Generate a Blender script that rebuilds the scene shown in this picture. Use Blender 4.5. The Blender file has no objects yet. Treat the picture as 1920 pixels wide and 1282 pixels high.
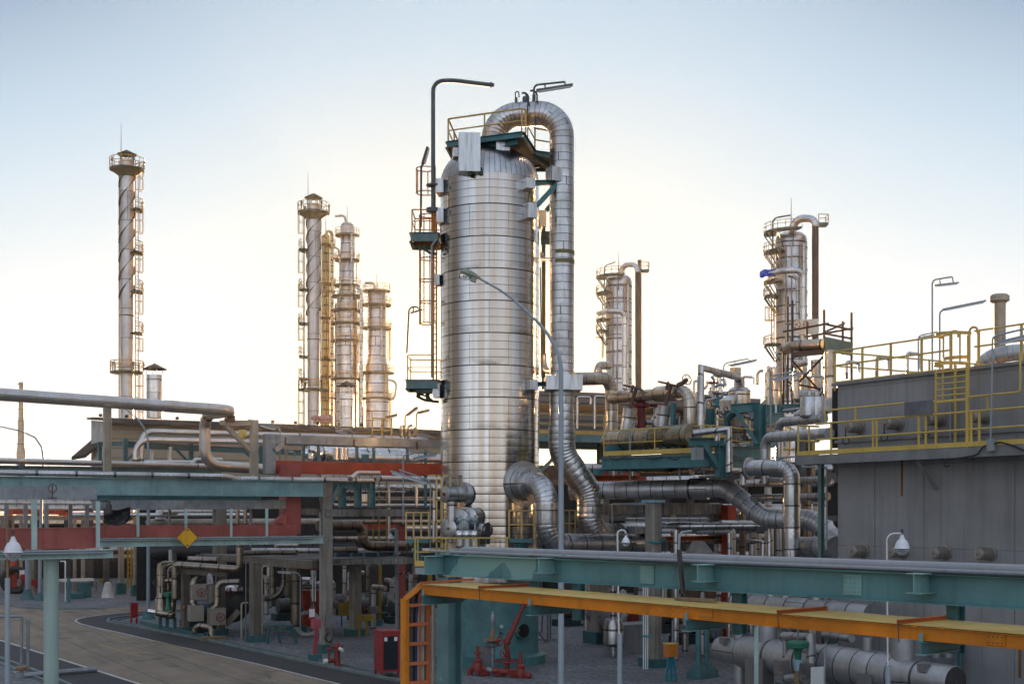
import bpy,math,random
from mathutils import Vector,Matrix
random.seed(7)
SC=bpy.context.scene
COL=SC.collection
# ---------------------------------------------------------------- survey frame
FPX,CX,HY,CAMH=2400.,960.,957.,6.8
ZS=[0.,0.,1.]
def F(x0=0,y0=0,s=1.):ZS[:]=[x0,y0,s]
def sx(x):return ZS[0]+x/ZS[2]
def sy(y):return ZS[1]+y/ZS[2]
def P(x,y,d):return Vector(((sx(x)-CX)/FPX*d,d,CAMH+(HY-sy(y))/FPX*d))
def G(x,y):
 d=CAMH*FPX/(sy(y)-HY)
 return Vector(((sx(x)-CX)/FPX*d,d,0))
def GD(x,d):return Vector(((sx(x)-CX)/FPX*d,d,0))
def M(n,d):return n/ZS[2]/FPX*d
def ZH(y,d):return CAMH+(HY-sy(y))/FPX*d
DA=Vector((-.507,.862,0));DB=Vector((.862,.507,0));UP=Vector((0,0,1))
def along(p,dr,x):
 k=(sx(x)-CX)/FPX
 return p+dr*((k*p.y-p.x)/(dr.x-k*dr.y))
def path(*els):
 pts=[]
 for e in els:
  if isinstance(e,Vector):pts.append(e.copy());continue
  if e[0]in('A','B'):
   q=along(pts[-1],DA if e[0]=='A' else DB,e[1])
   if len(e)>2:q.z=ZH(e[2],q.y)
   pts.append(q)
  elif e[0]=='V':
   q=pts[-1].copy();q.z=ZH(e[1],q.y);pts.append(q)
  elif e[0]=='Z':
   q=pts[-1].copy();q.z=e[1];pts.append(q)
  elif e[0]=='M':
   pts.append(pts[-1]+DA*e[1]+DB*e[2]+UP*e[3])
  else:pts.append(P(*e))
 return pts
 # ---------------------------------------------------------------- mesh builder
def perp(t):
 a=UP if abs(t.z)<.9 else Vector((1,0,0))
 n=t.cross(a).normalized()
 return n,t.cross(n).normalized()
class MB:
 def __init__(s):s.v=[];s.f=[];s.uv=[];s.sm=[]
 def face(s,idx,uv=None,sm=False):
  s.f.append(idx);s.uv.append(uv or[(s.v[i][0],s.v[i][2])for i in idx]);s.sm.append(sm)
 def hexa(s,c):
  b=len(s.v);s.v+=[Vector(p)for p in c]
  for q in((0,3,2,1),(4,5,6,7),(0,1,5,4),(1,2,6,5),(2,3,7,6),(3,0,4,7)):
   p=[s.v[b+i]for i in q]
   lu=(p[1]-p[0]).length;lv=(p[2]-p[1]).length
   s.face([b+i for i in q],[(0,0),(lu,0),(lu,lv),(0,lv)])
  return s
 def box(s,c,ax,ay,az,lx,ly,lz):
  """centre, three axes, full sizes"""
  c=Vector(c);x=ax*(lx/2);y=ay*(ly/2);z=az*(lz/2)
  return s.hexa([c-x-y-z,c+x-y-z,c+x+y-z,c-x+y-z,c-x-y+z,c+x-y+z,c+x+y+z,c-x+y+z])
 def bar(s,p,q,w,h,up=UP):
  """box section from p to q: w sideways, h along up"""
  p=Vector(p);q=Vector(q);t=(q-p);L=t.length
  if L<1e-6:return s
  t/=L
  sd=t.cross(up)
  if sd.length<1e-3:sd=t.cross(DB)
  sd.normalize();u=sd.cross(t).normalized()
  return s.box((p+q)/2,t,sd,u,L,w,h)
 def ibeam(s,p,q,h,w,t=.02,up=UP,web=.014):
  p=Vector(p);q=Vector(q);tt=(q-p).normalized()
  sd=tt.cross(up)
  if sd.length<1e-3:sd=tt.cross(DB)
  sd.normalize();u=sd.cross(tt).normalized()
  o=u*(h/2-t/2)
  s.bar(p+o,q+o,w,t,up);s.bar(p-o,q-o,w,t,up)
  return s.bar(p,q,web,h-2*t,up)
 def channel(s,p,q,h,w,t=.015,side=1,up=UP):
  p=Vector(p);q=Vector(q);tt=(q-p).normalized();sd=tt.cross(up).normalized()*side
  u=UP*(h/2-t/2)
  s.bar(p,q,t,h,up);s.bar(p+u+sd*(w/2+t/2),q+u+sd*(w/2+t/2),w,t,up)
  return s.bar(p-u+sd*(w/2+t/2),q-u+sd*(w/2+t/2),w,t,up)
 def sweep(s,pts,rad,n=16,vs=None,caps=True,closed=False,u0=0.):
  k=len(pts);pts=[Vector(p)for p in pts]
  if not hasattr(rad,'__len__'):rad=[rad]*k
  tg=[]
  for i in range(k):
   a=pts[i-1]if(i>0 or closed)else pts[i]
   b=pts[(i+1)%k]if(i<k-1 or closed)else pts[i]
   tg.append((b-a).normalized())
  nrm,_=perp(tg[0]);b0=len(s.v);v=0.
  vv=[]
  for i in range(k):
   if i:
    nrm=(nrm-tg[i]*nrm.dot(tg[i])).normalized()
    v+=(pts[i]-pts[i-1]).length
   vv.append(vs[i]if vs else v)
   bn=tg[i].cross(nrm)
   for j in range(n):
    a=2*math.pi*j/n
    s.v.append(pts[i]+(nrm*math.cos(a)+bn*math.sin(a))*rad[i])
  for i in range(k if closed else k-1):
   i2=(i+1)%k
   for j in range(n):
    j2=(j+1)%n
    u1,u2=u0+j/n,u0+(j+1)/n
    v2=vv[i2]if i2 else vv[-1]
    s.face([b0+i*n+j,b0+i*n+j2,b0+i2*n+j2,b0+i2*n+j],[(u1,vv[i]),(u2,vv[i]),(u2,v2),(u1,v2)],True)
  if caps and not closed:
   s.face([b0+j for j in range(n)][::-1],[(.3,.5)]*n);s.face([b0+(k-1)*n+j for j in range(n)],[(.3,.5)]*n)
  return s
 def tube(s,pts,r,n=16,bend=None,sp=.9,spe=.22,caps=True,steps=8,wob=0.):
  """pipe through corner points, every corner rounded with radius bend"""
  pts=[Vector(p)for p in pts];out=[pts[0]];v=[0.];acc=0.
  bend=r*3 if bend is None else bend
  for i in range(1,len(pts)):
   if i<len(pts)-1:
    a=(pts[i]-pts[i-1]);b=(pts[i+1]-pts[i]);la,lb=a.length,b.length
    a/=la;b/=lb;th=a.angle(b)
    if th>.03 and bend>0:
     R=bend;tl=R*math.tan(th/2);mx=.49*min(la,lb)
     if i==1:mx=min(.98*la,.49*lb)
     if i==len(pts)-2:mx=min(.98*lb,.49*la if i>1 else .98*la)
     if tl>mx:R*=mx/tl;tl=mx
     p0=pts[i]-a*tl;c=(b-a).normalized();ctr=pts[i]+c*(R/math.cos(th/2))
     acc+=(p0-out[-1]).length/sp
     out.append(p0);v.append(acc)
     ns=max(3,int(steps*th/1.57+.5));e0=p0-ctr;ax=a.cross(b).normalized()
     for q in range(1,ns+1):
      acc+=R*th/ns/spe
      out.append(ctr+Matrix.Rotation(th*q/ns,3,ax)@e0);v.append(acc)
     continue
   acc+=(pts[i]-out[-1]).length/sp
   out.append(pts[i]);v.append(acc)
  return s.sweep(out,r,n,v,caps)
 def cyl(s,p,q,r,n=20,r2=None,caps=True):
  return s.sweep([p,q],[r,r if r2 is None else r2],n,None,caps)
 def lathe(s,o,prof,n=24,ax=UP,vs=None,caps=True):
  """profile of (radius, height) along ax from o"""
  o=Vector(o);ax=ax.normalized()
  nrm,bn=perp(ax);b0=len(s.v);k=len(prof);v=0;vv=[0]
  for i in range(1,k):
   v+=math.hypot(prof[i][0]-prof[i-1][0],prof[i][1]-prof[i-1][1]);vv.append(v)
  if vs:vv=vs
  for r,h in prof:
   for j in range(n):
    a=2*math.pi*j/n
    s.v.append(o+ax*h+(nrm*math.cos(a)+bn*math.sin(a))*max(r,1e-4))
  for i in range(k-1):
   for j in range(n):
    j2=(j+1)%n
    s.face([b0+i*n+j,b0+i*n+j2,b0+(i+1)*n+j2,b0+(i+1)*n+j],[(j/n,vv[i]),((j+1)/n,vv[i]),((j+1)/n,vv[i+1]),(j/n,vv[i+1])],True)
  if caps:
   if prof[0][0]>.002:s.face([b0+j for j in range(n)][::-1],[(.3,.5)]*n)
   if prof[-1][0]>.002:s.face([b0+(k-1)*n+j for j in range(n)],[(.3,.5)]*n)
  return s
 def prism(s,pts,ext):
  """flat outline pushed along ext"""
  n=len(pts);b=len(s.v);ext=Vector(ext);s.v+=[Vector(p)for p in pts]+[Vector(p)+ext for p in pts]
  s.face(list(range(n))[::-1]);s.face([b2 for b2 in range(b+n,b+2*n)])if False else None
  s.f[-1]=[b+i for i in range(n)][::-1];s.uv[-1]=[(s.v[i][0],s.v[i][1])for i in s.f[-1]]
  s.face([b+n+i for i in range(n)],[(s.v[b+n+i][0],s.v[b+n+i][1])for i in range(n)])
  for i in range(n):
   j=(i+1)%n
   s.face([b+i,b+j,b+n+j,b+n+i])
  return s
 def poly(s,pts):
  b=len(s.v);s.v+=[Vector(p)for p in pts]
  s.face(list(range(b,b+len(pts))),[(p[0],p[1])for p in pts]);return s
 def sphere(s,c,r,n=14,sc=(1,1,1)):
  c=Vector(c);k=max(5,n//2);b0=len(s.v)
  for i in range(k+1):
   t=math.pi*i/k
   for j in range(n):
    a=2*math.pi*j/n;q=max(math.sin(t),.002)
    s.v.append(c+Vector((q*math.cos(a)*r*sc[0],q*math.sin(a)*r*sc[1],-math.cos(t)*r*sc[2])))
  for i in range(k):
   for j in range(n):
    j2=(j+1)%n
    s.face([b0+i*n+j,b0+i*n+j2,b0+(i+1)*n+j2,b0+(i+1)*n+j],None,True)
  return s
 def torus(s,c,R,r,ax=UP,n=20,m=6,a0=0.,a1=2*math.pi):
  u,w=perp(ax.normalized());full=abs(a1-a0)>6.28
  k=n if full else n+1
  return s.sweep([Vector(c)+(u*math.cos(a0+(a1-a0)*i/n)+w*math.sin(a0+(a1-a0)*i/n))*R for i in range(k)],r,m,None,not full,full)
 def build(s,name,mat,parent=None,label=None,loc=None,sharp=38):
  m=bpy.data.meshes.new(name)
  if loc is None:
   if parent is not None:loc=world_loc(parent)
   else:
    z=min(p.z for p in s.v);lo=[p for p in s.v if p.z<z+.05]
    loc=sum(lo,Vector())/len(lo)
  m.from_pydata([p-loc for p in s.v],[],s.f)
  uvl=m.uv_layers.new(name='UVMap')
  flat=[c for f in s.uv for q in f for c in q]
  uvl.data.foreach_set('uv',flat)
  m.polygons.foreach_set('use_smooth',s.sm)
  m.materials.append(MAT[mat]if isinstance(mat,str)else mat)
  m.update()
  m.set_sharp_from_angle(angle=math.radians(sharp))
  o=bpy.data.objects.new(name,m);COL.objects.link(o)
  if parent is not None:o.parent=parent
  else:o.location=loc
  if label:o['label']=label
  return o
def world_loc(o):
 v=Vector(o.location)
 while o.parent is not None:o=o.parent;v+=Vector(o.location)
 return v
LABELS={}
def tag(o,label,cat,group=None):
 o['label']=label;o['category']=cat
 if group:o['group']=group
 LABELS.setdefault(label,[]).append(o.name)
 return o
def thing(name,label,cat,loc,group=None):
 o=bpy.data.objects.new(name,None);COL.objects.link(o);o.location=Vector(loc);o.empty_display_size=.3
 return tag(o,label,cat,group)
def solo(mb,name,mat,label,cat,group=None):
 return tag(mb.build(name,mat),label,cat,group)
def struct(mb,name,mat):
 o=mb.build(name,mat,loc=Vector((0,0,0)));o['kind']='structure';return o
def copy_thing(o,loc,label,group=None,rz=None):
 def cp(a,par):
  c=a.copy();COL.objects.link(c);c.parent=par
  for ch in[x for x in COL.objects if x.parent==a]:cp(ch,c)
  return c
 c=cp(o,None);c.location=Vector(loc)
 if rz is not None:c.rotation_euler=(0,0,rz)
 return tag(c,label,c['category'],group or c.get('group'))
 # ---------------------------------------------------------------- materials
MAT={}
class NT:
 def __init__(s,name):
  s.m=bpy.data.materials.new(name);s.m.use_nodes=True;s.t=s.m.node_tree;s.b=s.t.nodes['Principled BSDF']
  MAT[name]=s.m
 def n(s,typ,**kw):
  x=s.t.nodes.new(typ)
  for k,v in kw.items():
   if k.startswith('_'):setattr(x,k[1:],v)
  return x
 def put(s,sock,val):
  if isinstance(val,bpy.types.NodeSocket):s.t.links.new(val,sock)
  else:sock.default_value=val
 def math(s,op,a,b=None,c=None,clamp=False):
  x=s.n('ShaderNodeMath',_operation=op,_use_clamp=clamp);s.put(x.inputs[0],a)
  if b is not None:s.put(x.inputs[1],b)
  if c is not None:s.put(x.inputs[2],c)
  return x.outputs[0]
 def coord(s,which='Object'):return s.n('ShaderNodeTexCoord').outputs[which]
 def mapv(s,vec,scale):
  x=s.n('ShaderNodeMapping');s.put(x.inputs['Vector'],vec);x.inputs['Scale'].default_value=scale;return x.outputs[0]
 def noise(s,vec,scale=5,detail=4,rough=.55):
  x=s.n('ShaderNodeTexNoise');s.put(x.inputs['Vector'],vec);x.inputs['Scale'].default_value=scale
  x.inputs['Detail'].default_value=detail;x.inputs['Roughness'].default_value=rough;return x.outputs[0]
 def voro(s,vec,scale=5,out='Color'):
  x=s.n('ShaderNodeTexVoronoi');s.put(x.inputs['Vector'],vec);x.inputs['Scale'].default_value=scale;return x.outputs[out]
 def ramp(s,fac,stops):
  x=s.n('ShaderNodeValToRGB');s.put(x.inputs[0],fac);e=x.color_ramp.elements
  while len(e)<len(stops):e.new(.5)
  for q,(p,c)in zip(e,stops):q.position=p;q.color=(c if hasattr(c,'__len__')else(c,c,c))+((1,)if not hasattr(c,'__len__')or len(c)==3 else())if hasattr(c,'__len__')else(c,c,c,1)
  return x.outputs[0]
 def mix(s,fac,a,b,mode='MIX'):
  x=s.n('ShaderNodeMix',_data_type='RGBA',_blend_type=mode);s.put(x.inputs[0],fac)
  for k,val in((6,a),(7,b)):
   if isinstance(val,bpy.types.NodeSocket):s.t.links.new(val,x.inputs[k])
   else:x.inputs[k].default_value=tuple(val)+(1,)
  return x.outputs[2]
 def bump(s,h,strength=.3,dist=.02,nrm=None):
  x=s.n('ShaderNodeBump');s.put(x.inputs['Height'],h);x.inputs['Strength'].default_value=strength;x.inputs['Distance'].default_value=dist
  if nrm is not None:s.put(x.inputs['Normal'],nrm)
  return x.outputs[0]
 def out(s,col=None,rough=None,metal=None,nrm=None):
  if col is not None:s.put(s.b.inputs['Base Color'],tuple(col)+(1,)if isinstance(col,(tuple,list))else col)
  if rough is not None:s.put(s.b.inputs['Roughness'],rough)
  if metal is not None:s.put(s.b.inputs['Metallic'],metal)
  if nrm is not None:s.put(s.b.inputs['Normal'],nrm)
  return s.m
def sc3(c,k):return tuple(min(1,x*k)for x in c)
def rgb(r,g,b):
 """8-bit display colour to linear"""
 f=lambda c:(c/12.92 if c<=.04045 else((c+.055)/1.055)**2.4)
 return(f(r/255),f(g/255),f(b/255))
def paint(name,c,rough=.45,rust=.35,chips=None,var=.25,sc=1.0,chipx=None):
 t=NT(name);o=t.coord();n1=t.noise(o,1.3*sc,5);n2=t.noise(o,7*sc,6,.65)
 st=t.noise(t.mapv(o,(5,5,.35)),1.6*sc,5,.6)
 col=t.mix(t.ramp(n1,[(.35,0.),(.7,1.)]),sc3(c,1-var),sc3(c,1+var*.6))
 col=t.mix(t.math('MULTIPLY',t.ramp(st,[(.52,0.),(.75,1.)]),.45),col,sc3(c,.45))
 if chips:
  k=t.ramp(t.noise(o,1.1*sc,3,.5),[(.52,0.),(.53,1.)])if chipx else t.ramp(t.noise(o,.9*sc,3,.5),[(.60,0.),(.612,1.)])
  if chipx:
   q=t.n('ShaderNodeSeparateXYZ');t.put(q.inputs[0],o);k=t.math('MULTIPLY',k,t.math('LESS_THAN',q.outputs[0],chipx))
  col=t.mix(k,col,chips)
 if rust:col=t.mix(t.math('MULTIPLY',t.ramp(n2,[(.64,0.),(.72,1.)]),rust),col,(.11,.045,.02))
 return t.out(col,t.ramp(n2,[(.3,rough-.08),(.8,rough+.2)]),0.,t.bump(n2,.12,.01))
def cladding(name,c,rough=.3,metal=1.,seam=.07,dirt=.35,dc=(.10,.075,.05),streak=1.,pill=.5,ucount=1.):
 """sheet metal jacket: bands along UV y, one lap seam per band"""
 t=NT(name);uv=t.coord('UV');o=t.coord()
 sp=t.n('ShaderNodeSeparateXYZ');t.put(sp.inputs[0],uv);u,v=sp.outputs[0],sp.outputs[1]
 fv=t.math('FRACT',v)
 ring=t.math('LESS_THAN',fv,seam)
 lap=t.math('LESS_THAN',t.math('FRACT',t.math('ADD',t.math('MULTIPLY',u,ucount),t.math('MULTIPLY',t.math('FLOOR',v),.37))),.012)
 line=t.math('MAXIMUM',ring,lap)
 wn=t.n('ShaderNodeTexWhiteNoise',_noise_dimensions='1D');t.put(wn.inputs['W'],t.math('FLOOR',v))
 n1=t.noise(o,1.1,5);st=t.noise(t.mapv(o,(6,6,.5)),1.3,5,.6);n3=t.noise(o,9,5,.6)
 col=t.mix(wn.outputs['Value'],sc3(c,.86),sc3(c,1.08))
 col=t.mix(t.math('MULTIPLY',t.ramp(n1,[(.42,0.),(.72,1.)]),dirt),col,dc)
 col=t.mix(t.math('MULTIPLY',t.ramp(st,[(.5,0.),(.72,1.)]),dirt*.9),col,dc)
 col=t.mix(t.math('MULTIPLY',line,.8),col,(.03,.027,.024))
 h=t.math('ADD',t.math('MULTIPLY',t.math('SINE',t.math('MULTIPLY',fv,3.14159)),pill),t.math('MULTIPLY',t.noise(t.mapv(o,(4,4,2.)),1.2,2),.9*streak))
 h=t.math('SUBTRACT',h,t.math('MULTIPLY',line,.5))
 ro=t.ramp(t.math('ADD',t.math('MULTIPLY',n1,.5),t.math('MULTIPLY',n3,.5)),[(.3,max(.05,rough-.1)),(.75,rough+.2)])
 return t.out(col,ro,metal,t.bump(h,.5,.03))
def make_mats():
 AL=(.57,.57,.572)
 cladding('aluminium_cladding',AL,.3)
 cladding('aluminium_bright',(.74,.74,.74),.24,dirt=.2)
 cladding('aluminium_dull',(.52,.515,.51),.36,dirt=.4)
 cladding('aluminium_warm',(.62,.56,.48),.34,dirt=.45,dc=(.16,.10,.05))
 cladding('aluminium_grey',(.55,.55,.555),.42,.75,dirt=.35,dc=(.10,.09,.08))
 cladding('far_cladding',(.64,.65,.655),.32,seam=.10,dirt=.45,dc=(.2,.12,.06))
 cladding('scaffold_cladding',(.60,.48,.24),.45,seam=.2,dirt=.5,dc=(.25,.16,.05))
 t=NT('vessel_cladding');uv=t.coord('UV');o=t.coord()
 sp=t.n('ShaderNodeSeparateXYZ');t.put(sp.inputs[0],uv);u,v=sp.outputs[0],sp.outputs[1]
 co=t.math('FLOOR',t.math('MULTIPLY',v,.25));fv=t.math('FRACT',v);fc=t.math('FRACT',t.math('MULTIPLY',v,.25))
 uu=t.math('ADD',t.math('MULTIPLY',u,8),t.math('MULTIPLY',t.math('MODULO',co,2),.5));fu=t.math('FRACT',uu)
 wob=t.math('MULTIPLY',t.math('SUBTRACT',t.noise(t.mapv(uv,(40,3,1)),1,3),.5),.05)
 thin=t.math('LESS_THAN',t.math('ADD',fv,wob),.075);thick=t.math('LESS_THAN',t.math('ADD',fc,t.math('MULTIPLY',wob,.5)),.036)
 vert=t.math('LESS_THAN',fu,.009);faint=t.math('MULTIPLY',t.math('LESS_THAN',t.math('ABSOLUTE',t.math('SUBTRACT',fu,.23)),.003),.3)
 line=t.math('MAXIMUM',t.math('MAXIMUM',t.math('MULTIPLY',thin,.75),thick),t.math('MAXIMUM',vert,faint))
 wn=t.n('ShaderNodeTexWhiteNoise',_noise_dimensions='2D');cv=t.n('ShaderNodeCombineXYZ')
 t.put(cv.inputs[0],t.math('FLOOR',uu));t.put(cv.inputs[1],co);t.put(wn.inputs['Vector'],cv.outputs[0])
 su=t.noise(t.mapv(uv,(30,.010,1)),1,2,.5);su2=t.noise(t.mapv(uv,(64,.02,1)),1,1,.5);su3=t.noise(t.mapv(uv,(13,.006,1)),1,1,.4);n1=t.noise(o,.55,5);n3=t.noise(o,6,5,.6)
 run=t.noise(t.mapv(o,(7,7,.22)),1.1,5,.62)
 col=t.mix(wn.outputs['Value'],(.59,.59,.585),(.69,.695,.70))
 warm=t.math('MULTIPLY',t.ramp(su,[(.46,0.),(.62,1.)]),.65)  # warm reflection streaks put into the cladding colour
 col=t.mix(warm,col,(.45,.345,.25))
 col=t.mix(t.math('MULTIPLY',t.ramp(su2,[(.55,0.),(.7,1.)]),.35),col,(.50,.42,.34))
 soot=t.math('MULTIPLY',t.math('MULTIPLY',t.ramp(fc,[(.0,1.),(.35,0.)]),t.ramp(t.noise(t.mapv(uv,(9,.45,1)),1,4),[(.5,0.),(.68,1.)])),.8)
 col=t.mix(soot,col,(.10,.085,.07))
 col=t.mix(t.math('MULTIPLY',t.ramp(run,[(.55,0.),(.75,1.)]),.35),col,(.2,.15,.10))
 col=t.mix(t.math('MULTIPLY',line,.9),col,(.028,.024,.02))
 h=t.math('ADD',t.math('MULTIPLY',t.math('SINE',t.math('MULTIPLY',fv,3.14159)),.12),t.math('MULTIPLY',su3,3.5))
 h=t.math('ADD',h,t.math('MULTIPLY',wn.outputs['Value'],.1))
 h=t.math('SUBTRACT',h,t.math('MULTIPLY',line,.5))
 t.out(col,t.ramp(n3,[(.3,.13),(.8,.24)]),1.,t.bump(h,.45,.03))
 t=NT('dome_cladding');uv=t.coord('UV');o=t.coord();sp=t.n('ShaderNodeSeparateXYZ');t.put(sp.inputs[0],uv)
 line=t.math('LESS_THAN',t.math('FRACT',t.math('MULTIPLY',sp.outputs[0],56)),.09);n1=t.noise(o,1.5,5)
 col=t.mix(t.ramp(n1,[(.4,0.),(.7,1.)]),(.55,.55,.56),(.36,.34,.32));col=t.mix(t.math('MULTIPLY',line,.85),col,(.03,.03,.03))
 t.out(col,.33,1.,t.bump(t.math('SUBTRACT',t.math('MULTIPLY',n1,.6),line),.4,.02))
 t=NT('sheet_box');o=t.coord();n1=t.noise(o,1.2,5);n2=t.noise(t.mapv(o,(5,5,.5)),1.5,5)
 t.out(t.mix(t.ramp(n2,[(.45,0.),(.75,1.)]),(.62,.63,.64),(.36,.34,.31)),t.ramp(n1,[(.3,.34),(.7,.5)]),1.,t.bump(n1,.25,.02))
 t=NT('galvanised');o=t.coord();vo=t.voro(o,22);n1=t.noise(o,1.4,6,.65);st=t.noise(t.mapv(o,(4,4,.5)),1.5,5)
 col=t.mix(.22,t.mix(t.ramp(n1,[(.35,0.),(.65,1.)]),(.20,.225,.24),(.36,.39,.405)),vo,'MULTIPLY')
 col=t.mix(t.math('MULTIPLY',t.ramp(st,[(.55,0.),(.75,1.)]),.5),col,(.12,.10,.08))
 t.out(col,t.ramp(n1,[(.3,.38),(.8,.62)]),.35,t.bump(n1,.15,.01))
 paint('teal_paint',(.105,.25,.268),.42,.35,chips=(.22,.40,.37),chipx=1.25)
 paint('teal_plain',(.072,.20,.212),.45,.3)
 paint('pale_green_paint',(.42,.57,.53),.45,.4)
 paint('grey_green_steel',(.14,.22,.21),.48,.35)
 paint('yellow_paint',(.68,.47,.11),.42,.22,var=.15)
 paint('yellow_weathered',(.60,.37,.10),.5,.45)
 paint('cream_rail',(.62,.43,.15),.5,.3)
 paint('orange_paint',(.74,.25,.014),.26,.35)
 paint('tray_cover',(.62,.42,.115),.55,.12,var=.2)
 paint('red_paint',(.30,.018,.022),.4,.15,var=.15)
 paint('red_iron',(.24,.035,.028),.5,.4)
 paint('red_box',(.45,.065,.030),.5,.2)
 paint('red_box_dull',(.36,.085,.068),.55,.3)
 paint('rust_steel',(.13,.075,.05),.65,.5)
 paint('brown_pipe',(.16,.095,.06),.55,.3)
 paint('dark_steel',(.07,.068,.065),.5,.4)
 paint('mid_steel',(.20,.20,.20),.45,.4)
 paint('lamp_grey',(.30,.335,.35),.45,.2,var=.12)
 paint('pole_blue_grey',(.25,.30,.34),.42,.12,var=.1)
 paint('lamp_dark',(.11,.125,.13),.45,.3)
 paint('white_paint',(.72,.73,.72),.4,.2,var=.1)
 paint('cream_steel',(.43,.37,.28),.5,.3)
 paint('blue_paint',(.03,.10,.32),.5,.1)
 paint('tarp_blue',(.012,.05,.42),.6,0)
 paint('hose_black',(.018,.018,.02),.5,0)
 paint('hose_white',(.52,.52,.47),.55,.1)
 paint('hose_brown',(.18,.12,.08),.55,.1)
 paint('cable_blue',(.02,.07,.22),.5,0)
 paint('sheet_plastic',(.58,.57,.55),.5,0)
 paint('sign_yellow',(.78,.40,.006),.4,0,var=.05)
 paint('sign_black',(.02,.02,.02),.4,0)
 paint('enamel_white',(.80,.82,.84),.25,.05,var=.06)
 paint('orange_plastic',(.60,.19,.035),.4,.05,var=.08)
 paint('rust_pipe',(.30,.17,.09),.6,.4)
 paint('kerb_paint',(.16,.21,.20),.65,.1)
 paint('teal_base',(.045,.135,.14),.55,.1)
 paint('wood',(.23,.17,.10),.7,.1)
 def conc(name,a,b,stain=.5,k=1.):
  t=NT(name);o=t.coord();n1=t.noise(o,.9*k,6,.65);n2=t.noise(o,14,5,.7);st=t.noise(t.mapv(o,(4,4,.3)),1.3,6,.65)
  col=t.mix(t.ramp(n1,[(.35,0.),(.68,1.)]),a,b)
  col=t.mix(t.math('MULTIPLY',t.ramp(st,[(.48,0.),(.7,1.)]),stain),col,(.045,.042,.036))
  col=t.mix(t.math('MULTIPLY',t.ramp(n2,[(.5,0.),(.8,1.)]),.25),col,sc3(a,.5))
  return t.out(col,.85,0.,t.bump(n2,.35,.02))
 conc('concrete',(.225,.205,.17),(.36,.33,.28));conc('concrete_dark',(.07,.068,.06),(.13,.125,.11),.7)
 t=NT('tank_plate');o=t.coord();n1=t.noise(o,.5,6,.6);st=t.noise(t.mapv(o,(3.5,3.5,.16)),1.2,6,.66);sc=t.noise(t.mapv(o,(9,9,1.3)),1.4,4,.7)
 col=t.mix(t.ramp(n1,[(.35,0.),(.65,1.)]),(.25,.25,.25),(.335,.333,.33))
 col=t.mix(t.math('MULTIPLY',t.ramp(st,[(.5,0.),(.75,1.)]),.6),col,(.155,.153,.15))
 col=t.mix(t.math('MULTIPLY',t.ramp(sc,[(.60,0.),(.72,1.)]),.38),col,(.36,.37,.38))
 rr=t.noise(t.mapv(o,(2.2,2.2,.09)),1.5,4,.6);col=t.mix(t.math('MULTIPLY',t.ramp(rr,[(.6,0.),(.7,1.)]),.35),col,(.13,.085,.05))
 ss=t.n('ShaderNodeSeparateXYZ');t.put(ss.inputs[0],o);hl=t.math('LESS_THAN',t.math('FRACT',t.math('MULTIPLY',ss.outputs[2],.36)),.008);col=t.mix(t.math('MULTIPLY',hl,.5),col,(.06,.06,.06))
 t.out(col,t.ramp(n1,[(.3,.4),(.7,.58)]),0.,t.bump(t.math('ADD',n1,t.math('MULTIPLY',st,.4)),.3,.05))
 t=NT('gravel');o=t.coord();vo=t.voro(o,9);vd=t.voro(o,9,'Distance');n1=t.noise(o,.22,6,.6);n2=t.noise(o,30,3)
 sp=t.n('ShaderNodeSeparateColor');t.put(sp.inputs[0],vo)
 col=t.mix(sp.outputs[0],(.095,.10,.105),(.28,.288,.30));col=t.mix(t.ramp(n1,[(.4,0.),(.7,.6)]),col,(.07,.07,.07));col=t.mix(t.ramp(n2,[(.5,0.),(.8,.5)]),col,(.04,.04,.042))
 t.out(col,.9,0.,t.bump(vd,.8,.06))
 t=NT('road_concrete');o=t.coord();sp=t.n('ShaderNodeMapping');t.put(sp.inputs[0],o);sp.inputs['Rotation'].default_value=(0,0,math.radians(59.5))
 br=t.n('ShaderNodeTexBrick');t.put(br.inputs['Vector'],sp.outputs[0]);br.inputs['Scale'].default_value=.09;br.inputs['Mortar Size'].default_value=.0022;br.offset=0
 br.inputs['Color1'].default_value=(.29,.222,.155,1);br.inputs['Color2'].default_value=(.255,.197,.142,1);br.inputs['Mortar'].default_value=(.06,.055,.05,1)
 n1=t.noise(t.mapv(o,(1,.4,1)),.5,6,.65);n2=t.noise(o,12,5,.7)
 tr=t.noise(t.mapv(sp.outputs[0],(.12,1.6,1)),1,4)
 col=t.mix(t.ramp(n1,[(.38,.0),(.75,.6)]),br.outputs[0],(.085,.068,.05));col=t.mix(t.ramp(tr,[(.5,0.),(.75,.55)]),col,(.07,.06,.052));col=t.mix(t.ramp(n2,[(.55,0.),(.85,.35)]),col,(.075,.06,.05))
 vc=t.n('ShaderNodeTexVoronoi',_feature='DISTANCE_TO_EDGE');wv=t.n('ShaderNodeVectorMath',_operation='ADD');t.put(wv.inputs[0],o);nz=t.n('ShaderNodeTexNoise');t.put(nz.inputs['Vector'],o);nz.inputs['Scale'].default_value=.8;t.put(wv.inputs[1],nz.outputs[1]);t.put(vc.inputs['Vector'],wv.outputs[0]);vc.inputs['Scale'].default_value=.16
 col=t.mix(t.math('MULTIPLY',t.math('LESS_THAN',vc.outputs['Distance'],.004),.5),col,(.03,.027,.024))
 oil=t.noise(o,.45,3,.5);col=t.mix(t.ramp(oil,[(.62,0.),(.72,.6)]),col,(.035,.032,.03))
 t.out(col,.8,0.,t.bump(n2,.2,.01))
 t=NT('asphalt');o=t.coord();n1=t.noise(o,.6,6,.6);n2=t.noise(o,40,4)
 col=t.mix(n1,(.022,.021,.024),(.042,.040,.043));col=t.mix(t.ramp(n2,[(.6,0.),(.8,.5)]),col,(.12,.115,.11))
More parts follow.
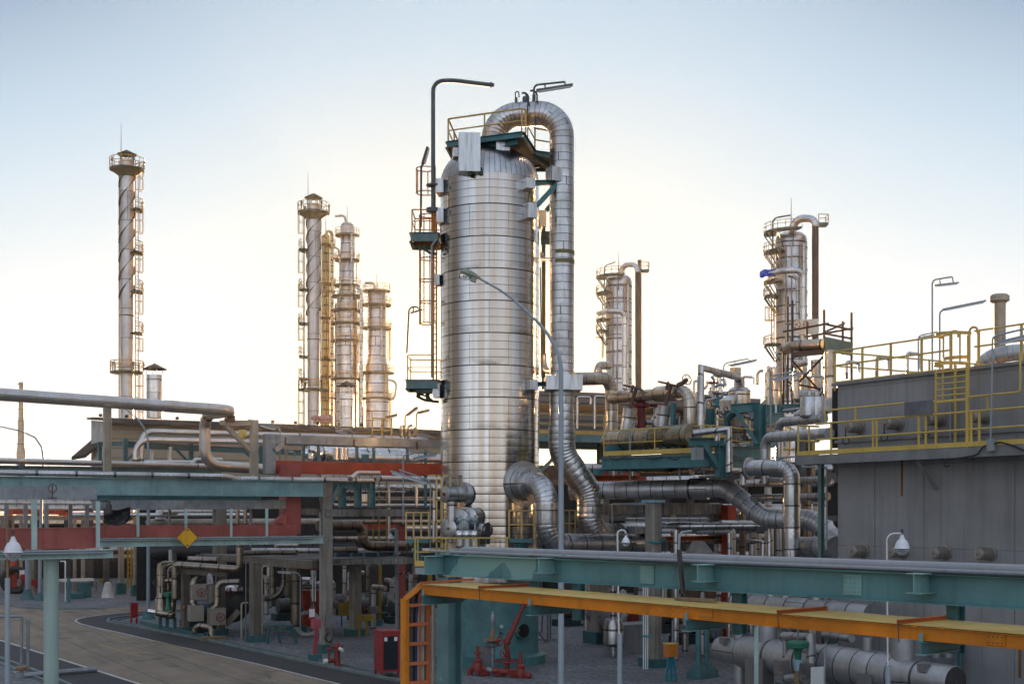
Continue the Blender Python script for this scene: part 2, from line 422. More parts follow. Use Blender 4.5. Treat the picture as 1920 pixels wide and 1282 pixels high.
 t.out(col,.8,0.,t.bump(n2,.3,.01))
 t=NT('white_line');o=t.coord();n2=t.noise(o,8,5,.7);t.out(t.mix(t.ramp(n2,[(.42,0.),(.62,.8)]),(.62,.61,.58),(.26,.235,.20)),.7)
 t=NT('yellow_line');o=t.coord();n2=t.noise(o,6,5,.7);t.out(t.mix(t.ramp(n2,[(.4,0.),(.62,.9)]),(.42,.28,.06),(.24,.205,.165)),.7)
 t=NT('roof_sheet');o=t.coord();uv=t.coord('UV');sp=t.n('ShaderNodeSeparateXYZ');t.put(sp.inputs[0],uv);n1=t.noise(o,.8,5)
 w=t.math('SINE',t.math('MULTIPLY',sp.outputs[0],22.));t.out(t.mix(n1,(.05,.042,.034),(.095,.078,.06)),.97,0.,t.bump(w,.8,.05))
 t=NT('shed_wall');o=t.coord();sp=t.n('ShaderNodeSeparateXYZ');t.put(sp.inputs[0],o);n1=t.noise(t.mapv(o,(1,1,.3)),.7,5)
 w=t.math('LESS_THAN',t.math('FRACT',t.math('MULTIPLY',sp.outputs[2],1.4)),.12)
 t.out(t.mix(t.math('MULTIPLY',w,.6),t.mix(n1,(.36,.29,.20),(.47,.39,.28)),(.16,.12,.08)),.7)
 t=NT('grating');uv=t.coord('UV');o=t.coord();n1=t.noise(o,5,4);t.out(t.mix(n1,(.10,.09,.075),(.2,.17,.14)),.7,.3)
 t=NT('lamp_glass');t.out((.8,.8,.78),.15,0.);t.b.inputs['Transmission Weight'].default_value=.8
 t=NT('tube_glass');t.out((.80,.82,.84),.2,0.)
 t=NT('dark_opening');t.out((.006,.006,.006),.9,0.)
 t=NT('dark_glass');t.out((.02,.022,.025),.1,0.)
make_mats()
paint('olive_band',(.20,.17,.055),.5,.3);paint('orange_rail',(.52,.26,.06),.5,.5);paint('mossy_pipe',(.20,.19,.09),.6,.5)
paint('skirt_paint',(.072,.20,.20),.5,.25,var=.3)
_t=NT('sheet_warm');_o=_t.coord();_n=_t.noise(_o,1.2,5);_t.out(_t.mix(_n,(.55,.47,.38),(.66,.60,.5)),.4,.9)
paint('dusty_pink',(.42,.27,.27),.6,.2);paint('red_rusty',(.36,.10,.06),.65,.6);paint('pale_green_plain',(.37,.48,.43),.42,.12,var=.12,sc=.7)
paint('shade_black',(.018,.017,.017),.7,.1);paint('white_wall',(.50,.50,.49),.6,.1)  # near-black wall colour that carries the deep shade behind the racks
cladding('smooth_pipe',(.60,.595,.58),.34,seam=.015,dirt=.35,dc=(.3,.24,.18),pill=0,streak=.6)
cladding('brown_clad',(.34,.295,.24),.3,dirt=.5,dc=(.12,.085,.05))
paint('green_paint',(.02,.17,.10),.45,.2);paint('teal_shade',(.015,.045,.05),.5,.2)  # darkest teal has the shade of low equipment put into its colour
def _c(name,a,b,stain=.5):
 t=NT(name);o=t.coord();n1=t.noise(o,.9,6,.65);n2=t.noise(o,14,5,.7);st=t.noise(t.mapv(o,(4,4,.3)),1.3,6,.65)
 col=t.mix(t.ramp(n1,[(.35,0.),(.68,1.)]),a,b);col=t.mix(t.math('MULTIPLY',t.ramp(st,[(.48,0.),(.7,1.)]),stain),col,(.05,.045,.036))
 t.out(col,.85,0.,t.bump(n2,.35,.02))
_c('concrete_brown',(.15,.13,.10),(.23,.20,.16));_c('concrete_stained',(.13,.125,.11),(.33,.315,.285),.9)
_t=NT('sheet_brown');_o=_t.coord();_n=_t.noise(_o,1.2,5);_t.out(_t.mix(_n,(.30,.27,.23),(.42,.39,.34)),.45,.6)
cladding('mossy_cladding',(.46,.42,.34),.42,dirt=.75,dc=(.13,.12,.04));cladding('dark_cladding',(.16,.155,.155),.35,dirt=.4)
paint('pale_blue',(.30,.45,.50),.45,.2);paint('sheet_grey',(.24,.23,.22),.6,.1);paint('orange_deep',(.52,.13,.03),.5,.3);paint('teal_bright',(.03,.22,.27),.5,.1)
paint('grating_green',(.22,.25,.18),.6,.5)
_t=NT('brown_slat');_o=_t.coord();_s=_t.n('ShaderNodeSeparateXYZ');_t.put(_s.inputs[0],_o);_n=_t.noise(_o,.6,5)
_w=_t.math('LESS_THAN',_t.math('FRACT',_t.math('MULTIPLY',_s.outputs[2],2.2)),.3);_t.out(_t.mix(_t.math('MULTIPLY',_w,.7),_t.mix(_n,(.17,.14,.11),(.27,.22,.17)),(.05,.045,.04)),.7)
paint('teal_beam',(.21,.36,.365),.45,.4)
paint('tank_trim',(.24,.24,.245),.45,.15);paint('rust_streak',(.20,.085,.025),.7,.3);paint('plate_grey',(.15,.16,.175),.5,.05);paint('faint_white',(.30,.295,.27),.7,0)
cladding('nozzle_tin',(.44,.40,.36),.45,.7,seam=.02,dirt=.5);cladding('grey_cladding',(.40,.405,.41),.42,.75,dirt=.3);paint('brass',(.25,.18,.07),.5,.2)
_t=NT('grey_sheet');_o=_t.coord();_n=_t.noise(_o,1.5,5);_t.out(_t.mix(_n,(.20,.20,.20),(.32,.32,.32)),.45,.8)
paint('teal_light',(.21,.38,.37),.45,.25);paint('pipe_grey',(.30,.31,.33),.42,.1,var=.1);paint('pole_light',(.36,.41,.45),.42,.1,var=.1);paint('lamp_olive',(.30,.33,.22),.5,.3)
paint('teal_patchy',(.15,.29,.285),.45,.4,chips=(.27,.42,.37))
paint('red_pinkish',(.40,.08,.10),.5,.15);paint('yellow_dim',(.36,.23,.02),.5,.25);paint('dark_blue',(.02,.035,.07),.5,.1);paint('pale_wall_paint',(.55,.52,.40),.7,0)  # dim yellow is the yellow darkened for things standing in shade
paint('black_drum',(.022,.022,.024),.5,.1);paint('tan_drum',(.42,.35,.28),.55,.2)
cladding('brown_shade_clad',(.22,.19,.155),.38,dirt=.5,dc=(.06,.05,.035))  # darker copy of the brown cladding, shade put into the colour
paint('tower_deck',(.20,.21,.17),.6,.4)
cladding('far_bright',(.70,.69,.68),.3,seam=.03,dirt=.2,pill=.1,streak=.2)
paint('strake_grey',(.11,.115,.12),.5,.2)
HAZE=(.00005,.72)
# ---------------------------------------------------------------- light and camera
SUNX,SUNY=905.,775.
sdir=Vector(((SUNX-CX)/FPX,1,(HY-SUNY)/FPX)).normalized()
SUN_EL=math.asin(sdir.z);SUN_AZ=math.atan2(sdir.x,sdir.y)
w=bpy.data.worlds.new('World');SC.world=w;w.use_nodes=True
nt=w.node_tree;bg=nt.nodes['Background']
sky=nt.nodes.new('ShaderNodeTexSky');sky.sky_type='NISHITA';sky.sun_disc=False
sky.sun_elevation=SUN_EL;sky.sun_rotation=SUN_AZ;sky.altitude=0;sky.air_density=1.0;sky.dust_density=1.2;sky.ozone_density=1.5
BACK=[(1.22,1.24,1.26),(1.12,1.14,1.15),(.40,.40,.42),(.26,.235,.21),(.50,.41,.31)];ZEN=(.52,.61,.78)
def wn(t,**k):
 x=nt.nodes.new(t)
 for q,v in k.items():setattr(x,q,v)
 return x
def lk(a,b):nt.links.new(a,b)
tc=wn('ShaderNodeTexCoord');nm=wn('ShaderNodeVectorMath',operation='NORMALIZE');lk(tc.outputs['Generated'],nm.inputs[0]);sp=wn('ShaderNodeSeparateXYZ');lk(nm.outputs[0],sp.inputs[0])
def mth(op,a,b=None,c=None,cl=False):
 x=wn('ShaderNodeMath',operation=op,use_clamp=cl)
 for i,v in enumerate((a,b,c)):
  if v is None:continue
  if isinstance(v,(int,float)):x.inputs[i].default_value=v
  else:lk(v,x.inputs[i])
 return x.outputs[0]
def ramp(f,stops):
 r=wn('ShaderNodeValToRGB');lk(f,r.inputs[0]);el=r.color_ramp.elements
 while len(el)<len(stops):el.new(.5)
 for q,(p,c)in zip(el,stops):q.position=p;q.color=c+(1,)
 return r.outputs[0]
def mixc(f,a,b,mode='MIX'):
 m=wn('ShaderNodeMix',data_type='RGBA',blend_type=mode)
 for i,v in((0,f),(6,a),(7,b)):
  if isinstance(v,(int,float)):m.inputs[i].default_value=v
  elif isinstance(v,tuple):m.inputs[i].default_value=v+(1,)
  else:lk(v,m.inputs[i])
 return m.outputs[2]
dx2=mth('POWER',mth('ABSOLUTE',sp.outputs[0]),2.);dz2=mth('POWER',mth('ABSOLUTE',sp.outputs[2]),2.)
R=mth('SUBTRACT',mth('MULTIPLY_ADD',dz2,-2.55,1.),mth('MULTIPLY',mth('MULTIPLY',dx2,mth('MULTIPLY',dz2,dz2)),195.),None,True)
front=ramp(R,[(0.,(.62,.70,.82)),(.2,(.46,.57,.72)),(.36,(.355,.49,.66)),(.68,(.57,.735,.885)),(.85,(.75,.875,.95)),(.95,(.94,.98,1.0)),(1.,(1.04,1.02,.98))])
back=ramp(mth('MULTIPLY_ADD',sp.outputs[1],.5,.5),[(0.,BACK[0]),(.19,BACK[1]),(.31,BACK[2]),(.48,BACK[3]),(.74,BACK[4])])
back=mixc(mth('MULTIPLY',mth('ABSOLUTE',sp.outputs[2]),2.9,None,True),back,mixc(1.,back,(.60,.70,.88),'MULTIPLY'))
back=mixc(mth('MULTIPLY',mth('SUBTRACT',mth('ABSOLUTE',sp.outputs[2]),.35),2.2,None,True),back,ZEN)
fb=mixc(mth('MULTIPLY_ADD',sp.outputs[1],-3.5,2.85,True),front,back)
dp=wn('ShaderNodeVectorMath',operation='DOT_PRODUCT');lk(nm.outputs[0],dp.inputs[0]);dp.inputs[1].default_value=sdir
ga=mth('MAXIMUM',dp.outputs['Value'],0.)
fb=mixc(mth('MULTIPLY',mth('POWER',ga,70.),.8),fb,(1.12,.98,.66))
fb=mixc(mth('POWER',ga,500.),fb,(3.2,2.3,1.25))
gm=wn('ShaderNodeGamma');lk(sky.outputs[0],gm.inputs[0]);gm.inputs[1].default_value=.35
hs=wn('ShaderNodeHueSaturation');lk(gm.outputs[0],hs.inputs['Color']);hs.inputs['Saturation'].default_value=.55;hs.inputs['Value'].default_value=.5
lk(mixc(.08,fb,hs.outputs[0]),bg.inputs[0]);bg.inputs[1].default_value=.15
sl=bpy.data.lights.new('sun','SUN');sl.energy=3.6;sl.angle=math.radians(.5);sl.color=(1,.60,.28)
so=bpy.data.objects.new('sun',sl);COL.objects.link(so);so.location=sdir*60+Vector((0,0,40));so.rotation_euler=sdir.to_track_quat('Z','Y').to_euler()
cd=bpy.data.cameras.new('camera');co=bpy.data.objects.new('camera',cd);COL.objects.link(co)
co.location=(0,0,CAMH);co.rotation_euler=(math.radians(90),0,0);cd.sensor_width=36;cd.lens=36*FPX/1920
cd.shift_y=(HY-641)/1920;cd.clip_end=6000;cd.clip_start=.1;SC.camera=co
SC.view_settings.view_transform='Standard';SC.view_settings.look='None';SC.view_settings.exposure=2.7;SC.view_settings.gamma=1
SC.render.engine='CYCLES'
SC.cycles.max_bounces=6;SC.cycles.diffuse_bounces=3;SC.cycles.glossy_bounces=4;SC.cycles.caustics_reflective=False;SC.cycles.caustics_refractive=False
SC.cycles.use_denoising=True
def haze(den,aniso):
 mb=MB();mb.hexa([(-330,-12,-1),(330,-12,-1),(330,360,-1),(-330,360,-1),(-330,-12,62),(330,-12,62),(330,360,62),(-330,360,62)])
 m=bpy.data.materials.new('haze');m.use_nodes=True;t=m.node_tree;t.nodes.remove(t.nodes['Principled BSDF']);v=t.nodes.new('ShaderNodeVolumePrincipled')
 v.inputs['Color'].default_value=(.9,.88,.86,1);v.inputs['Density'].default_value=den;v.inputs['Anisotropy'].default_value=aniso
 t.links.new(v.outputs[0],t.nodes['Material Output'].inputs['Volume']);MAT['haze']=m
 o=mb.build('haze','haze',loc=Vector((0,0,0)));o['kind']='stuff'
if HAZE:haze(*HAZE)
SC.cycles.volume_bounces=0;SC.cycles.volume_step_rate=4
# ---------------------------------------------------------------- shared fittings
def pipe(label,els,w,mat='aluminium_cladding',name='steel_pipe',cat='pipe',bend=None,sp=.9,spe=.2,n=18,group=None,flanges=(),wd=None,steps=8,hi=False):
 """w: diameter as seen at the first point (or metres when hi)"""
 pts=path(*els);r=(w if hi else M(w,wd or pts[0].y))/2
 mb=MB();mb.tube(pts,r,n,bend if bend is not None else r*2.6,sp,spe,True,steps)
 o=mb.build(name,mat,loc=pts[0]if pts[0].z<=pts[-1].z else pts[-1])
 tag(o,label,cat,group)
 for k in flanges:
  i=min(len(pts)-2,int(k));f=k-i;q=pts[i].lerp(pts[i+1],f);t=(pts[i+1]-pts[i]).normalized()
  fb=MB();fb.cyl(q-t*.05,q-t*.008,r*1.45,n);fb.cyl(q+t*.008,q+t*.05,r*1.45,n)
  fb.build('flange','mid_steel' if mat.startswith('al')else mat,o)
 return o
def wheel(parent,c,ax,R,mat='red_iron',name='handwheel'):
 ax=Vector(ax).normalized();u,v=perp(ax);mb=MB();mb.torus(c,R,R*.1,ax,18,6)
 for i in range(5):
  a=i*2*math.pi/5;d=u*math.cos(a)+v*math.sin(a);mb.cyl(c,Vector(c)+d*R,R*.06,5)
 mb.cyl(Vector(c)-ax*R*.6,Vector(c)+ax*R*.25,R*.14,8)
 return mb.build(name,mat,parent)
def railing(parent,pts,h=1.1,gap=1.5,r=.024,mat='yellow_paint',toe=.12,split=True,posts=True,mid=1,name='railing',th=.012):
 """guard rail along deck points"""
 pts=[Vector(p)for p in pts];mb=MB()
 for f in[1.]+[(i+1)/(mid+1)for i in range(mid)]:
  mb.tube([p+UP*h*f for p in pts],r if f==1 else r*.8,6,.12,steps=3)
 spots=[]
 for a,b in zip(pts,pts[1:]):
  L=(b-a).length;k=max(1,round(L/gap));spots+=[a.lerp(b,i/k)for i in range(k)]
 spots.append(pts[-1])
 if not split:
  for p in spots:mb.cyl(p,p+UP*h,r,6)
 top=mb.build(name,mat,parent)
 if toe:
  tb=MB()
  for a,b in zip(pts,pts[1:]):tb.bar(a+UP*toe/2,b+UP*toe/2,th,toe)
  tb.build('toe_plate',mat,parent)
 if split and posts:
  for p in spots:MB().cyl(p,p+UP*h,r,6).build('railing_post',mat,parent)
 return top
def ring_platform(parent,c,z,r0,r1,a0,a1,mat='grey_green_steel',rm='yellow_weathered',h=1.1,th=.16,n=20,r=.03):
 mb=MB();pts0=[];pts1=[]
 for i in range(n+1):
  a=a0+(a1-a0)*i/n;e=Vector((math.cos(a),math.sin(a),0));q=Vector((c.x,c.y,z))
  pts0.append(q+e*r0);pts1.append(q+e*r1)
 for i in range(n):
  mb.hexa([pts0[i],pts1[i],pts1[i+1],pts0[i+1]]+[p+UP*th for p in(pts0[i],pts1[i],pts1[i+1],pts0[i+1])])
 pl=mb.build('platform',mat,parent)
 full=a1-a0>6.2
 rb=MB()
 for f in(1,.55):
  rb.sweep([p+UP*(th+h*f)for p in(pts1[:-1]if full else pts1)],r,5,None,not full,full)
 for i in range(0,n+1,2):rb.cyl(pts1[i]+UP*th,pts1[i]+UP*(th+h),r,5)
 rb.build('railing',rm,pl)
 return pl
def ladder(parent,p,z1,out,w=.45,mat='yellow_weathered',cage=None,r=.022,step=.3,name='ladder',cr=.38,hoop=.9):
 """rungs facing `out`; cage: height where the hoops start"""
 p=Vector(p);out=Vector(out).normalized();sd=out.cross(UP).normalized();mb=MB();q=Vector((p.x,p.y,z1))
 for s in(-1,1):mb.cyl(p+sd*s*w/2,q+sd*s*w/2,r*1.2,5)
 k=int((z1-p.z)/step)
 for i in range(1,k):mb.cyl(p+UP*i*step-sd*w/2,p+UP*i*step+sd*w/2,r*.7,4)
 o=mb.build(name,mat,parent)
 if cage is not None:
  cb=MB();zs=[];z=cage
  while z<z1+.01:zs.append(z);z+=hoop
  ring=lambda z:[Vector((p.x,p.y,z))+sd*math.cos(a)*cr+out*(math.sin(a)*cr+cr*.8)for a in[(-.28+1.56*j/12)*math.pi for j in range(13)]]
  for z in zs:cb.sweep(ring(z),r*.8,5)
  for j in(1,4,6,8,11):
   a=ring(zs[0])[j];b=ring(zs[-1])[j];cb.cyl(a,b,r*.7,4)
  cb.build('ladder_cage',mat,o)
 return o
def tube_lamp(label,d,foot,top,end,f1,f2,mat='lamp_grey',d2=None,rw=3.2,fw=8,group='tube lamps on the plant',bend=9):
 """gooseneck post carrying a long tube lamp; picture positions, depth d at the post and d2 at the arm end"""
 d2=d2 or d;a=P(*foot,d);b=P(*top,d);e=P(*end,d2);r=M(rw*ZS[2],d)/2
 if foot[1]is None:a=Vector((b.x,b.y,0))
 t=thing('tube_lamp',label,'lamp',a,group)
 MB().tube([a,b,e],r,8,M(bend*ZS[2],d),steps=6).build('lamp_post',mat,t)
 def mid(f):
  k=(f[0]-top[0])/(end[0]-top[0])if abs(end[0]-top[0])>1 else 1
  return d+(d2-d)*max(-.3,min(1.3,k))
 p,q=P(*f1,mid(f1)),P(*f2,mid(f2));hw=M(fw*ZS[2],d)
 ax=(q-p).normalized();MB().bar(p,q,hw*1.1,hw*.55).build('lamp_housing',mat,t)
 sd=ax.cross(UP).normalized();dn=sd.cross(ax).normalized()
 if dn.z>0:dn=-dn
 for s in(-1,1):
  m2=MB();m2.cyl(p.lerp(q,.06)+dn*hw*.42+sd*s*hw*.27,p.lerp(q,.94)+dn*hw*.42+sd*s*hw*.27,hw*.2,8)
  m2.build('lamp_tube','tube_glass',t)
 for k in(.25,.8):
  hb=MB()
  g=p.lerp(q,k);u=b.lerp(e,max(0,min(1,(g-b).dot(e-b)/max(.001,(e-b).length_squared))));hb.cyl(g,u,r*.8,6)
  hb.build('lamp_hanger',mat,t)
 return t
def bell_lamp(label,d,foot,top,head,w,group='bell lamps on swan neck posts',post='white_paint',sleeve=None,pw=3.2):
 """swan-neck post with a hanging enamel bell and glass bowl; w = bell width as seen"""
 a=P(*foot,d);b=P(*top,d);h=P(*head,d);R=M(w,d)/2;r=M(pw*ZS[2],d)/2
 t=thing('bell_lamp',label,'lamp',a,group)
 MB().tube([a,b,Vector((h.x,h.y,b.z)),Vector((h.x,h.y,h.z+R*2.1))],r,8,R*1.0,steps=6).build('lamp_post',post,t)
 if sleeve:MB().cyl(a,P(foot[0],sleeve,d),M(9.5*ZS[2],d)/2,12).build('post_sleeve','pole_light',t)
 MB().lathe(h,[(R*.2,R*1.75),(R*.24,R*1.5),(R*.34,R*1.38),(R*.36,R*1.2),(R*.62,R*.98),(R*.82,R*.6),(R*.93,R*.2),(R*.96,R*.05),(R*1.1,0)],20).build('lamp_shade','enamel_white',t)
 MB().lathe(h,[(R*.9,-.02),(R*.88,-R*.3),(R*.6,-R*.75),(R*.2,-R*.95),(.001,-R)],18).build('lamp_bowl','lamp_glass',t)
 MB().cyl(h+UP*R*1.95,h+UP*R*2.5,R*.17,8).build('lamp_socket','dark_steel',t)
 return t
def post_block(name,label,cat,x,d,w,dd,z0,z1,mat='concrete',foot=None,group=None,ang=True,footh=.35):
 """square post with footing, turned with the plant grid"""
 c=GD(x,d);ax,ay=(DA,DB)if ang else(Vector((1,0,0)),Vector((0,1,0)))
 t=thing(name,label,cat,Vector((c.x,c.y,0)),group);b=w*.1
 mb=MB();q=[c+ax*i*(w/2)+ay*j*(dd/2)for i,j in((-1,-1),(1,-1),(1,1),(-1,1))]
 o=[]
 for i in range(4):
  p0,p1,p2=q[i-1],q[i],q[(i+1)%4];o+=[p1+(p0-p1).normalized()*b,p1+(p2-p1).normalized()*b]
 o=[Vector((p.x,p.y,z0))for p in o]
 mb.prism(o,(0,0,z1-z0));mb.build('post_shaft',mat,t)
 if foot:MB().box(Vector((c.x,c.y,footh/2)),ax,ay,UP,w*1.7,dd*1.7,footh).build('footing',foot,t)
 return t
 # ---------------------------------------------------------------- ground, road
g=MB();g.poly([(-1500,-500,0),(1500,-500,0),(1500,4000,0),(-1500,4000,0)]);struct(g,'ground','gravel')
F(0,960,3.981)
LB=[(-900,690),(-300,862),(0,955),(520,1118),(1040,1282),(1700,1495)]
RB=[(3300,1495),(2600,1300),(1910,1130),(1500,1040),(1150,960),(900,900),(700,858),(600,832),(562,812),(580,797),(640,783),(750,768),(900,752),(1060,738),(1500,715)]
FB=[(1500,692),(1090,703),(800,714),(500,717),(300,712),(150,703),(0,668),(-300,590),(-900,470)]
def lift(ps,z):return[Vector((p.x,p.y,z))for p in ps]
mb=MB();mb.poly(lift([G(*p)for p in LB+RB+FB],.008));struct(mb,'road','road_concrete')
KB=[(3300,1330),(2600,1190),(1910,1042),(1540,957),(1250,905),(1000,857),(860,838),(800,820),(815,804),(880,790),(980,777),(1100,764),(1500,740)]
mb=MB();mb.poly(lift([G(*p)for p in RB+KB[::-1]],.012));struct(mb,'asphalt_strip','asphalt')
LK=[(-900,845),(-300,1005),(0,1096),(330,1218),(500,1290),(900,1495)]
mb=MB();mb.poly(lift([G(*p)for p in LB+LK[::-1]],.012));struct(mb,'asphalt_verge','asphalt')
def stripe(pts,w,z,nm,mat):
 ps=[G(*p)for p in pts];mb=MB();L=[];R=[]
 for i,p in enumerate(ps):
  t=(ps[min(i+1,len(ps)-1)]-ps[max(0,i-1)]).normalized();s=t.cross(UP)*(w/2);L.append(p+s);R.append(p-s)
 for i in range(len(ps)-1):mb.poly(lift([L[i],R[i],R[i+1],L[i+1]],z))
 return struct(mb,nm,mat)
stripe(LB,.16,.018,'edge_line','white_line');stripe(RB[:9]+RB[9:],.13,.018,'edge_line','white_line')
stripe([(735,985),(850,1020),(970,1052),(1060,1072)],.13,.014,'lane_marking','yellow_line')
stripe([(1150,958),(1300,995),(1480,1032)],.13,.022,'lane_marking','yellow_line')
stripe([(750,982),(900,970),(1150,960)],.1,.013,'lane_marking','yellow_line')
stripe([(1060,1072),(1250,1050),(1480,1032)],.1,.013,'lane_marking','yellow_line')
def kerb(pts,w,h,nm='kerb',mat='kerb_paint'):
 ps=[G(*p)for p in pts];mb=MB()
 L=[];R=[]
 for i,p in enumerate(ps):
  t=(ps[min(i+1,len(ps)-1)]-ps[max(0,i-1)]).normalized();s=t.cross(UP)*(w/2);L.append(p+s);R.append(p-s)
 for i in range(len(ps)-1):
  mb.hexa(lift([L[i],R[i],R[i+1],L[i+1]],0.)+lift([L[i],R[i],R[i+1],L[i+1]],h))
 return struct(mb,nm,mat)
kerb(KB,.16,.12)
kerb([(3300,1290),(2600,1150),(1910,1018),(1540,935),(1250,882),(1000,838),(900,826),(850,818),(870,806),(930,795),(1000,786)],.1,.08)
kerb([(-900,845),(-300,1005),(0,1096),(330,1218),(500,1290),(900,1495)],.16,.12)
kerb([(-900,885),(-300,1045),(0,1136),(330,1262),(480,1330)],.12,.1)
kerb([(-900,480),(-300,602),(0,680),(150,714),(300,722),(500,726),(800,722)],.15,.12)
# ---------------------------------------------------------------- far stacks and towers
def far_chimney():
 F(0,640,4);d=300;c=GD(160,d);u=M(1,d)
 t=thing('distant_chimney','slim pale distant chimney with stepped collars on the left horizon','chimney',c)
 mb=MB();z=lambda y:ZH(y,d)
 mb.lathe(c,[(35*u,0),(33*u,z(830)),(29*u,z(800)),(25*u,z(770)),(24*u,z(600)),(20*u,z(565)),(17*u,z(360)),(16*u,z(305))],20);mb.build('chimney_shaft','cream_steel',t)
 for y,r in((320,27),(510,25),(770,33),(600,27)):
  MB().lathe(Vector((c.x,c.y,z(y))),[(14*u,-4*u),(r*u,-3*u),(r*u,3*u),(14*u,4*u)],20).build('collar','grey_green_steel',t)
far_chimney()
def chimney(label,x,d,w,ytop,s0,s1,ylow,side,plats,rod,lowcol=True,flange=None):
 F();c=GD(x,d);r=M(w,d)/2;z=lambda y:ZH(y,d);u=M(1,d)
 t=thing('flue_stack',label,'chimney',c)
 mb=MB();zt=z(ytop);mb.lathe(c,[(r*.97,0),(r*.97,z(ylow)),(r*1.04,zt*.8),(r*1.04,zt)],28,vs=[0,z(ylow)/3.2,zt*.8/3.2,zt/3.2]);mb.build('stack_shell','far_shell',t)
 hat=MB();zc=z(ytop-12);hat.lathe(Vector((c.x,c.y,zc)),[(r*1.45,-u),(r*1.5,0),(.02,9*u)],20);hat.build('rain_cap','roof_sheet',t)
 for i in range(6):
  a=i*math.pi/3;e=Vector((math.cos(a),math.sin(a),0))*r*1.02;p=Vector((c.x,c.y,zt))+e
  MB().cyl(p,p+UP*(zc-zt),u*.9,5).build('cap_strut','grey_green_steel',t)
 MB().cyl(c+Vector((-r*.9,0,zt)),c+Vector((-r*.9,0,z(rod))),u*.8,5,u*.3).build('lightning_rod','dark_steel',t)
 for k in range(3):
  mb=MB();n=90;pit=(z(s0)-z(s1))/2.2;prev=None
  for i in range(n+1):
   zz=z(s1)+(z(s0)-z(s1))*i/n;a=2*math.pi*(zz/pit)+k*2.094;e=Vector((math.cos(a),math.sin(a),0));q=Vector((c.x,c.y,zz))
   cur=(q+e*r*1.0,q+e*r*1.28)
   if prev:
    h=UP*.05;mb.hexa([prev[0],prev[1],cur[1],cur[0],prev[0]+h,prev[1]+h,cur[1]+h,cur[0]+h])
   prev=cur
  mb.build('helical_strake','strake_grey',t)
 ring_platform(t,c,z(ytop+18),r,r*2.6,0,6.2832,'dark_green','yellow_weathered',th=3*u,r=.04,n=24)
 br=MB();br.lathe(Vector((c.x,c.y,z(ytop+30))),[(r*1.05,0),(r*2.3,11*u)],24,caps=False);br.build('platform_bracket','dark_green',t)
 ring_platform(t,c,z(ylow),r,r*2.5,0,6.2832,'dark_green','yellow_weathered',th=3.5*u,r=.05,n=24)
 for a in(.3,2.3,4.0,5.4):
  for yy,rr in((ytop+18,2.55),(ylow,2.45)):
   p=Vector((c.x,c.y,z(yy)+4*u))+Vector((math.cos(a),math.sin(a),0))*r*rr
   MB().lathe(p,[(u,0),(u,9*u),(2*u,10*u),(2*u,14*u),(u,16*u)],8).build('beacon','rust_steel',t)
 a=0 if side>0 else math.pi
 lx=c+Vector((side*r*1.15,0,0));zs=[z(y)for y in plats]
 for zz in zs:
  ring_platform(t,c,zz,r*1.05,r*2.4,a-.75,a+.75,'dark_green','yellow_weathered',th=3*u,r=.045,n=8)
 lev=sorted([z(ylow)+.2]+zs+[z(ytop+16)])
 for q0,q1 in zip([0]+lev,lev):
  ladder(t,Vector((c.x+side*r*1.55,c.y-.1,q0)),q1+.9,(side,-.4,0),.5,'yellow_weathered',q0+2.2 if q1-q0>3 else None,r=.04,step=.6,cr=.42,hoop=1.4)
 MB().cyl(c+Vector((-side*r*1.18,0,0)),c+Vector((-side*r*1.18,0,zt)),u*1.3,6).build('conduit','cream_steel',t)
 if flange:MB().lathe(Vector((c.x,c.y,z(flange))),[(r,-u),(r*1.15,-u),(r*1.15,u),(r,u)],28,caps=False).build('flange','rust_steel',t)
cladding('far_shell',(.55,.55,.55),.42,seam=.02,dirt=.3,dc=(.25,.2,.16));paint('dark_green',(.06,.09,.06),.6,.3)
chimney('tall silver flue stack farthest left, with spiral fins and a conical cap',238,140,24.5,302,328,560,700,1,(396,476,549,627),232,flange=592)
chimney('silver spiral finned flue stack beside the cluster of warm lit towers',588,160,23,383,405,592,733,-1,(471,545,609,671,712),322,flange=637)
def davit(t,c,r,zt,u,mat='cream_steel',s=-1):
 p=c+Vector((s*r*.6,-r*.4,0));p.z=zt
 MB().tube([p,p+UP*u*22,p+UP*u*22-Vector((s,0,0))*0+Vector((s*u*20,0,0))],u*2.1,8,u*9).build('davit',mat,t)
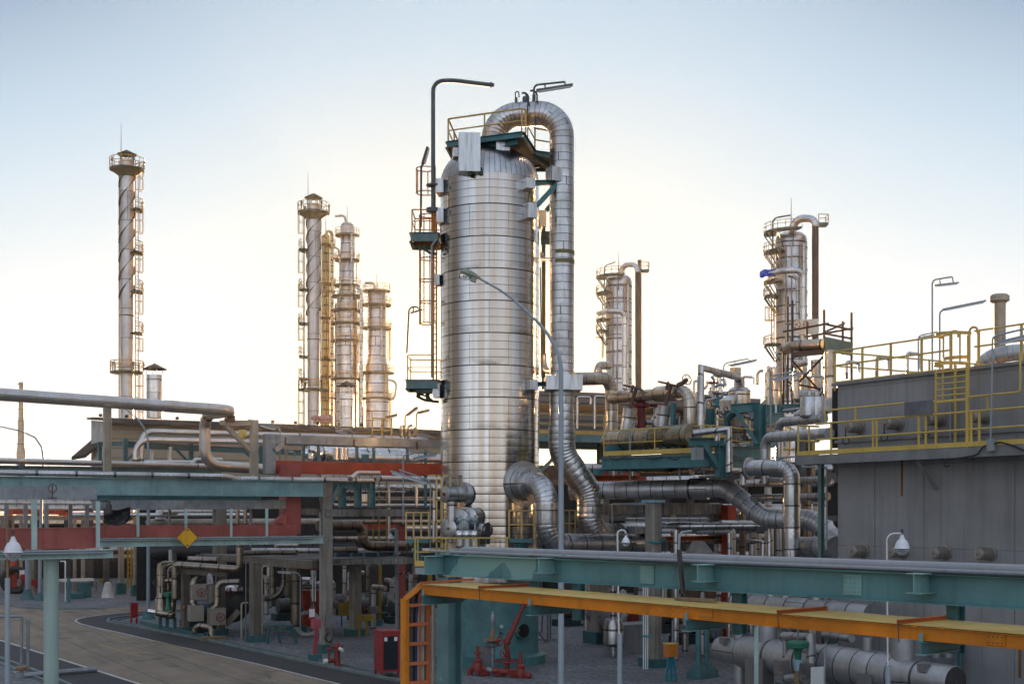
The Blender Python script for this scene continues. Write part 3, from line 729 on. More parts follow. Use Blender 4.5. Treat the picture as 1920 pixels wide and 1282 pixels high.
def stepped_tower(label,x,d,secs,plats,mat='far_cladding',side=1,goose=None,extra=()):
 """secs: (picture row, width) down the shell"""
 F(540,310,2.5125);c=GD(x,d);u=M(1,d);z=lambda y:ZH(y,d)
 t=thing('distillation_tower',label,'tower',c)
 prof=[(w*u/2,z(y))for y,w in secs][::-1];prof=[(prof[0][0],0)]+prof;top=prof[-1]
 prof+=[(top[0]*.8,top[1]+top[0]*.35),(top[0]*.3,top[1]+top[0]*.55)]
 MB().lathe(c,prof,32,vs=[p[1]/1.25 for p in prof]).build('tower_shell',mat,t)
 def rad(zz):
  for(r0,z0),(r1,z1)in zip(prof,prof[1:]):
   if z0<=zz<=z1:return r0+(r1-r0)*(zz-z0)/max(.01,z1-z0)
  return top[0]
 for y,a0,a1 in plats:
  r=rad(z(y));ring_platform(t,c,z(y),r,r+26*u,a0,a1,'yellow_brown','yellow_weathered',h=.8,th=7*u,r=.035,n=18)
 lev=sorted([0]+[z(y)for y,_,_ in plats])
 for i,(q0,q1)in enumerate(zip(lev,lev[1:])):
  r=rad(q0)+10*u;a=(.5 if i%2 else 2.5)-math.pi/2+.3
  if q1-q0>1.5:ladder(t,c+Vector((math.cos(a+(0 if i%2 else-.4))*r,math.sin(a)*r,0))+UP*q0,q1+1,(math.cos(a),math.sin(a),0),.5,'yellow_weathered',q0+2.2 if q1-q0>4 else None,r=.04,step=.5,hoop=1.2)
 for k,(xx,y0,y1,w,m)in enumerate(extra):
  q=P(xx,y0,d-rad(z(y1))*.75-.3);q2=P(xx,y1,d-rad(z(y1))*.75-.3);MB().cyl(q2,q,w*u/2,8).build('riser_pipe',m,t)
 if goose:
  pts=[P(a,b,d)for a,b in goose];MB().tube(pts,6*u,10,22*u).build('vent_pipe','far_cladding',t)
 MB().cyl(c+UP*top[1],c+UP*(top[1]+95*u),.06,5,.03).build('lightning_rod','dark_steel',t)
 return t
paint('yellow_brown',(.17,.125,.06),.6,.4);paint('scaffold_yellow',(.55,.40,.07),.5,.3)
stepped_tower('narrow scaffolded tower glowing yellow between the flue stack and the tall stepped tower',178,185,[(335,36),(1240,40)],[(380,2.6,6.9),(565,0,6.28),(600,2.6,6.9),(725,2.6,6.9),(920,0,6.28),(1000,2.6,6.9),(1100,2.6,6.9)],'scaffold_cladding',extra=[(165,350,1230,5,'scaffold_yellow'),(190,400,1230,5,'scaffold_yellow'),(180,420,1230,4,'red_iron')])
stepped_tower('tallest warm lit stepped tower of the left cluster, with ring platforms all the way up',279,172,[(285,62),(560,66),(640,98),(1240,104)],[(335,2.4,6.6),(452,2.2,7.0),(572,0,6.28),(622,0,6.28),(690,0,6.28),(750,0,6.28),(832,2.2,6.6),(1012,0,6.28)],goose=[(279,290),(272,262),(265,236),(222,240)],extra=[(317,840,1240,7,'red_iron'),(225,650,1240,7,'red_iron'),(245,400,640,8,'far_cladding'),(300,300,1240,8,'far_cladding')])
stepped_tower('shorter wide warm lit tower with a conical shoulder, right of the tall stepped tower',418,172,[(605,84),(905,88),(960,112),(1240,116)],[(598,1.5,6.6),(663,0,6.28),(772,0,6.28),(982,0,6.28),(1102,0,6.28)],goose=[(410,600),(408,572),(402,553),(362,555)],extra=[(414,975,1100,6,'red_iron'),(352,1100,1240,7,'red_iron'),(378,620,900,8,'far_cladding'),(440,620,900,7,'far_cladding')])
F(540,310,2.5125)
pipe('bent overhead pipe capping the narrow scaffolded tower',[(180,345,184),(180,312,184),(207,312,184),(207,1240,184)],15,'scaffold_cladding',bend=1.0)
pipe('looped pipe running down between the tall and the shorter warm lit towers',[(318,575,170),(345,575,170),(345,1240,170)],14,'far_cladding',bend=1.2)
pipe('short crooked side pipe on the right of the shorter warm lit tower',[(475,1010,171),(512,1018,171),(505,1090,171),(480,1100,171)],12,'far_cladding',bend=.8)
pipe('square side loop pipe on the yellow scaffolded tower',[(195,388,183),(240,388,183),(240,432,183),(210,440,183)],9,'scaffold_cladding',bend=.6)
def drum_tower(label,fr,x,d,w,ytop,upipe,brown,plats,ringpipe,dv,lows,tarp=None):
 F(*fr);c=GD(x,d);u=M(1,d);z=lambda y:ZH(y,d);r=w*u/2
 t=thing('refining_column',label,'tower',c)
 zt=z(ytop);prof=[(r,0),(r,zt),(r*.93,zt+r*.3),(r*.7,zt+r*.52),(r*.3,zt+r*.64),(.02,zt+r*.68)]
 MB().lathe(c,prof,40,vs=[p[1]/1.3 for p in prof]).build('tower_shell','far_cladding',t)
 for y,a0,a1 in plats:
  ring_platform(t,c,z(y),r,r+.95,a0,a1,'tower_deck','yellow_weathered',h=.62,th=.14,r=.025,n=16)
  mb=MB()
  for k in range(4):
   a=a0+(a1-a0)*(k+.5)/4;e=Vector((math.cos(a),math.sin(a),0));q=Vector((c.x,c.y,z(y)));mb.cyl(q+e*r-UP*1.3,q+e*(r+.9),.05,5)
  mb.build('platform_bracket','grey_green_steel',t)
 for q0,q1,a in lows:
  p=c+Vector((math.cos(a),math.sin(a),0))*(r+.35);p.z=z(q0);ladder(t,p,z(q1),(math.cos(a),math.sin(a),0),.5,'yellow_weathered',z(q0)+2,r=.04,step=.5,hoop=1.1)
 for y in range(int(ytop)+40,int(ytop)+900,128):
  MB().lathe(Vector((c.x,c.y,z(y))),[(r,-.04),(r+.05,-.04),(r+.05,.04),(r,.04)],40,caps=False).build('stiffener_ring','mid_steel',t)
 for k in(-.55,-.2,.35,.62):
  p=c+Vector((k*r,-math.sqrt(1-k*k)*r-.1,0));MB().cyl(Vector((p.x,p.y,z(ytop+900))),Vector((p.x,p.y,z(ytop+30))),.06 if k<.5 else .13,6).build('riser_pipe','cream_steel' if k<.4 else 'far_bright',t)
 MB().cyl(c+UP*zt,c+UP*(zt+250*u),.06,5,.02).build('lightning_rod','dark_steel',t)
 MB().tube([P(*p,d-r*.6)for p in dv],4.5*u,8,34*u).build('davit','dark_green',t)
 return t,c,r,u
fr=(1090,460,4.27)
t,c,r,u=drum_tower('pale refining column just right of the main vessel, with a bright bend at its top',fr,300,125,208,300,0,0,[(262,2.5,4.9),(395,2.7,4.1),(608,2.8,3.9),(695,2.9,3.7)],0,[(185,330),(185,165),(272,133)],[(905,700,3.3),(600,400,3.5)])
F(*fr)
pipe('shiny overhead bend on top of the pale refining column',[(318,245,124),(318,155,124),(449,155,123),(449,215,123)],42,'far_bright',bend=M(62,125),sp=3,spe=3)
pipe('brown unclad downcomer pipe beside the pale refining column',[(449,216,123),(449,1150,123)],38,'brown_pipe',sp=9)
pipe('thin pale pipe behind the brown downcomer of the pale refining column',[(466,118,126),(466,1170,126)],32,'rust_pipe',sp=9)
pipe('curved feed pipe wrapped around the waist of the pale refining column',[(345,1150,119.3),(345,530,119.3),(240,528,119.0),(135,545,121),(125,560,126)],40,'far_bright',bend=1.0,sp=2)
t2=thing('side_platform','small railed platform on the brown pipe by the pale refining column','platform',P(505,205,124));q=P(505,205,124)
MB().box(q,Vector((1,0,0)),Vector((0,1,0)),UP,.8,1.0,.2).build('deck','grey_green_steel',t2);railing(t2,h=.65,pts=[q+Vector(v)for v in((-.4,-.5,.1),(.4,-.5,.1),(.4,.5,.1))],split=False,toe=0,r=.035,mat='yellow_weathered')
fr=(1400,360,3.054)
t,c,r,u=drum_tower('silver refining column at right with a blue tarp on its side platform',fr,255,105,180,285,0,0,[(240,2.5,4.9),(352,2.7,4.1),(522,2.8,3.9),(605,2.9,3.7),(882,2.9,3.8)],0,[(150,330),(150,150),(250,133)],[(880,620,3.4),(520,360,3.4)])
F(*fr)
pipe('shiny ribbed overhead bend on top of the silver refining column',[(262,235,104),(262,152,104),(393,152,103),(393,198,103)],44,'far_bright',bend=M(60,105),sp=.6,spe=.4)
pipe('brown unclad downcomer pipe beside the silver refining column',[(393,199,103),(393,850,103)],38,'brown_pipe',sp=9)
pipe('curved feed pipe wrapped around the silver refining column under the tarp',[(323,770,99.5),(323,448,99.5),(230,448,99.2),(130,475,101.3),(112,495,105)],35,'far_bright',bend=.9,sp=1.5)
pipe('second drop pipe just left of the curved feed on the silver column',[(292,700,100),(292,478,100),(240,478,100.2)],24,'aluminium_dull',bend=.6)
t2=thing('side_platform','small railed platform near the top of the brown pipe by the silver column','platform',P(440,185,104));q=P(432,188,104)
MB().box(q,Vector((1,0,0)),Vector((0,1,0)),UP,.8,1.0,.2).build('deck','grey_green_steel',t2);railing(t2,h=.65,pts=[q+Vector(v)for v in((-.4,-.5,.1),(.4,-.5,.1),(.4,.5,.1))],split=False,toe=0,r=.035,mat='yellow_weathered')
mb=MB();n=10;rows=[]
random.seed(3)
for i in range(n+1):
 row=[]
 for j in range(6):
  fx=i/n;fy=j/5;row.append(P(75+90*fx,470-34*math.sin(1.3*fx+.35)*(1-.75*fy)-6*math.sin(7*fx+3*fy),101.5-1.1*fy+.12*math.sin(9*fx+5*fy))+Vector((0,0,-.25*fy)))
 rows.append(row)
for rw in rows:mb.v+=rw
for i in range(n):
 for j in range(5):a=i*6+j;mb.face([a,a+1,a+7,a+6],None,True)
k=len(mb.v);mb.v+=[p+Vector((0,.03,-.05))for p in mb.v[:]]
for f in list(mb.f):mb.face([i+k for i in f][::-1],None,True)
solo(mb,'tarp','tarp_blue','crumpled blue tarp draped on the rail of the silver refining column','tarp')
# ---------------------------------------------------------------- main vessel
F();VD=58.;VC=GD(918.5,VD);VR=M(92.3,VD);zv=lambda y:ZH(y,VD)
vessel=thing('process_vessel','huge shiny metal clad vertical vessel on a teal skirt in the middle of the plant','vessel',VC)
z0,z1=zv(1087),zv(345.5);rows=[(VR,z0+(z1-z0)*i/40)for i in range(41)];per=M(14.55,VD)
off=(zv(404)-0)/per;off=off-math.floor(off/4)*4
mb=MB();a0=(3/360.)
mb.lathe(Vector((VC.x,VC.y,0)),rows,112,vs=[p[1]/per-off+400 for p in rows],caps=False);mb.build('shell','vessel_cladding',vessel)
mb=MB();mb.lathe(Vector((VC.x,VC.y,z1)),[(VR*1.004,-.03),(VR*1.004,.0)]+[(VR*math.cos(a*math.pi/28)**.9,1.62*math.sin(a*math.pi/28))for a in range(1,14)]+[(.01,1.62)],96,caps=False);mb.build('dome','dome_cladding',vessel)
mb=MB();mb.lathe(VC,[(VR*1.13,0),(VR*1.13,.35),(VR*1.0,.42),(VR*.985,.5),(VR*.985,z0+.02)],80);sk=mb.build('skirt','skirt_paint',vessel)
F(740,840,2.9)
def on_shell(x,y,push=0.):
 """point of the vessel wall at a picture position"""
 k=(sx(x)-CX)/FPX;A=k*k+1;B=-2*(k*VC.x+VC.y);C=VC.x**2+VC.y**2-(VR+push)**2
 d=(-B-math.sqrt(max(0,B*B-4*A*C)))/(2*A);p=P(x,y,d);n=Vector((p.x-VC.x,p.y-VC.y,0)).normalized();return p,n
p,n=on_shell(688,990)
MB().cyl(p-n*.05,p+n*.18,.36,22).build('manhole_collar','skirt_paint',vessel);MB().cyl(p+n*.181,p+n*.186,.31,22).build('manhole','dark_opening',vessel)
def shell_box(x0,y0,x1,y1,depth=.55,nm='cover_box',push=0,slope=0):
 q,n=on_shell((x0+x1)/2,(y0+y1)/2);s=n.cross(UP).normalized();s=s if s.x>0 else-s
 w=M(x1-x0,q.y);h=M(y1-y0,q.y);dd=depth;mb=MB();mb.box(q+n*(dd/2-.12+push),s,n,UP,w,dd+.24,h)
 o=mb.build(nm,'sheet_box',vessel)
 return o
F(740,120,4.577)
q=P(644,758,55.55);ax=Vector((1,.10,0)).normalized();ay=ax.cross(UP)*-1
MB().box(q+ay*.32,ax,ay,UP,M(182,55.5),.85,M(332,55.5)).build('cover_box','sheet_box',vessel)
MB().box(P(735,930,55.9),ax,ay,UP,M(30,56),.5,M(60,56)).build('cover_bracket','dark_green',vessel)
MB().box(P(645,945,55.7),ax,ay,UP,M(24,56),.3,M(30,56)).build('cover_bracket','dark_green',vessel)
for(a,b,c,d_),k in(((868,665,985,752),.5),((500,725,555,800),.4)):
 q=P((a+c)/2,(b+d_)/2,56.6);MB().box(q+ay*.2,ax,ay,UP,M(c-a,56.6),k+.3,M(d_-b,56.6)).build('cover_box','sheet_box',vessel)
def side_box(x0,y0,x1,y1,d,dd=.7,rz=0.,mat='sheet_box'):
 a=Vector((math.cos(rz),math.sin(rz),0));b=Vector((-math.sin(rz),math.cos(rz),0));q=P((x0+x1)/2,(y0+y1)/2,d)
 return MB().box(q+b*dd/2,a,b,UP,M(x1-x0,d),dd,M(y1-y0,d)).build('cover_box',mat,vessel)
side_box(352,982,418,1100,56.8,.9,-.1);side_box(358,1232,418,1355,56.8,.9,-.1)
side_box(1130,978,1212,1064,56.0,.9,.45);side_box(1142,1190,1225,1318,56.0,.9,.45)
side_box(1246,1255,1302,1392,58.2,.6,.2,'sheet_warm')
F(740,380,4.577);side_box(344,612,384,702,57.4,.6,-.1)
F(740,640,4.2725);side_box(1080,305,1150,384,56.3,.8,.45);side_box(304,338,360,446,57.2,.7,-.1)
F(740,120,4.577)
mb=MB();mb.ibeam(P(1205,1022,56.6),P(1400,1015,57.2),.22,.2);mb.bar(P(1222,1215,56.6),P(1392,1030,57.0),.16,.2);mb.build('guide_bracket','teal_plain',vessel)
F(740,640,4.2725)
mb=MB();mb.ibeam(P(1140,342,56.6),P(1225,340,57),.2,.18);mb.build('guide_bracket','teal_plain',vessel)
F(740,120,4.577)
L0=P(450,672,57.3);N0=P(1095,588,55.8);R0=P(1200,742,58.7);zd=N0.z
pts=[Vector((p.x,p.y,zd))for p in(L0,N0,R0)];far=Vector((L0.x+.4,L0.y+4.2,zd));R1_=Vector((R0.x+1.15,R0.y+.6,zd));R2_=Vector((R0.x+1.3,R0.y+2.6,zd));
top=thing('top_platform','railed platform with teal edge beams around the pipe on top of the vessel dome','platform',Vector((VC.x,VC.y,zd-.3)))
deck=pts+[R1_,R2_,far]
MB().prism([p-UP*.06 for p in deck],(0,0,.05)).build('deck_grating','grating',top)
for a,b in zip(deck,deck[1:]+deck[:1]):
 mb=MB();mb.channel(a-UP*.1,b-UP*.1,.26,.09,side=1);mb.build('edge_beam','teal_plain',top)
mb=MB();mb.ibeam(pts[0].lerp(pts[1],.05)-UP*.32+Vector((.1,.35,0)),pts[1]-UP*.32+Vector((-.2,.35,0)),.24,.16);mb.build('joist','teal_plain',top)
mb=MB();mb.ibeam(pts[2].lerp(pts[1],.1)-UP*.34,R2_-UP*.34,.24,.16);mb.build('joist','dark_green',top)
inn=[deck[0]+Vector((.08,.12,0)),deck[0]+Vector((.05,.02,0)),deck[1]+Vector((-.02,.03,0)),deck[1]+Vector((.1,.12,0)),deck[2]+Vector((.02,.02,0)),deck[3]+Vector((-.04,0,0)),deck[4]+Vector((-.05,-.05,0))]
railing(top,[deck[5]+Vector((0,-.06,0))]+inn[1:3]+[deck[1]+Vector((.15,.22,0))]+inn[4:],1.05,1.9,.042,'cream_rail',toe=0)
MB().box(P(1260,800,60.9),Vector((1,0,0)),Vector((0,1,0)),UP,1.5,1.4,.1).build('step_grating','grating',top)
mb=MB();mb.tube([P(1200,886,60.2),P(1305,866,60.5),P(1260,770,60.5)],.06,6,.02);mb.cyl(P(1240,880,60.3),P(1245,770,60.4),.05,6);mb.build('step_frame','rust_steel',top)
F()
oh=pipe('thick silver overhead pipe arching from the vessel dome and running down beside it',[(925,276,58),(925,217.5,58),(1053.5,211,57.4),('V',846)],45.5,'aluminium_cladding',n=32,bend=M(46,57.5),sp=.36,spe=.2,steps=14)
pipe('fat ribbed lower leg of the overhead pipe, kinked right and bending into the level pipes',[(1053.5,800,57.4),(1053.5,850,57.4),(1106,925,57.6),(1106,1006,57.6),('B',1215,1004)],50,'aluminium_cladding',n=32,bend=M(60,57.5),sp=.3,spe=.15,steps=14)
F(740,120,4.577)
MB().box(P(1384,955,57.0),DA,DB,UP,.55,.75,.62).build('support_box','sheet_box',oh)
F(740,380,4.577)
q=P(1438,0,57.4)
for y0,y1 in((420,450),(496,530)):
 MB().lathe(Vector((q.x,q.y,ZH(y1,57.4))),[(M(107,57.4),0),(M(107,57.4),M(y1-y0,57.4))],32,caps=False).build('marking_band','olive_band',oh)
F(740,640,4.2725)
for(a,b,c,d_)in((1205,285,1280,395),(1280,270,1385,395),(1385,280,1492,398)):
 MB().box(P((a+c)/2,(b+d_)/2,56.8),Vector((1,.05,0)).normalized(),Vector((-.05,1,0)).normalized(),UP,M(c-a,57),1.5,M(d_-b,57)).build('collar_box','sheet_box',oh)
F(740,840,2.9)
p,n=on_shell(700,192);n2=Vector((.55,-.83,0)).normalized();e=p+n2*.95
nz=pipe('silver pipe leaving the lower right of the vessel, dropping and turning right',[p-n2*.3,along(p,n2,827),('V',525),('B',1370,523)],0.97,'aluminium_cladding',hi=True,n=30,bend=.95,sp=.8,spe=.16,steps=14)
mb=MB();mb.lathe(p-n2*.35,[(1.02,0),(1.02,.3),(1.0,.42),(.62,.44)],40,n2);mb.build('flange_cover','aluminium_cladding',nz)
mb=MB();mb.lathe(p+n2*.05,[(.76,0),(.76,.62),(.75,.64),(.49,.66)],36,n2,vs=[0,.6,.62,.7]);mb.build('nozzle_sleeve','aluminium_cladding',nz)
p,n=on_shell(372,252);n3=Vector((-.80,-.6,0)).normalized()
ln=thing('nozzle','short blind ended nozzle with a round collar on the lower left of the vessel','nozzle',p)
MB().lathe(p-n3*.25,[(.56,0),(.56,.22),(.54,.3),(.3,.31)],32,n3).build('flange_cover','aluminium_cladding',ln)
MB().lathe(p,[(.34,0),(.34,.98),(.3,1.0),(.02,1.0)],28,n3,vs=[0,2.3,2.35,2.4]).build('nozzle_body','aluminium_cladding',ln);MB().cyl(p+n3*1.0,p+n3*1.04,.08,10).build('plug','red_iron',ln)
F(740,120,4.577)
dv=pipe('tall dark grey gooseneck pipe bending over the left of the dome',[(330,1250,57),(330,148,57),(505,142,57),(845,184,56)],36,'lamp_dark',bend=M(150,57),sp=9)
for y in(1048,1252,1268):
 q=P(328,y,57);MB().cyl(q,q+UP*.07,.3,20).build('flange','lamp_dark',dv)
MB().tube([P(826,160,56),P(826,205,56)],.05,6).build('hook','dark_steel',dv)
lt=thing('caged_ladder','orange brown caged ladder climbing the left side of the vessel','ladder',GD(0,58.3)+Vector((P(335,0,58.3).x-GD(0,58.3).x,0,0)))
F(740,120,4.577);zt=ZH(900,58.3)
F(740,380,4.577)
xb=P(345,0,58.3).x;out=Vector((-1,-.35,0)).normalized()
zA=ZH(290,58.3);zB=ZH(1040,58.3)
F(740,640,4.2725);zlow=ZH(310,58.3)
ladder(lt,Vector((xb,58.3,zlow)),zA+1.2,out,.5,'orange_rail',zB,r=.035,cr=.4,hoop=.98)
ladder(lt,Vector((xb-.1,58.9,zA)),zt+.2,out,.5,'orange_rail',zA+2.1,r=.035,cr=.45,hoop=1.1)
def side_deck(label,x0,x1,ytop,ybot,d,rail_y,fr,name='side_platform'):
 F(*fr);t=thing(name,label,'platform',P((x0+x1)/2,ybot,d));a=P(x0,ytop,d-.8);b=P(x1,ytop,d-.8);z=a.z
 c=[Vector((a.x,d-.8,z)),Vector((b.x,d-.8,z)),Vector((b.x,d+1.1,z)),Vector((a.x,d+1.1,z))]
 MB().hexa([p-UP*.12 for p in c]+[p for p in c]).build('deck','grating',t)
 for i in range(4):MB().ibeam(c[i]-UP*.2,c[(i+1)%4]-UP*.2,.4,.14).build('edge_beam','grey_green_steel',t)
 h=M(ytop-rail_y,d);railing(t,[c[1]+Vector((-.25,.05,0)),c[0]+Vector((.06,.05,0)),c[3]+Vector((.06,-.05,0)),c[2]],h,1.2,.03,'orange_rail',toe=0)
 return t
side_deck('upper left side platform with orange rails half way up the vessel',136,372,255,345,58,60,(740,380,4.577))
t=side_deck('lower left side platform with yellow rails and fittings beneath, on the vessel',92,350,305,380,58,112,(740,640,4.2725))
F(740,640,4.2725)
mb=MB();mb.bar(P(175,395,57.5),P(305,395,57.5),.5,.25);mb.tube([P(180,440,57.5),P(240,470,57.5),P(355,485,57.6)],.07,6,.4);mb.tube([P(200,420,57.5),P(260,440,57.5),P(300,470,57.6)],.05,6,.3);mb.cyl(P(265,420,57.6),P(265,470,57.6),.1,8);mb.cyl(P(190,420,57.6),P(190,450,57.6),.1,8);mb.build('under_fittings','dark_green',t)
F(740,380,4.577)
t3=thing('fittings','dark pipe fittings hanging under the upper left side platform of the vessel','fittings',P(240,420,57.6))
mb=MB();mb.tube([P(175,372,57.4),P(240,390,57.4),P(300,430,57.5),P(360,440,57.6)],.06,6,.3);mb.tube([P(200,400,57.4),P(250,380,57.4),P(340,400,57.5)],.05,6,.3);mb.build('pipework','dark_green',t3)
pipe('thin grey conduit pipe down the left flank of the vessel',[(362,312,57.1),(318,368,57.0),(318,1500,57.0)],17,'lamp_grey',bend=.2,sp=9)
tube_lamp('dark tube lamp on a thin gooseneck rising from the lower left platform of the vessel',57.3,(104,1290),(124,895),(190,893),(135,945),(240,915),'rust_steel',rw=14/4.577,fw=3.4)
F(740,120,4.577)
tube_lamp('twin tube flood lamp tipped upright at the head of the caged ladder',58.2,(225,1400),(228,880),(252,850),(238,860),(283,715),'rust_steel',rw=4,fw=8)
tube_lamp('long tube lamp on a bent arm above the arch of the thick overhead pipe',57.6,(1196,330),(1196,182),(1460,155),(1215,230),(1528,180),'lamp_dark',rw=4,fw=7)
for x,y0,y1,w,lab in((1042,335,290,26,'left thin vent stub on the arch of the overhead pipe'),(1122,325,285,52,'wide capped vent stub in the middle of the overhead pipe arch'),(1195,315,265,30,'right vent stub under the long lamp on the overhead pipe arch')):
 q=P(x,y0+12,57.6);t=thing('vent_stub',lab,'vent',q);MB().cyl(q,P(x,y1,57.6),M(w/2,57.6),12).build('stub','lamp_dark',t)
 mb=MB();mb.tube([P(x-6,y1,57.6),P(x-6,y1-50,57.6),P(x+22,y1-52,57.6),P(x+26,y1,57.6)]if w<30 else[P(x-30,y1-30,57.6),P(x-10,y1-45,57.6),P(x+25,y1-10,57.6),P(x+28,y1+60,57.1)],.03 if w<30 else .045,6,.15);mb.build('vent_tube','dark_steel',t)
F(740,120,4.577)
pipe('thin dark pole clamped to the near corner rail of the top platform',[(1142,670,57.0),(1142,290,57.0),(1120,262,57.0)],9,'dark_steel',bend=.2,sp=9)
F(740,380,4.577)
pipe('mossy green riser pipe in the gap between the vessel and the overhead pipe',[(1278,100,59.6),(1278,1600,59.6)],34,'mossy_pipe',sp=3)
pipe('thin grey riser at the right edge of the vessel',[(1250,560,59.2),(1262,1500,59.2)],12,'lamp_grey',sp=9)
t=thing('side_platform','narrow green landing bridging the vessel and the overhead pipe','platform',P(1290,350,59.5))
mb=MB();mb.bar(P(1255,288,59.4),P(1340,288,59.4),1.2,.2);mb.build('deck','grey_green_steel',t);MB().ibeam(P(1255,330,59),P(1340,330,59),.3,.14).build('edge_beam','grey_green_steel',t)
MB().ibeam(P(1300,70,59),P(1345,20,59),.2,.14).build('brace','teal_plain',t)
pipe('short elbow pipe joining the mossy riser to the overhead pipe',[(1262,430,59.4),(1262,490,59.4),(1340,490,58.2)],40,'aluminium_warm',bend=.4)
F(740,640,4.2725)
pipe('corrugated elbow pipe in the gap at the lower right of the vessel',[(1190,100,59.4),(1190,238,59.4),(1290,238,58.4)],52,'aluminium_warm',bend=.6,spe=.1)
# ---------------------------------------------------------------- left: racks, shed, pumps
F()
pipe('long smooth overhead pipe crossing the upper left and looping down at its elbow',[(-60,735,53.2),(440,770,60),(384,777,63),(384,872,63),(520,881,66)],24.5,'smooth_pipe',n=26,bend=M(34,58),sp=14,spe=20,wd=53.2,steps=10)
t=thing('steel_post','cream steel post holding up the long smooth overhead pipe','post',P(201,896,56.4));q=GD(201,56.4)
MB().ibeam(Vector((q.x,q.y,ZH(896,56.4))),q+UP*ZH(762,56.4),.3,.3).build('post_shaft','cream_steel',t);MB().box(q+UP*ZH(760,56.4),DA,DB,UP,.4,.4,.06).build('cap_plate','cream_steel',t)
F(0,640,4)
t=thing('pipe_gantry','cream steel bracket frame under the elbow of the long overhead pipe','gantry',P(1895,1030,61.5));d=61.5
mb=MB();q=GD(1905,d);mb.bar(Vector((q.x,q.y,ZH(1030,d))),q+UP*ZH(590,d),.34,.34);mb.build('post_shaft','cream_steel',t)
MB().bar(P(1660,610,60.4),P(1890,612,d),.3,.24).build('cross_beam','cream_steel',t);MB().bar(P(1690,630,60.5),P(1890,830,d),.2,.2).build('brace','cream_steel',t)
MB().box(P(1725,580,60.5),DA,DB,UP,.3,.4,.3).build('pipe_shoe','rust_steel',t)
q=GD(1990,62);
F()
E0=P(207,787,95);E1=along(E0,DB,838);d0,d1=95,E1.y;W=Vector((E0.x,E0.y,0));WB=Vector((E1.x,E1.y,0));ez=E0.z;bk=DA*16
t=thing('shed','long low shed with a dark corrugated roof and tan plank walls behind the pipe racks','building',W)
o2=DA*.6
MB().prism([W+o2+UP*(ez-4.5),WB+o2+UP*(ez-4.5),WB+o2+UP*(ez-.05),W+o2+UP*(ez-.05)],DA*.2).build('upper_wall','shed_wall',t)
MB().prism([W+o2*1.6+DB*2.2,WB+o2*1.6,WB+o2*1.6+UP*(ez-4.5),W+o2*1.6+UP*(ez-4.5)+DB*2.2],DA*.2).build('shade_panel','shade_black',t)  # near-black panel painted for the shaded bay, also stops low sun
rf=MB();n=80;L=(WB-W).length;a=W-DB*.6-DA*.4+UP*(ez-.1);b=a+DA*5.5+UP*.42
mb=MB();mb.hexa([a,a+DB*(L+1),b+DB*(L+1),b]+[p+UP*.16 for p in(a,a+DB*(L+1),b+DB*(L+1),b)])
for f in mb.uv:pass
ro=mb.build('roof','roof_sheet',t)
rb=MB()
for i in range(1,int(L/.38)):
 p=a+DB*i*.38+UP*.17;rb.bar(p,p+(b-a),.1,.07)
rb.build('roof_rib','roof_sheet',ro)
for i in range(0,int(L),2):
 p=a+DB*(i+1)+(b-a)*.98+UP*.25;MB().cyl(p,p+UP*.22,.14,8).build('ridge_vent','roof_sheet',ro)if i%2==0 else None
MB().bar(a-DA*.05,a+DB*(L+1)-DA*.05,.16,.3).build('gutter','dark_steel',ro)
g0=W-DB*.1;MB().prism([g0+o2+UP*(ez-4.5),g0+o2+UP*(ez-.1),g0+DA*5+UP*(ez+.25),g0+DA*5+UP*(ez-4.5)],-DB*.2).build('gable_wall','white_wall',t)
lt0=P(207,818,96);lt1=P(160,858,97.5)
mb=MB();mb.hexa([lt0,lt1,lt1+DA*5,lt0+DA*5]+[p+UP*.25 for p in(lt0,lt1,lt1+DA*5,lt0+DA*5)]);mb.build('lean_to_roof','roof_sheet',t)
MB().prism([Vector((lt1.x+.6,lt1.y+.3,9.)),Vector((lt0.x,lt0.y+.3,9.)),lt0+Vector((0,.3,-.1)),lt1+Vector((.6,.3,.1))],DA*.2).build('lean_to_wall','white_wall',t)
def vent(label,x,y0,y1,w,d,capy,mat='far_bright'):
 F();q=GD(x,d);q.z=ZH(y1,d);r=M(w,d)/2;t=thing('roof_vent',label,'vent',q);u=M(1,d)
 MB().cyl(q,Vector((q.x,q.y,ZH(y0,d))),r,22).build('vent_duct',mat,t);MB().lathe(Vector((q.x,q.y,ZH(y0+9,d))),[(r,-u),(r*1.06,-u),(r*1.06,u),(r,u)],22,caps=False).build('duct_band','mid_steel',t)
 zc=ZH(capy,d);MB().lathe(Vector((q.x,q.y,zc)),[(r*1.5,-u*.6),(r*1.52,0),(.02,11*u)],20).build('rain_cap','roof_sheet',t)
 for k in range(4):
  e=Vector((math.cos(k*1.57+.5),math.sin(k*1.57+.5),0))*r*.97;MB().cyl(Vector((q.x,q.y,ZH(y0+6,d)))+e,Vector((q.x,q.y,zc))+e,u*.7,5).build('cap_strut',mat,t)
vent('hooded round roof vent beside the tall left flue stack',290,703,784,30,101,692);vent('hooded round roof vent in front of the tallest stepped tower',650,740,808,26,106,724)
F(440,700,4.571)
t=thing('red_valve_header','dusty pink pipe header with stubs on the shed roof by the spiral flue stack','pipework',P(740,440,112))
mb=MB();mb.cyl(P(655,380,112),P(835,395,112),.18,10);mb.cyl(P(690,415,111.5),P(800,415,111.5),.15,10)
for x in(690,745,770,815):mb.cyl(P(x,365,111.6),P(x,430,111.6),.16,10);mb.sphere(P(x,380,111.4),.3,8)
mb.build('header','dusty_pink',t)
F(0,640,4)
pipe('upper of the two bent silver pipes in front of the shed',[(1060,900,84),(1060,672,84),('B',3200,735)],42,'smooth_pipe',sp=12,spe=20,bend=.8)
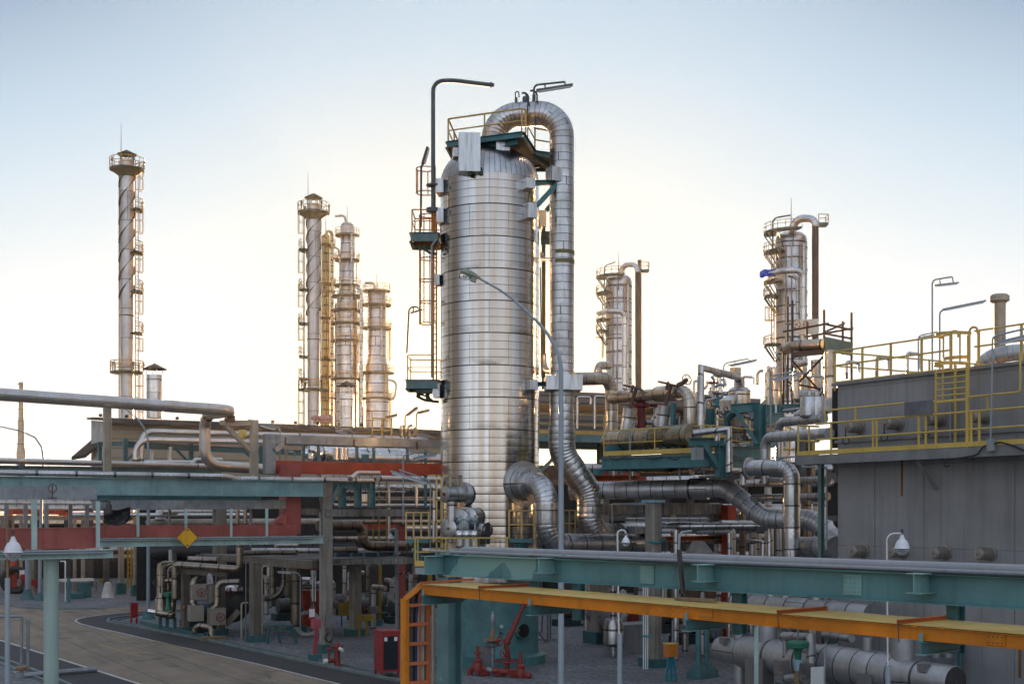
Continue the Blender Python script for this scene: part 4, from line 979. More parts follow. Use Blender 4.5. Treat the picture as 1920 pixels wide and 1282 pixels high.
pipe('lower of the two bent silver pipes in front of the shed',[(1016,905,82.5),(1016,735,82.5),('B',3100,780)],44,'smooth_pipe',sp=12,spe=20,bend=.9)
for x,lab in((1070,'leftmost'),(1140,'middle'),(1275,'rightmost')):
 pipe(lab+' of the three short upright pipes under the teal trestle',[(x,775,86),(x,905,86)],34,'smooth_pipe',sp=9)
t=thing('pipe_trestle','teal steel trestle with diagonal braces carrying the two bent pipes','trestle',P(940,920,83));pz=[GD(940,83),GD(1432,88),GD(1960,92.5),GD(2400,97)]
for p in pz:MB().ibeam(Vector((p.x,p.y,ZH(920,83))),Vector((p.x,p.y,ZH(735,83)+.1)),.28,.28).build('post','teal_plain',t)
for k,y in((0,770),(1,1000)):
 mb=MB();z=ZH(y,83)
 for p,q in zip(pz,pz[1:]):mb.ibeam(Vector((p.x,p.y,z)),Vector((q.x,q.y,z)),.4,.25)
 mb.build('beam','teal_plain',t)
for i,(p,q)in enumerate(zip(pz,pz[1:])):
 za,zb=ZH(780,83),ZH(900,83)
 for s0,s1 in((p,p.lerp(q,.22)),(q,q.lerp(p,.25))):MB().bar(Vector((s0.x,s0.y,zb)),Vector((s1.x,s1.y,za)),.12,.12).build('brace','teal_plain',t)
MB().ibeam(P(740,770,85),P(940,765,83),.3,.2).build('beam','teal_plain',t);q=GD(750,85);MB().ibeam(q+UP*ZH(920,85),q+UP*ZH(755,85),.24,.24).build('post','teal_plain',t)
pipe('long bright pipe running left to right behind the post of the overhead pipe',[(-80,892,60),(1680,938,71)],46,'smooth_pipe',sp=6)
pipe('thin pipe stub turning up beside the loop of the overhead pipe',[(1060,905,73),(1640,905,75),(1665,905,77)],30,'smooth_pipe',sp=9)
pipe('short hooked pipe with a small elbow left of the overhead loop',[(1440,945,72),(1440,888,72),(1660,888,74)],36,'smooth_pipe',sp=9,bend=.6)
F()
t=thing('pipe_rack','teal channel rack under the long bright pipe at far left','rack',P(40,890,62))
mb=MB();mb.ibeam(P(-20,879,61.5),P(415,884,72),.36,.2);mb.build('beam','grey_green_steel',t)
for x,d in((-15,61.5),(40,62.5),(338,70)):q=GD(x,d);MB().ibeam(q+UP*ZH(893,d),q+UP*(ZH(868,d)),.22,.22).build('post','grey_green_steel',t)
F()
for x0,d,pts,lab,w in((75,97,[(79,884),(82,862),(78,838),(66,820),(40,808),(-10,797)],'curved street lamp post at the far left edge beyond the racks',7),(278,80.5,[(278,840),(277,822),(271,803),(258,785),(240,770),(222,758)],'curved grey blue street lamp post on a teal cone foot left of the pump island',7)):
 q=GD(x0,d);t=thing('lamp_post',lab,'lamp post',q);r=M(w,d)/2
 MB().sweep([q,P(x0,1040,d)]+[P(a,b,d)for a,b in pts],[r,r*.95,r*.6,r*.5,r*.45,r*.4,r*.36,r*.32],10).build('post_shaft','pole_blue_grey',t);MB().lathe(q,[(.45,0),(.43,.06),(r*1.5,.55),(r*1.1,.6)],16).build('post_foot','teal_base',t)
F()
B0=P(-90,0,51.8);b0=P(600,915,60.6);b1=along(b0,DB,-90);
t=thing('pipe_bridge','long teal beam carrying a clad pipe across the left half','pipe bridge',Vector((b0.x,b0.y,0)))
MB().ibeam(P(-90,908,51.6),P(606,916,60.6),.76,.34,.04).build('beam','teal_beam',t)
MB().ibeam(P(170,930,56.4),P(490,931,60.6),.5,.3).build('lower_beam','teal_plain',t)
pipe('clad pipe lying on the long teal beam, thicker towards its right end',[(-90,884,51.8),(425,893,57.6),(440,897,58.4),(700,901,61.8)],11.5,'aluminium_cladding',bend=.8,sp=1.6,n=20,wd=51.8)
F(440,700,4.571)
pipe('smooth grey pipe hopping over the clad pipe at the right end of the teal beam',[(985,910,61.0),(1050,850,61.6),(1240,852,62.6)],40,'smooth_pipe',bend=.5,sp=9)
t=post_block('concrete_column','tall weathered concrete column with embedded conduit at the right end of the teal beam','column',0,61,.62,.62,0,0,'concrete','teal_base')if False else None
F()
def conc(label,x,d,ytop,w,foot='teal_base',dd=None,mat='concrete',group=None,fh=.4):
 return post_block('concrete_column',label,'column',x,d,w,dd or w,0,ZH(ytop,d),mat,foot,group,footh=fh)
cm=conc('tall weathered concrete column at the right end of the teal beam',612,61.5,904,.5)
mb=MB()
q=GD(600,60.6);mb.cyl(q+UP*.5,q+UP*ZH(960,60.6),.03,6);mb.build('conduit','lamp_grey',cm)
MB().box(GD(620,60.9)+UP*1.55,DA,DB,UP,.5,.3,.62).build('junction_box','mid_steel',cm)
mb=MB()
for k in range(3):mb.tube([P(614+2*k,1185,60.7),P(608+k,1195,60.6),P(612+3*k,1204+k,60.6),P(622,1200,60.6),P(626,1185,60.7)],.022,6,.15)
mb.build('cable','hose_black',cm)
F(440,700,4.571)
t=thing('bracket_frame','teal bracket frame with a slanted knee brace right of the tall concrete column','frame',P(900,1150,62))
for x in(922,1055,1172):MB().ibeam(P(x,1150,62+(x-922)/500),P(x,920,62+(x-922)/500),.3,.3).build('post','teal_plain',t)
MB().ibeam(P(800,955,61.6),P(1200,955,62.6),.36,.3).build('beam','teal_plain',t);MB().bar(P(815,1095,61.5),P(890,965,61.8),.28,.28).build('knee_brace','teal_plain',t)
pipe('straight silver pipe low between the teal posts of the bracket frame',[(830,1130,63),(1700,1132,67)],36,'smooth_pipe',sp=6)
F()
r0,r1=(172,54.2),(566,59.8)
t=thing('cable_run','lower cable run, grey tray above a dull red box on a pale green beam','cable run',P(370,1024,57))
MB().bar(P(178,947,54.4)+DA*.1,P(536,945,60.4)+DA*.1,.5,.42).build('cable_tray','galvanised',t)
MB().bar(P(178,996,54.3)+DA*.1,P(552,993.5,59.7)+DA*.1,.62,.52).build('fire_box','red_box_dull',t)
for k in range(8):
 f=(k+.4)/8;p=P(178,985,54.3).lerp(P(552,983,59.7),f);MB().box(p+DB*0+UP*.03,DA,DB,UP,.62,.07,.05).build('clip','rust_steel',t)
MB().ibeam(P(178,1017,54),P(606,1011,60.5),.37,.3).build('beam','pale_green_paint',t)
mb=MB()
for k in range(2):mb.cyl(P(180,1010+3*k,53.8),P(590,1006+3*k,60.1),.03,6)
mb.build('conduit','lamp_grey',t)
for x in(258.5,348.5,433,500):d=54.2+(x-178)/374*5.5-.32;MB().bar(P(x,1006,d),P(x,953,d),.13,.1,DB).build('hanger','pale_green_paint',t)
for x in(318,402,470):d=54.6+(x-178)/374*5.5+.5;MB().bar(P(x,986,d),P(x,953,d),.13,.1,DB).build('hanger','mid_steel',t)
p=P(537,928,60.2);bt=P(537,1001.5,60.2);c=p+DB*.35+DA*.45
MB().hexa([Vector((q.x,q.y,bt.z))for q in(p,p+DB*.72,p+DB*.72+DA*1.0,p+DA*1.0)]+[Vector((q.x,q.y,P(537,870,60.2).z))for q in(p,p+DB*.72,p+DB*.72+DA*1.0,p+DA*1.0)]).build('fire_riser','red_box_dull',t)
sl=[P(538,961,60.0),P(533,955,60.0),P(507,983,59.5),P(520,986,59.6)]
MB().prism([P(537.5,960,59.98),P(537,985,59.9),P(508,985,59.4)],DA*.5).build('slanted_inlet','red_box_dull',t)
t=thing('cable_run','upper cable run with a grey steel frame above an orange red box','cable run',P(660,890,63))
F(440,700,4.571)
g0=P(296,562,61.2);MB().bar(g0,along(g0,DB,1800),.5,.42).build('frame_beam','galvanised',t)
MB().bar(P(296,520,61.2)+UP*0,P(296,860,61.2),.45,.5,DB).build('frame_post','galvanised',t);MB().bar(P(330,660,61.1),P(400,600,61.4),.45,.25).build('frame_gusset','galvanised',t)
g0=P(440,803,62.0);MB().bar(g0+DB*-.9,along(g0,DB,1800),.7,.6).build('fire_box','red_box',t)
for x in(719,1192,1635):
 d=62.2+(x-440)/1320*4.2-.45;MB().bar(P(x,870 if x<1600 else 1150,d),P(x,590+x*.04,d),.14,.12,DB).build('hanger','teal_plain',t)
for x in(590,1047,1480):
 d=62.6+(x-440)/1320*4.2+.5;MB().bar(P(x,760,d),P(x,610,d),.14,.12,DB).build('hanger','grey_green_steel',t)
for x in(435,1025,1565):d=61.2+(x-296)/1460*4.4-.27;MB().bar(P(x,530+x*.035,d),P(x,595+x*.035,d),.1,.06,DB).build('clamp','rust_steel',t)
t=thing('horizontal_drum','silver dished end drum behind the upper red cable run','drum',P(820,760,70));q=P(700,690,70)
mb=MB();ax=DB;R=M(66,70);mb.lathe(q,[(.02,-.9),(R*.5,-.78),(R*.85,-.45),(R,0),(R,5.5)],30,ax,vs=[0,.6,1.2,1.8,6]);mb.build('drum_shell','aluminium_bright',t)
MB().tube([P(640,655,69.5),P(690,655,69.5),P(700,690,69.6)],.25,10,.2).build('nozzle','aluminium_bright',t);MB().cyl(P(655,740,69.5),P(655,660,69.5),.2,10).build('nozzle','aluminium_bright',t)
for x in(870,920,950):MB().cyl(P(x,740,69),P(x,640,69),.16,8).build('riser_pipe','smooth_pipe',t)
t=thing('horizontal_drum','long warm lit drum just above the upper red cable run','drum',P(1300,765,70));q=P(1040,720,69.5)
R=M(46,69.5);MB().lathe(q,[(.02,-.75),(R*.6,-.6),(R*.9,-.3),(R,0),(R,10)],28,DB,vs=[0,.5,1,1.5,8]).build('drum_shell','smooth_pipe',t);MB().box(P(1120,725,68.7),DA,DB,UP,.3,.3,.4).build('saddle','teal_plain',t)
F()
t=thing('cable_run','nearest cable run at the left edge with a big dull red box and galvanised tray','cable run',P(96,1045,36))
a=P(178,924,36.2);MB().bar(a,along(a,DB,-120),.5,.38).build('cable_tray','galvanised',t)
a=P(178,1008.5,36.0);MB().bar(a,along(a,DB,-120),.5,.56).build('fire_box','red_box_dull',t)
MB().bar(a+UP*.29+DB*.02,along(a,DB,-120)+UP*.29,.54,.03).build('lid','red_rusty',t)
a=P(212,1037,36.0);MB().ibeam(a,along(a,DB,-120),.24,.3,.02).build('beam','pale_green_paint',t)
mb=MB();
for k in range(2):a2=P(200,1031.5+4.2*k,35.75);mb.cyl(a2,along(a2,DB,-120),.03,6)
mb.build('conduit','lamp_grey',t)
MB().bar(P(64,1030,33.2),P(64,936,33.2),.17,.12,DB).build('hanger','pale_green_paint',t);MB().bar(P(183.5,1026,35.6),P(183.5,940,35.6),.09,.1,DB).build('hanger','pale_green_paint',t)
for x,d in((12,32.8),(48,34),(87,35.1),(132,36.2),(163,36.8)):MB().bar(P(x,990,d),P(x,945,d),.09,.1,DB).build('hanger','mid_steel',t)
F(0,640,4);mb=MB();mb.torus(P(393,1100,34.6),.11,.014,DA,14,5,0,6.28);mb.cyl(P(393,1070,34.6),P(393,1180,34.6),.016,6)
for x in(362,380,405,420):mb.sphere(P(x,1172,34.5),.025,6)
mb.build('clamp','rust_steel',t)
F()
q=GD(96,35.6);t=thing('pipe_pillar','thick pale green round pillar under the nearest cable run','pillar',q);MB().cyl(q,q+UP*ZH(1046,35.6),M(27,35.6)/2,32).build('pillar_shaft','pale_green_plain',t)
MB().box(q+UP*(ZH(1046,35.6)-.015),DA,DB,UP,.5,.55,.03).build('cap_plate','pale_green_paint',t)
F(0,920,6)
t=thing('wrapped_valve','bundle of black sheeting wrapped round a valve between the lower cable trays','valve',P(1250,385,52.5))
mb=MB();rows=[];random.seed(5)
for i in range(9):
 fx=i/8;top_=190+25*math.sin(fx*3.1);bot=300+95*math.sin(fx*2.6+.3)
 rows.append([P(1165+275*fx,top_+(bot-top_)*j/5+8*math.sin(5*fx+2*j),52.4-.15*math.sin(4*fx+j))for j in range(6)])
for rw in rows:mb.v+=rw
for i in range(8):
 for j in range(5):k=i*6+j;mb.face([k,k+1,k+7,k+6],None,True)
k0=len(mb.v);mb.v+=[p+Vector((.02,.25,.02))for p in mb.v[:]]
for f in list(mb.f):mb.face([i+k0 for i in f][::-1],None,True)
mb.build('black_sheet','hose_black',t);mb=MB();mb.cyl(P(1225,260,52.3),P(1225,150,52.3),.12,10);mb.cyl(P(1180,250,52.2),P(1270,230,52.4),.1,10);mb.tube([P(1130,105,52.3),P(1230,110,52.3),P(1235,160,52.3)],.05,8,.1);mb.build('valve_body','dark_steel',t)
F()
bell_lamp('white bell lamp on a rusty swan neck post at the left edge',30,(14,1330),(14,966),(24.5,1035),34,post='rust_pipe',sleeve=1083,pw=5)
F(270,920,6)
t=thing('diamond_sign','plain yellow diamond warning board with two black corner triangles on the pale beam','sign',P(486,650,55.2));c=P(486,523,55.6);s=M(124,55.6)
f=DA*-1;b=DB
mb=MB();mb.prism([c-b*s,c-UP*s,c+b*s,c+UP*s],f*.03);mb.build('sign_board','sign_yellow',t)
for k in(1,-1):
 q=c+f*.034+UP*s*.66*k;w=s*.13;MB().prism([q-b*w+UP*k*w*.5,q+b*w+UP*k*w*.5,q-UP*k*w*.6],f*.005).build('corner_mark','sign_black',t)
mb=MB()
for p,q in((c-b*s,c-UP*s),(c-UP*s,c+b*s),(c+b*s,c+UP*s),(c+UP*s,c-b*s)):mb.bar(p.lerp(c,.02)+f*.034,q.lerp(c,.02)+f*.034,.01,s*.035,f.cross((q-p).normalized()))
mb.build('border','sign_black',t)
# ---------------------------------------------------------------- left pump island (about 70 m off)
F(270,1030,6.41)
D0=70.
t=thing('drip_kerb','teal painted concrete kerb round the pump island','kerb',G(300,960))
kp=[G(-30,905),G(200,960),G(480,1025),G(745,1085),G(755,1045),G(100,890)]
for i in range(4):
 a,b=kp[i],kp[i+1]if i<4 else kp[0];MB().bar(a+UP*.14,b+UP*.14,.22,.28).build('kerb_wall','teal_base',t)
bp='brown_clad'
pipe('thick bronze lit pipe running along the top of the pump island',[(375,600,70),(375,178,70),(1150,235,69),(1150,-260,69)],84,bp,bend=M(52,70),sp=1.1,spe=.3)
pipe('short thick bronze pipe lying behind the top pipe of the pump island',[(520,118,73),(880,130,73.5)],84,bp,sp=.8)
pipe('thin pipe hooked over the left of the pump island',[(200,520,71),(200,150,71),(360,150,71)],28,bp,bend=.2,sp=5)
pipe('second thin pipe bending down at the left of the pump island',[(250,560,71.5),(250,180,71.5),(370,170,71.5)],34,bp,bend=.45,sp=5)
pipe('third thin pipe bending down inside the second',[(290,560,71.2),(290,205,71.2),(370,195,71.2)],26,bp,bend=.35,sp=5)
for x,d,lab,y1,w in((498,71,'short concrete post under the thick bronze pipe',240,.42),(925,70.2,'short concrete post beside the lower handwheel',255,.38),(1337,66.6,'broad concrete column on a teal footing right of the pump island',150,.52)):
 post_block('concrete_column',lab,'column',x,d,w,w,0,ZH(y1,d),'concrete_brown','teal_base')
MB_=MB();MB_.bar(P(350,250,70.6),P(1000,290,69.8),.3,.3);solo(MB_,'concrete_beam','concrete_brown','concrete cross beam under the thick bronze pipe','beam')
def valve_box(label,x0,y0,x1,y1,d,dd=.55,wh=None,legs=None):
 q=P((x0+x1)/2,(y0+y1)/2,d);t=thing('valve_box',label,'valve box',P((x0+x1)/2,y1,d));w=M(x1-x0,d);h=M(y1-y0,d)
 MB().box(q+Vector((0,dd/2,0)),DB,DA,UP,w*.95,dd,h).build('box_body','sheet_brown',t)
 MB().box(q+Vector((0,dd/2,h/2+.02)),DB,DA,UP,w*1.0,dd*1.04,.04).build('box_lid','sheet_brown',t)
 if wh:c=P(wh[0],wh[1],d-.25);wheel(t,c,Vector((.25,-1,0)),M(wh[2],d),'red_iron');MB().cyl(c,c+Vector((-.1,.4,0)),.03,6).build('valve_stem','mid_steel',t)
 return t
valve_box('upper left insulated valve box with a dark red handwheel on the pump island',545,425,735,600,69,.6,(695,515,48));valve_box('narrow upper right insulated valve box on the pump island',755,445,838,630,69)
valve_box('lower left rounded insulated valve box on the pump island',518,680,690,860,68.6,.6);valve_box('lower right insulated valve box with a dark red handwheel on the pump island',755,712,955,905,68.4,.6,(922,810,50))
pipe('clad pipe bulging out of the upper left valve box',[(720,300,71),(590,385,69.3),(590,660,69.2),(640,690,69)],80,bp,bend=M(60,70),sp=.7,spe=.2)
pipe('curved clad pipe entering the lower right valve box from above',[(1150,385,69),(880,395,68.8),(880,690,68.6),(815,715,68.6)],72,bp,bend=M(80,69),sp=.55,spe=.2)
pipe('low bronze pipe between the two lower valve boxes',[(615,1010,68.4),(615,905,68.4),(815,935,68),(815,1060,67.8)],76,bp,bend=.35,sp=.9)
pipe('upright clad pipe above the narrow upper valve box',[(800,300,70.2),(800,450,69.2)],110,'aluminium_dull',sp=.5)
MB_=MB();MB_.box(P(825,1083,67.2)*1,DB,DA,UP,1.3,.5,.35);solo(MB_,'pipe_sleeper','wood','brown timber sleeper under the low bronze pipe','sleeper')
t=thing('process_pump','small upright pump with bright suction pipe at the left end of the pump island','pump',G(260,930));d=71.2
MB().tube([P(40,735,d),P(180,760,d)],M(28,d),14,sp=.6).build('suction_pipe','aluminium_bright',t)
MB().lathe(P(210,790,d),[(.34,0),(.34,.95),(.25,1.1),(.25,2.6),(.2,2.9),(.02,2.95)],20,vs=[0,1,1.2,3.6,4,4.1]).build('pump_column',bp,t)
MB().tube([P(160,755,d-.2),P(330,785,d-.2),P(345,560,d-.2)],M(46,d),16,.3,sp=.5).build('volute',bp,t);MB().sphere(P(330,785,d-.35),M(50,d),16).build('pump_end',bp,t)
MB().tube([P(205,400,d),P(240,375,d),P(340,370,d)],M(30,d),12,.25).build('discharge_pipe',bp,t);wheel(t,P(130,400,d-.2),(1,-.4,0),M(38,d),'dark_steel')
for x in(195,280,370):MB().bar(P(x,940,d),P(x,810,d),.16,.16,DB).build('pump_leg','teal_base',t)
MB().lathe(P(290,720,d-.5),[(.2,0),(.12,.25),(.12,.7),(.26,.75),(.26,.95),(.1,1.0)],14).build('actuator','green_paint',t)
t2=thing('pump_motor','dark pump motor behind the rounded lower valve box','motor',G(700,940));q=P(700,770,72);MB().cyl(q-DB*.8,q+DB*.8,.62,20).build('motor_body','teal_shade',t2);MB().box(Vector((q.x,q.y,.35)),DB,DA,UP,2.2,1.3,.7).build('motor_base','teal_shade',t2)
t2=thing('heat_jacket','bulky dark insulated casing with bright shoulders behind the diagonal brace','casing',G(1050,960));q=P(1050,620,72)
MB().sphere(q,1.15,20,(1.0,.8,1.05)).build('casing_body','dark_steel',t2);MB().lathe(P(1080,500,71.4),[(.55,0),(.5,.25),(.3,.38),(.02,.4)],18).build('casing_cap','aluminium_bright',t2);wheel(t2,P(1025,520,70.8),(0,-1,0),M(42,71),'red_iron')
MB_=MB();MB_.bar(P(1140,735,69),P(985,905,69),.2,.3);solo(MB_,'diagonal_brace','concrete_brown','slanted brown strut right of the lower handwheel','brace')
for x,y,R,d,lab in((475,690,34,69.5,'small red handwheel in front of the short concrete post'),(1500,450,40,70,'dark handwheel right of the broad concrete column')):
 t3=thing('handwheel_valve',lab,'valve',P(x,y+R,d));wheel(t3,P(x,y,d),(.5,-1,0),M(R,d));MB().cyl(P(x,y,d),P(x,y,d)+Vector((.1,.5,0)),.08,10).build('valve_body',bp,t3)
for x,y0,y1,d,mat,lab in((1172,975,640,67.5,'cream_steel','thin cream pipe stand left of the broad concrete column'),(1225,1100,130,66.3,'mid_steel','thin steel stand pipe hard against the broad concrete column'),(1420,900,200,68,'cream_steel','thin cream riser just right of the broad concrete column')):
 pipe(lab,[GD(x,d),(x,y1,d),('M',0,.35,0)],14 if mat=='mid_steel' else 22,mat,bend=.12,sp=9)
F(0,960,3.981)
q=G(1000,832);t=thing('red_box_post','small red cabinet on short legs at the road corner','cabinet',q);w=M(52,q.y);MB().box(q+UP*(w*2.55*.5+.3),DB,DA,UP,w*.95,w*.7,M(112,q.y)).build('cabinet_body','red_paint',t)
for i in(-1,1):
 for j in(-1,1):p=q+DB*i*w*.38+DA*j*w*.25;MB().cyl(p,p+UP*.34,.04,6).build('leg','red_paint',t)
MB().box(q+UP*(M(138,q.y)+.02),DB,DA,UP,w*1.05,w*.8,.05).build('cabinet_lid','red_paint',t)
# ---------------------------------------------------------------- right: process pipework
F(1080,640,4)
AW,AL_,AD,AG='aluminium_warm','aluminium_cladding','aluminium_dull','aluminium_grey'
pw=pipe('pale ribbed pipe leaving the overhead pipe collar and dropping as a tall upright',[(-20,282,58.2),(266,275,60),(266,760,60)],100,AW,bend=M(95,60),sp=.55,spe=.2,n=26)
MB().tube([P(165,240,59.6),P(165,180,59.6),P(245,180,60.4)],M(48,60)/2*1.3,16,.35,sp=.5,spe=.2).build('cap_elbow',AW,pw)
pipe('warm silver branch pipe rising to a wider sleeve and bending down to the drum deck',[(262,430,59.9),(852,372,55),(852,900,55),(925,945,55.5),('B',1130,945)],88,AW,bend=M(95,55),sp=.85,spe=.18,n=26,wd=58)
t=thing('pipe_sleeve','wide silver sleeve on the high end of the warm branch pipe','sleeve',P(700,385,56.6));a,b=P(615,396,57.05),P(770,381,55.75);MB().cyl(a,b,M(60,56.2),26).build('sleeve_body',AW,t)
MB().lathe(P(300,425,59.5),[(1.42,0),(1.42,.1),(1.3,.12)],28,-DA).build('saddle_ring',AW,t)if False else None
deckz=P(500,830,55.5).z
t=thing('process_deck','teal steel deck with yellow toe boards and rails carrying the twin neck drum','deck',P(500,900,56))
e=[P(195,858,56.6),None,None,None];e[1]=along(e[0],-DA,905);e[2]=e[1]+DB*3.2;e[2].z=e[0].z
e1b=P(1000,812,52.8);e2b=P(1180,808,53.6);e3=P(1385,812,56.2)
for p in e[:3]:
 if p is not None:p.z=e[0].z
e1b.z=e2b.z=e3.z=e[0].z
ol=[e[0],e1b,e2b,e3,e3+DA*6,e[0]+DB*5]
MB().prism([p-UP*.12 for p in ol],(0,0,.1)).build('deck_plate','grating',t)
for a,b in((e[0],e1b),(e1b,e2b),(e2b,e3)):MB().ibeam(a-UP*.36,b-UP*.36,.5,.22,.03).build('edge_beam','teal_plain',t)
MB().ibeam(e[0]-UP*.4+DB*.02,e[0]+DB*5-UP*.4,.5,.22,.03).build('edge_beam','teal_plain',t)
for p,q,h in((e[0]+DB*.1,e1b,1.1),(e1b+DB*.1,e3,1.1)):
 railing(t,[p,q],h,3.1 if h==1.1 and p is not e[0]else 3.2,.028,'yellow_paint',toe=.2,th=.02)
mb=MB();q=P(165,1000,56.6);mb.ibeam(q,Vector((q.x,q.y,e[0].z-.6)),.35,.35);mb.build('deck_post','teal_plain',t)
for x,d,y0,y1,m,w in((405,56.3,1050,610,'lamp_grey',13),(775,54.3,1030,560,'lamp_grey',11),(960,53.5,1020,800,'lamp_grey',10)):
 pipe({405:'thin grey hooked conduit crossing the deck edge by its second yellow post',775:'thin grey standpipe crossing the deck edge right of the teal stanchion',960:'thin grey conduit under the short teal bracket'}[x],[(x,y0,d),(x,y1,d),('M',.0,.4,.05)]if x==405 else[(x,y0,d),(x,y1,d)],w,m,bend=.3,sp=9)
t2=thing('stanchion','slim teal steel stanchion on a flared base at the deck edge','post',P(730,820,54.6));MB().ibeam(P(730,820,54.6),P(730,460,54.6),.17,.17).build('post_shaft','teal_plain',t2);MB().prism([P(705,822,54.5),P(757,822,54.5),P(740,780,54.5),P(720,780,54.5)],DB*.1).build('base_plate','teal_plain',t2)
dr=thing('twin_neck_drum','weathered horizontal drum with two slanted necks lying on the teal deck','drum',P(500,800,58));a=P(268,745,58.4);b=along(a,-DA,880);R=M(76,58);L=(b-a).length
MB().lathe(a,[(R*.3,-.55),(R*.7,-.42),(R*.92,-.2),(R,0),(R,L)],32,(b-a).normalized(),vs=[-1,-.6,-.3,0,L/1.1]).build('drum_shell','mossy_cladding',dr)
for f in(.30,.52,.75):q=a.lerp(b,f);ax=(b-a).normalized();MB().lathe(q,[(R,-.05),(R*1.05,-.05),(R*1.05,.05),(R,.05)],32,ax,caps=False).build('drum_band',AD,dr)
for x,y in((385,620),(645,605)):
 q=P(x,y+40,57.6 if x<500 else 55.6);up=Vector((.12,-.1,1)).normalized();MB().cyl(q-up*.5,q+up*.95,M(52,57),24).build('drum_neck',AL_,dr)
 s0=q+up*.9;s1=s0+Vector((.28,.0,.95));MB().cyl(s0,s1,.09,10).build('valve_spindle','rust_steel',dr);wheel(dr,s1+Vector((-.15,0,.05)),Vector((.25,-.15,1)),.42,'rust_steel')
for x in(315,740):q=P(x,820,57.5 if x<500 else 55.2);MB().box(Vector((q.x,q.y,e[0].z+.25)),DA,DB,UP,.3,1.2,.5).build('saddle','teal_plain',dr)
v=thing('red_valve','red flanged hydrant valve standing between the two drum necks','valve',P(490,620,58.2));q=P(490,620,58.2);MB().lathe(q,[(.22,-.2),(.2,.1),(.2,.75),(.38,.78),(.38,.95),(.2,.98),(.2,1.05),(.42,1.08),(.42,1.2)],16).build('valve_body','red_iron',v)
pipe('dark curved pipe behind the second drum neck',[(690,560,57),(690,515,57),(800,500,57),(830,560,57.2)],55,'brown_pipe',bend=.4)
pipe('second dark elbow pipe below the first behind the branch pipe',[(770,620,57.2),(770,565,57.2),(840,550,57.2)],45,'brown_pipe',bend=.3)
t=thing('crank_wheel','rusty spoked handwheel standing on the elbow of the warm branch pipe','handwheel',P(800,320,55.5));wheel(t,P(832,285,55.4),(.6,-1,.3),M(40,55.4),'rust_steel');MB().tube([P(760,330,55.5),P(800,312,55.5),P(830,288,55.4)],.1,8,.1).build('valve_stem','rust_steel',t)
pipe('tall square cornered pipe loop running to the cone topped vessel',[(935,680,54),(935,195,54),(1212,268,57.5),(1240,340,57.8)],56,AL_,bend=0,sp=1.15,n=20)
kv=thing('cone_top_vessel','small upright vessel with a ribbed cone top on a teal frame','vessel',P(1225,520,58));q=P(1225,0,58);zz=lambda y:ZH(y,58);r=M(82,58);u=M(1,58)
MB().lathe(Vector((q.x,q.y,0)),[(r*.8,zz(760)),(r,zz(720)),(r,zz(378))],32,vs=[0,.8,3.2]).build('vessel_shell',AW,kv);MB().lathe(Vector((q.x,q.y,0)),[(r,zz(378)),(r*1.02,zz(370)),(r*.75,zz(348)),(r*.48,zz(340)),(r*.48,zz(268))],32,vs=[0,.03,.5,.7,1.4]).build('cone_top','dome_cladding',kv)
MB().lathe(Vector((q.x,q.y,0)),[(r*.75,zz(758)),(r*.75,zz(700))],24).build('bottom_head','dark_steel',kv);MB().cyl(Vector((q.x,q.y,zz(800))),Vector((q.x,q.y,zz(740))),.3,14).build('outlet',AL_,kv)
MB().hexa([P(1075,485,56.8),P(1165,485,56),P(1190,485,57.5),P(1100,485,58),P(1075,440,56.8),P(1165,440,56),P(1210,390,57.5),P(1140,400,58)]).build('side_hood','sheet_box',kv)
MB().box(P(1195,240,57.6),DA,DB,UP,.35,.35,.5).build('support_box',AW,kv)
fr=thing('vessel_stand','teal beam frame round the cone topped vessel with a long thin brace','frame',P(1380,880,55.5))
MB().ibeam(P(1160,505,56),P(1375,490,56),.4,.25,.03).build('beam','teal_plain',fr)
for x,y0,y1,d,w in((1380,830,470,55.8,.4),(1008,640,505,57,.3),(1145,700,520,58,.3)):MB().ibeam(P(x,y0,d),P(x,y1,d),w,w,.03).build('post','teal_plain',fr)
MB().bar(P(1205,530,55.6),P(1360,770,55.2),.14,.14).build('brace','teal_plain',fr);MB().ibeam(P(1395,575,56),P(1560,565,58),.4,.25,.03).build('beam','teal_plain',fr)
mb=MB();mb.tube([P(1145,580,56.5),P(1165,545,56.3),P(1210,530,56)],.16,8,.5);mb.build('gusset','teal_plain',fr)
ff=thing('tower_stand','teal beam and stub columns under the scaffolded tower base','frame',P(1700,570,60))
MB().ibeam(P(1400,508,58),P(1770,495,62),.4,.2,.03).build('beam','teal_plain',ff)
for x,y0,d in((1522,590,59),(1705,580,61),(1850,560,62)):MB().ibeam(P(x,y0,d),P(x,465 if x>1600 else 490,d),.34,.34,.03).build('post','teal_plain',ff)
pipe('mitred step pipe in front of the teal bracket, stepping down twice',[(872,690,51.5),(1148,655,51),(1148,968,51),(1255,968,51.5),(1255,1075,51.5)],56,AL_,bend=0,sp=.95,n=20)
pipe('short stub elbow pipe hanging from the mitred step pipe',[(1058,672,51.6),(1058,745,51.6)],44,AL_,sp=.6)
t=thing('teal_bracket','teal cantilever bracket with a knee brace under the mitred step pipe','bracket',P(1080,990,52.4))
MB().ibeam(P(850,752,52),P(1110,752,52.6),.34,.26,.03).build('beam','teal_plain',t);MB().ibeam(P(1085,1015,52.6),P(1085,765,52.6),.4,.3,.03).build('post','teal_plain',t);MB().bar(P(950,775,52.2),P(1070,960,52.6),.3,.2).build('knee_brace','teal_plain',t)
MB().ibeam(P(1165,835,53.5),P(1390,835,55.5),.55,.25,.03).build('beam','teal_plain',t);MB().bar(P(880,840,51.8),P(940,840,52),.3,.5).build('switch_box','lamp_grey',t)
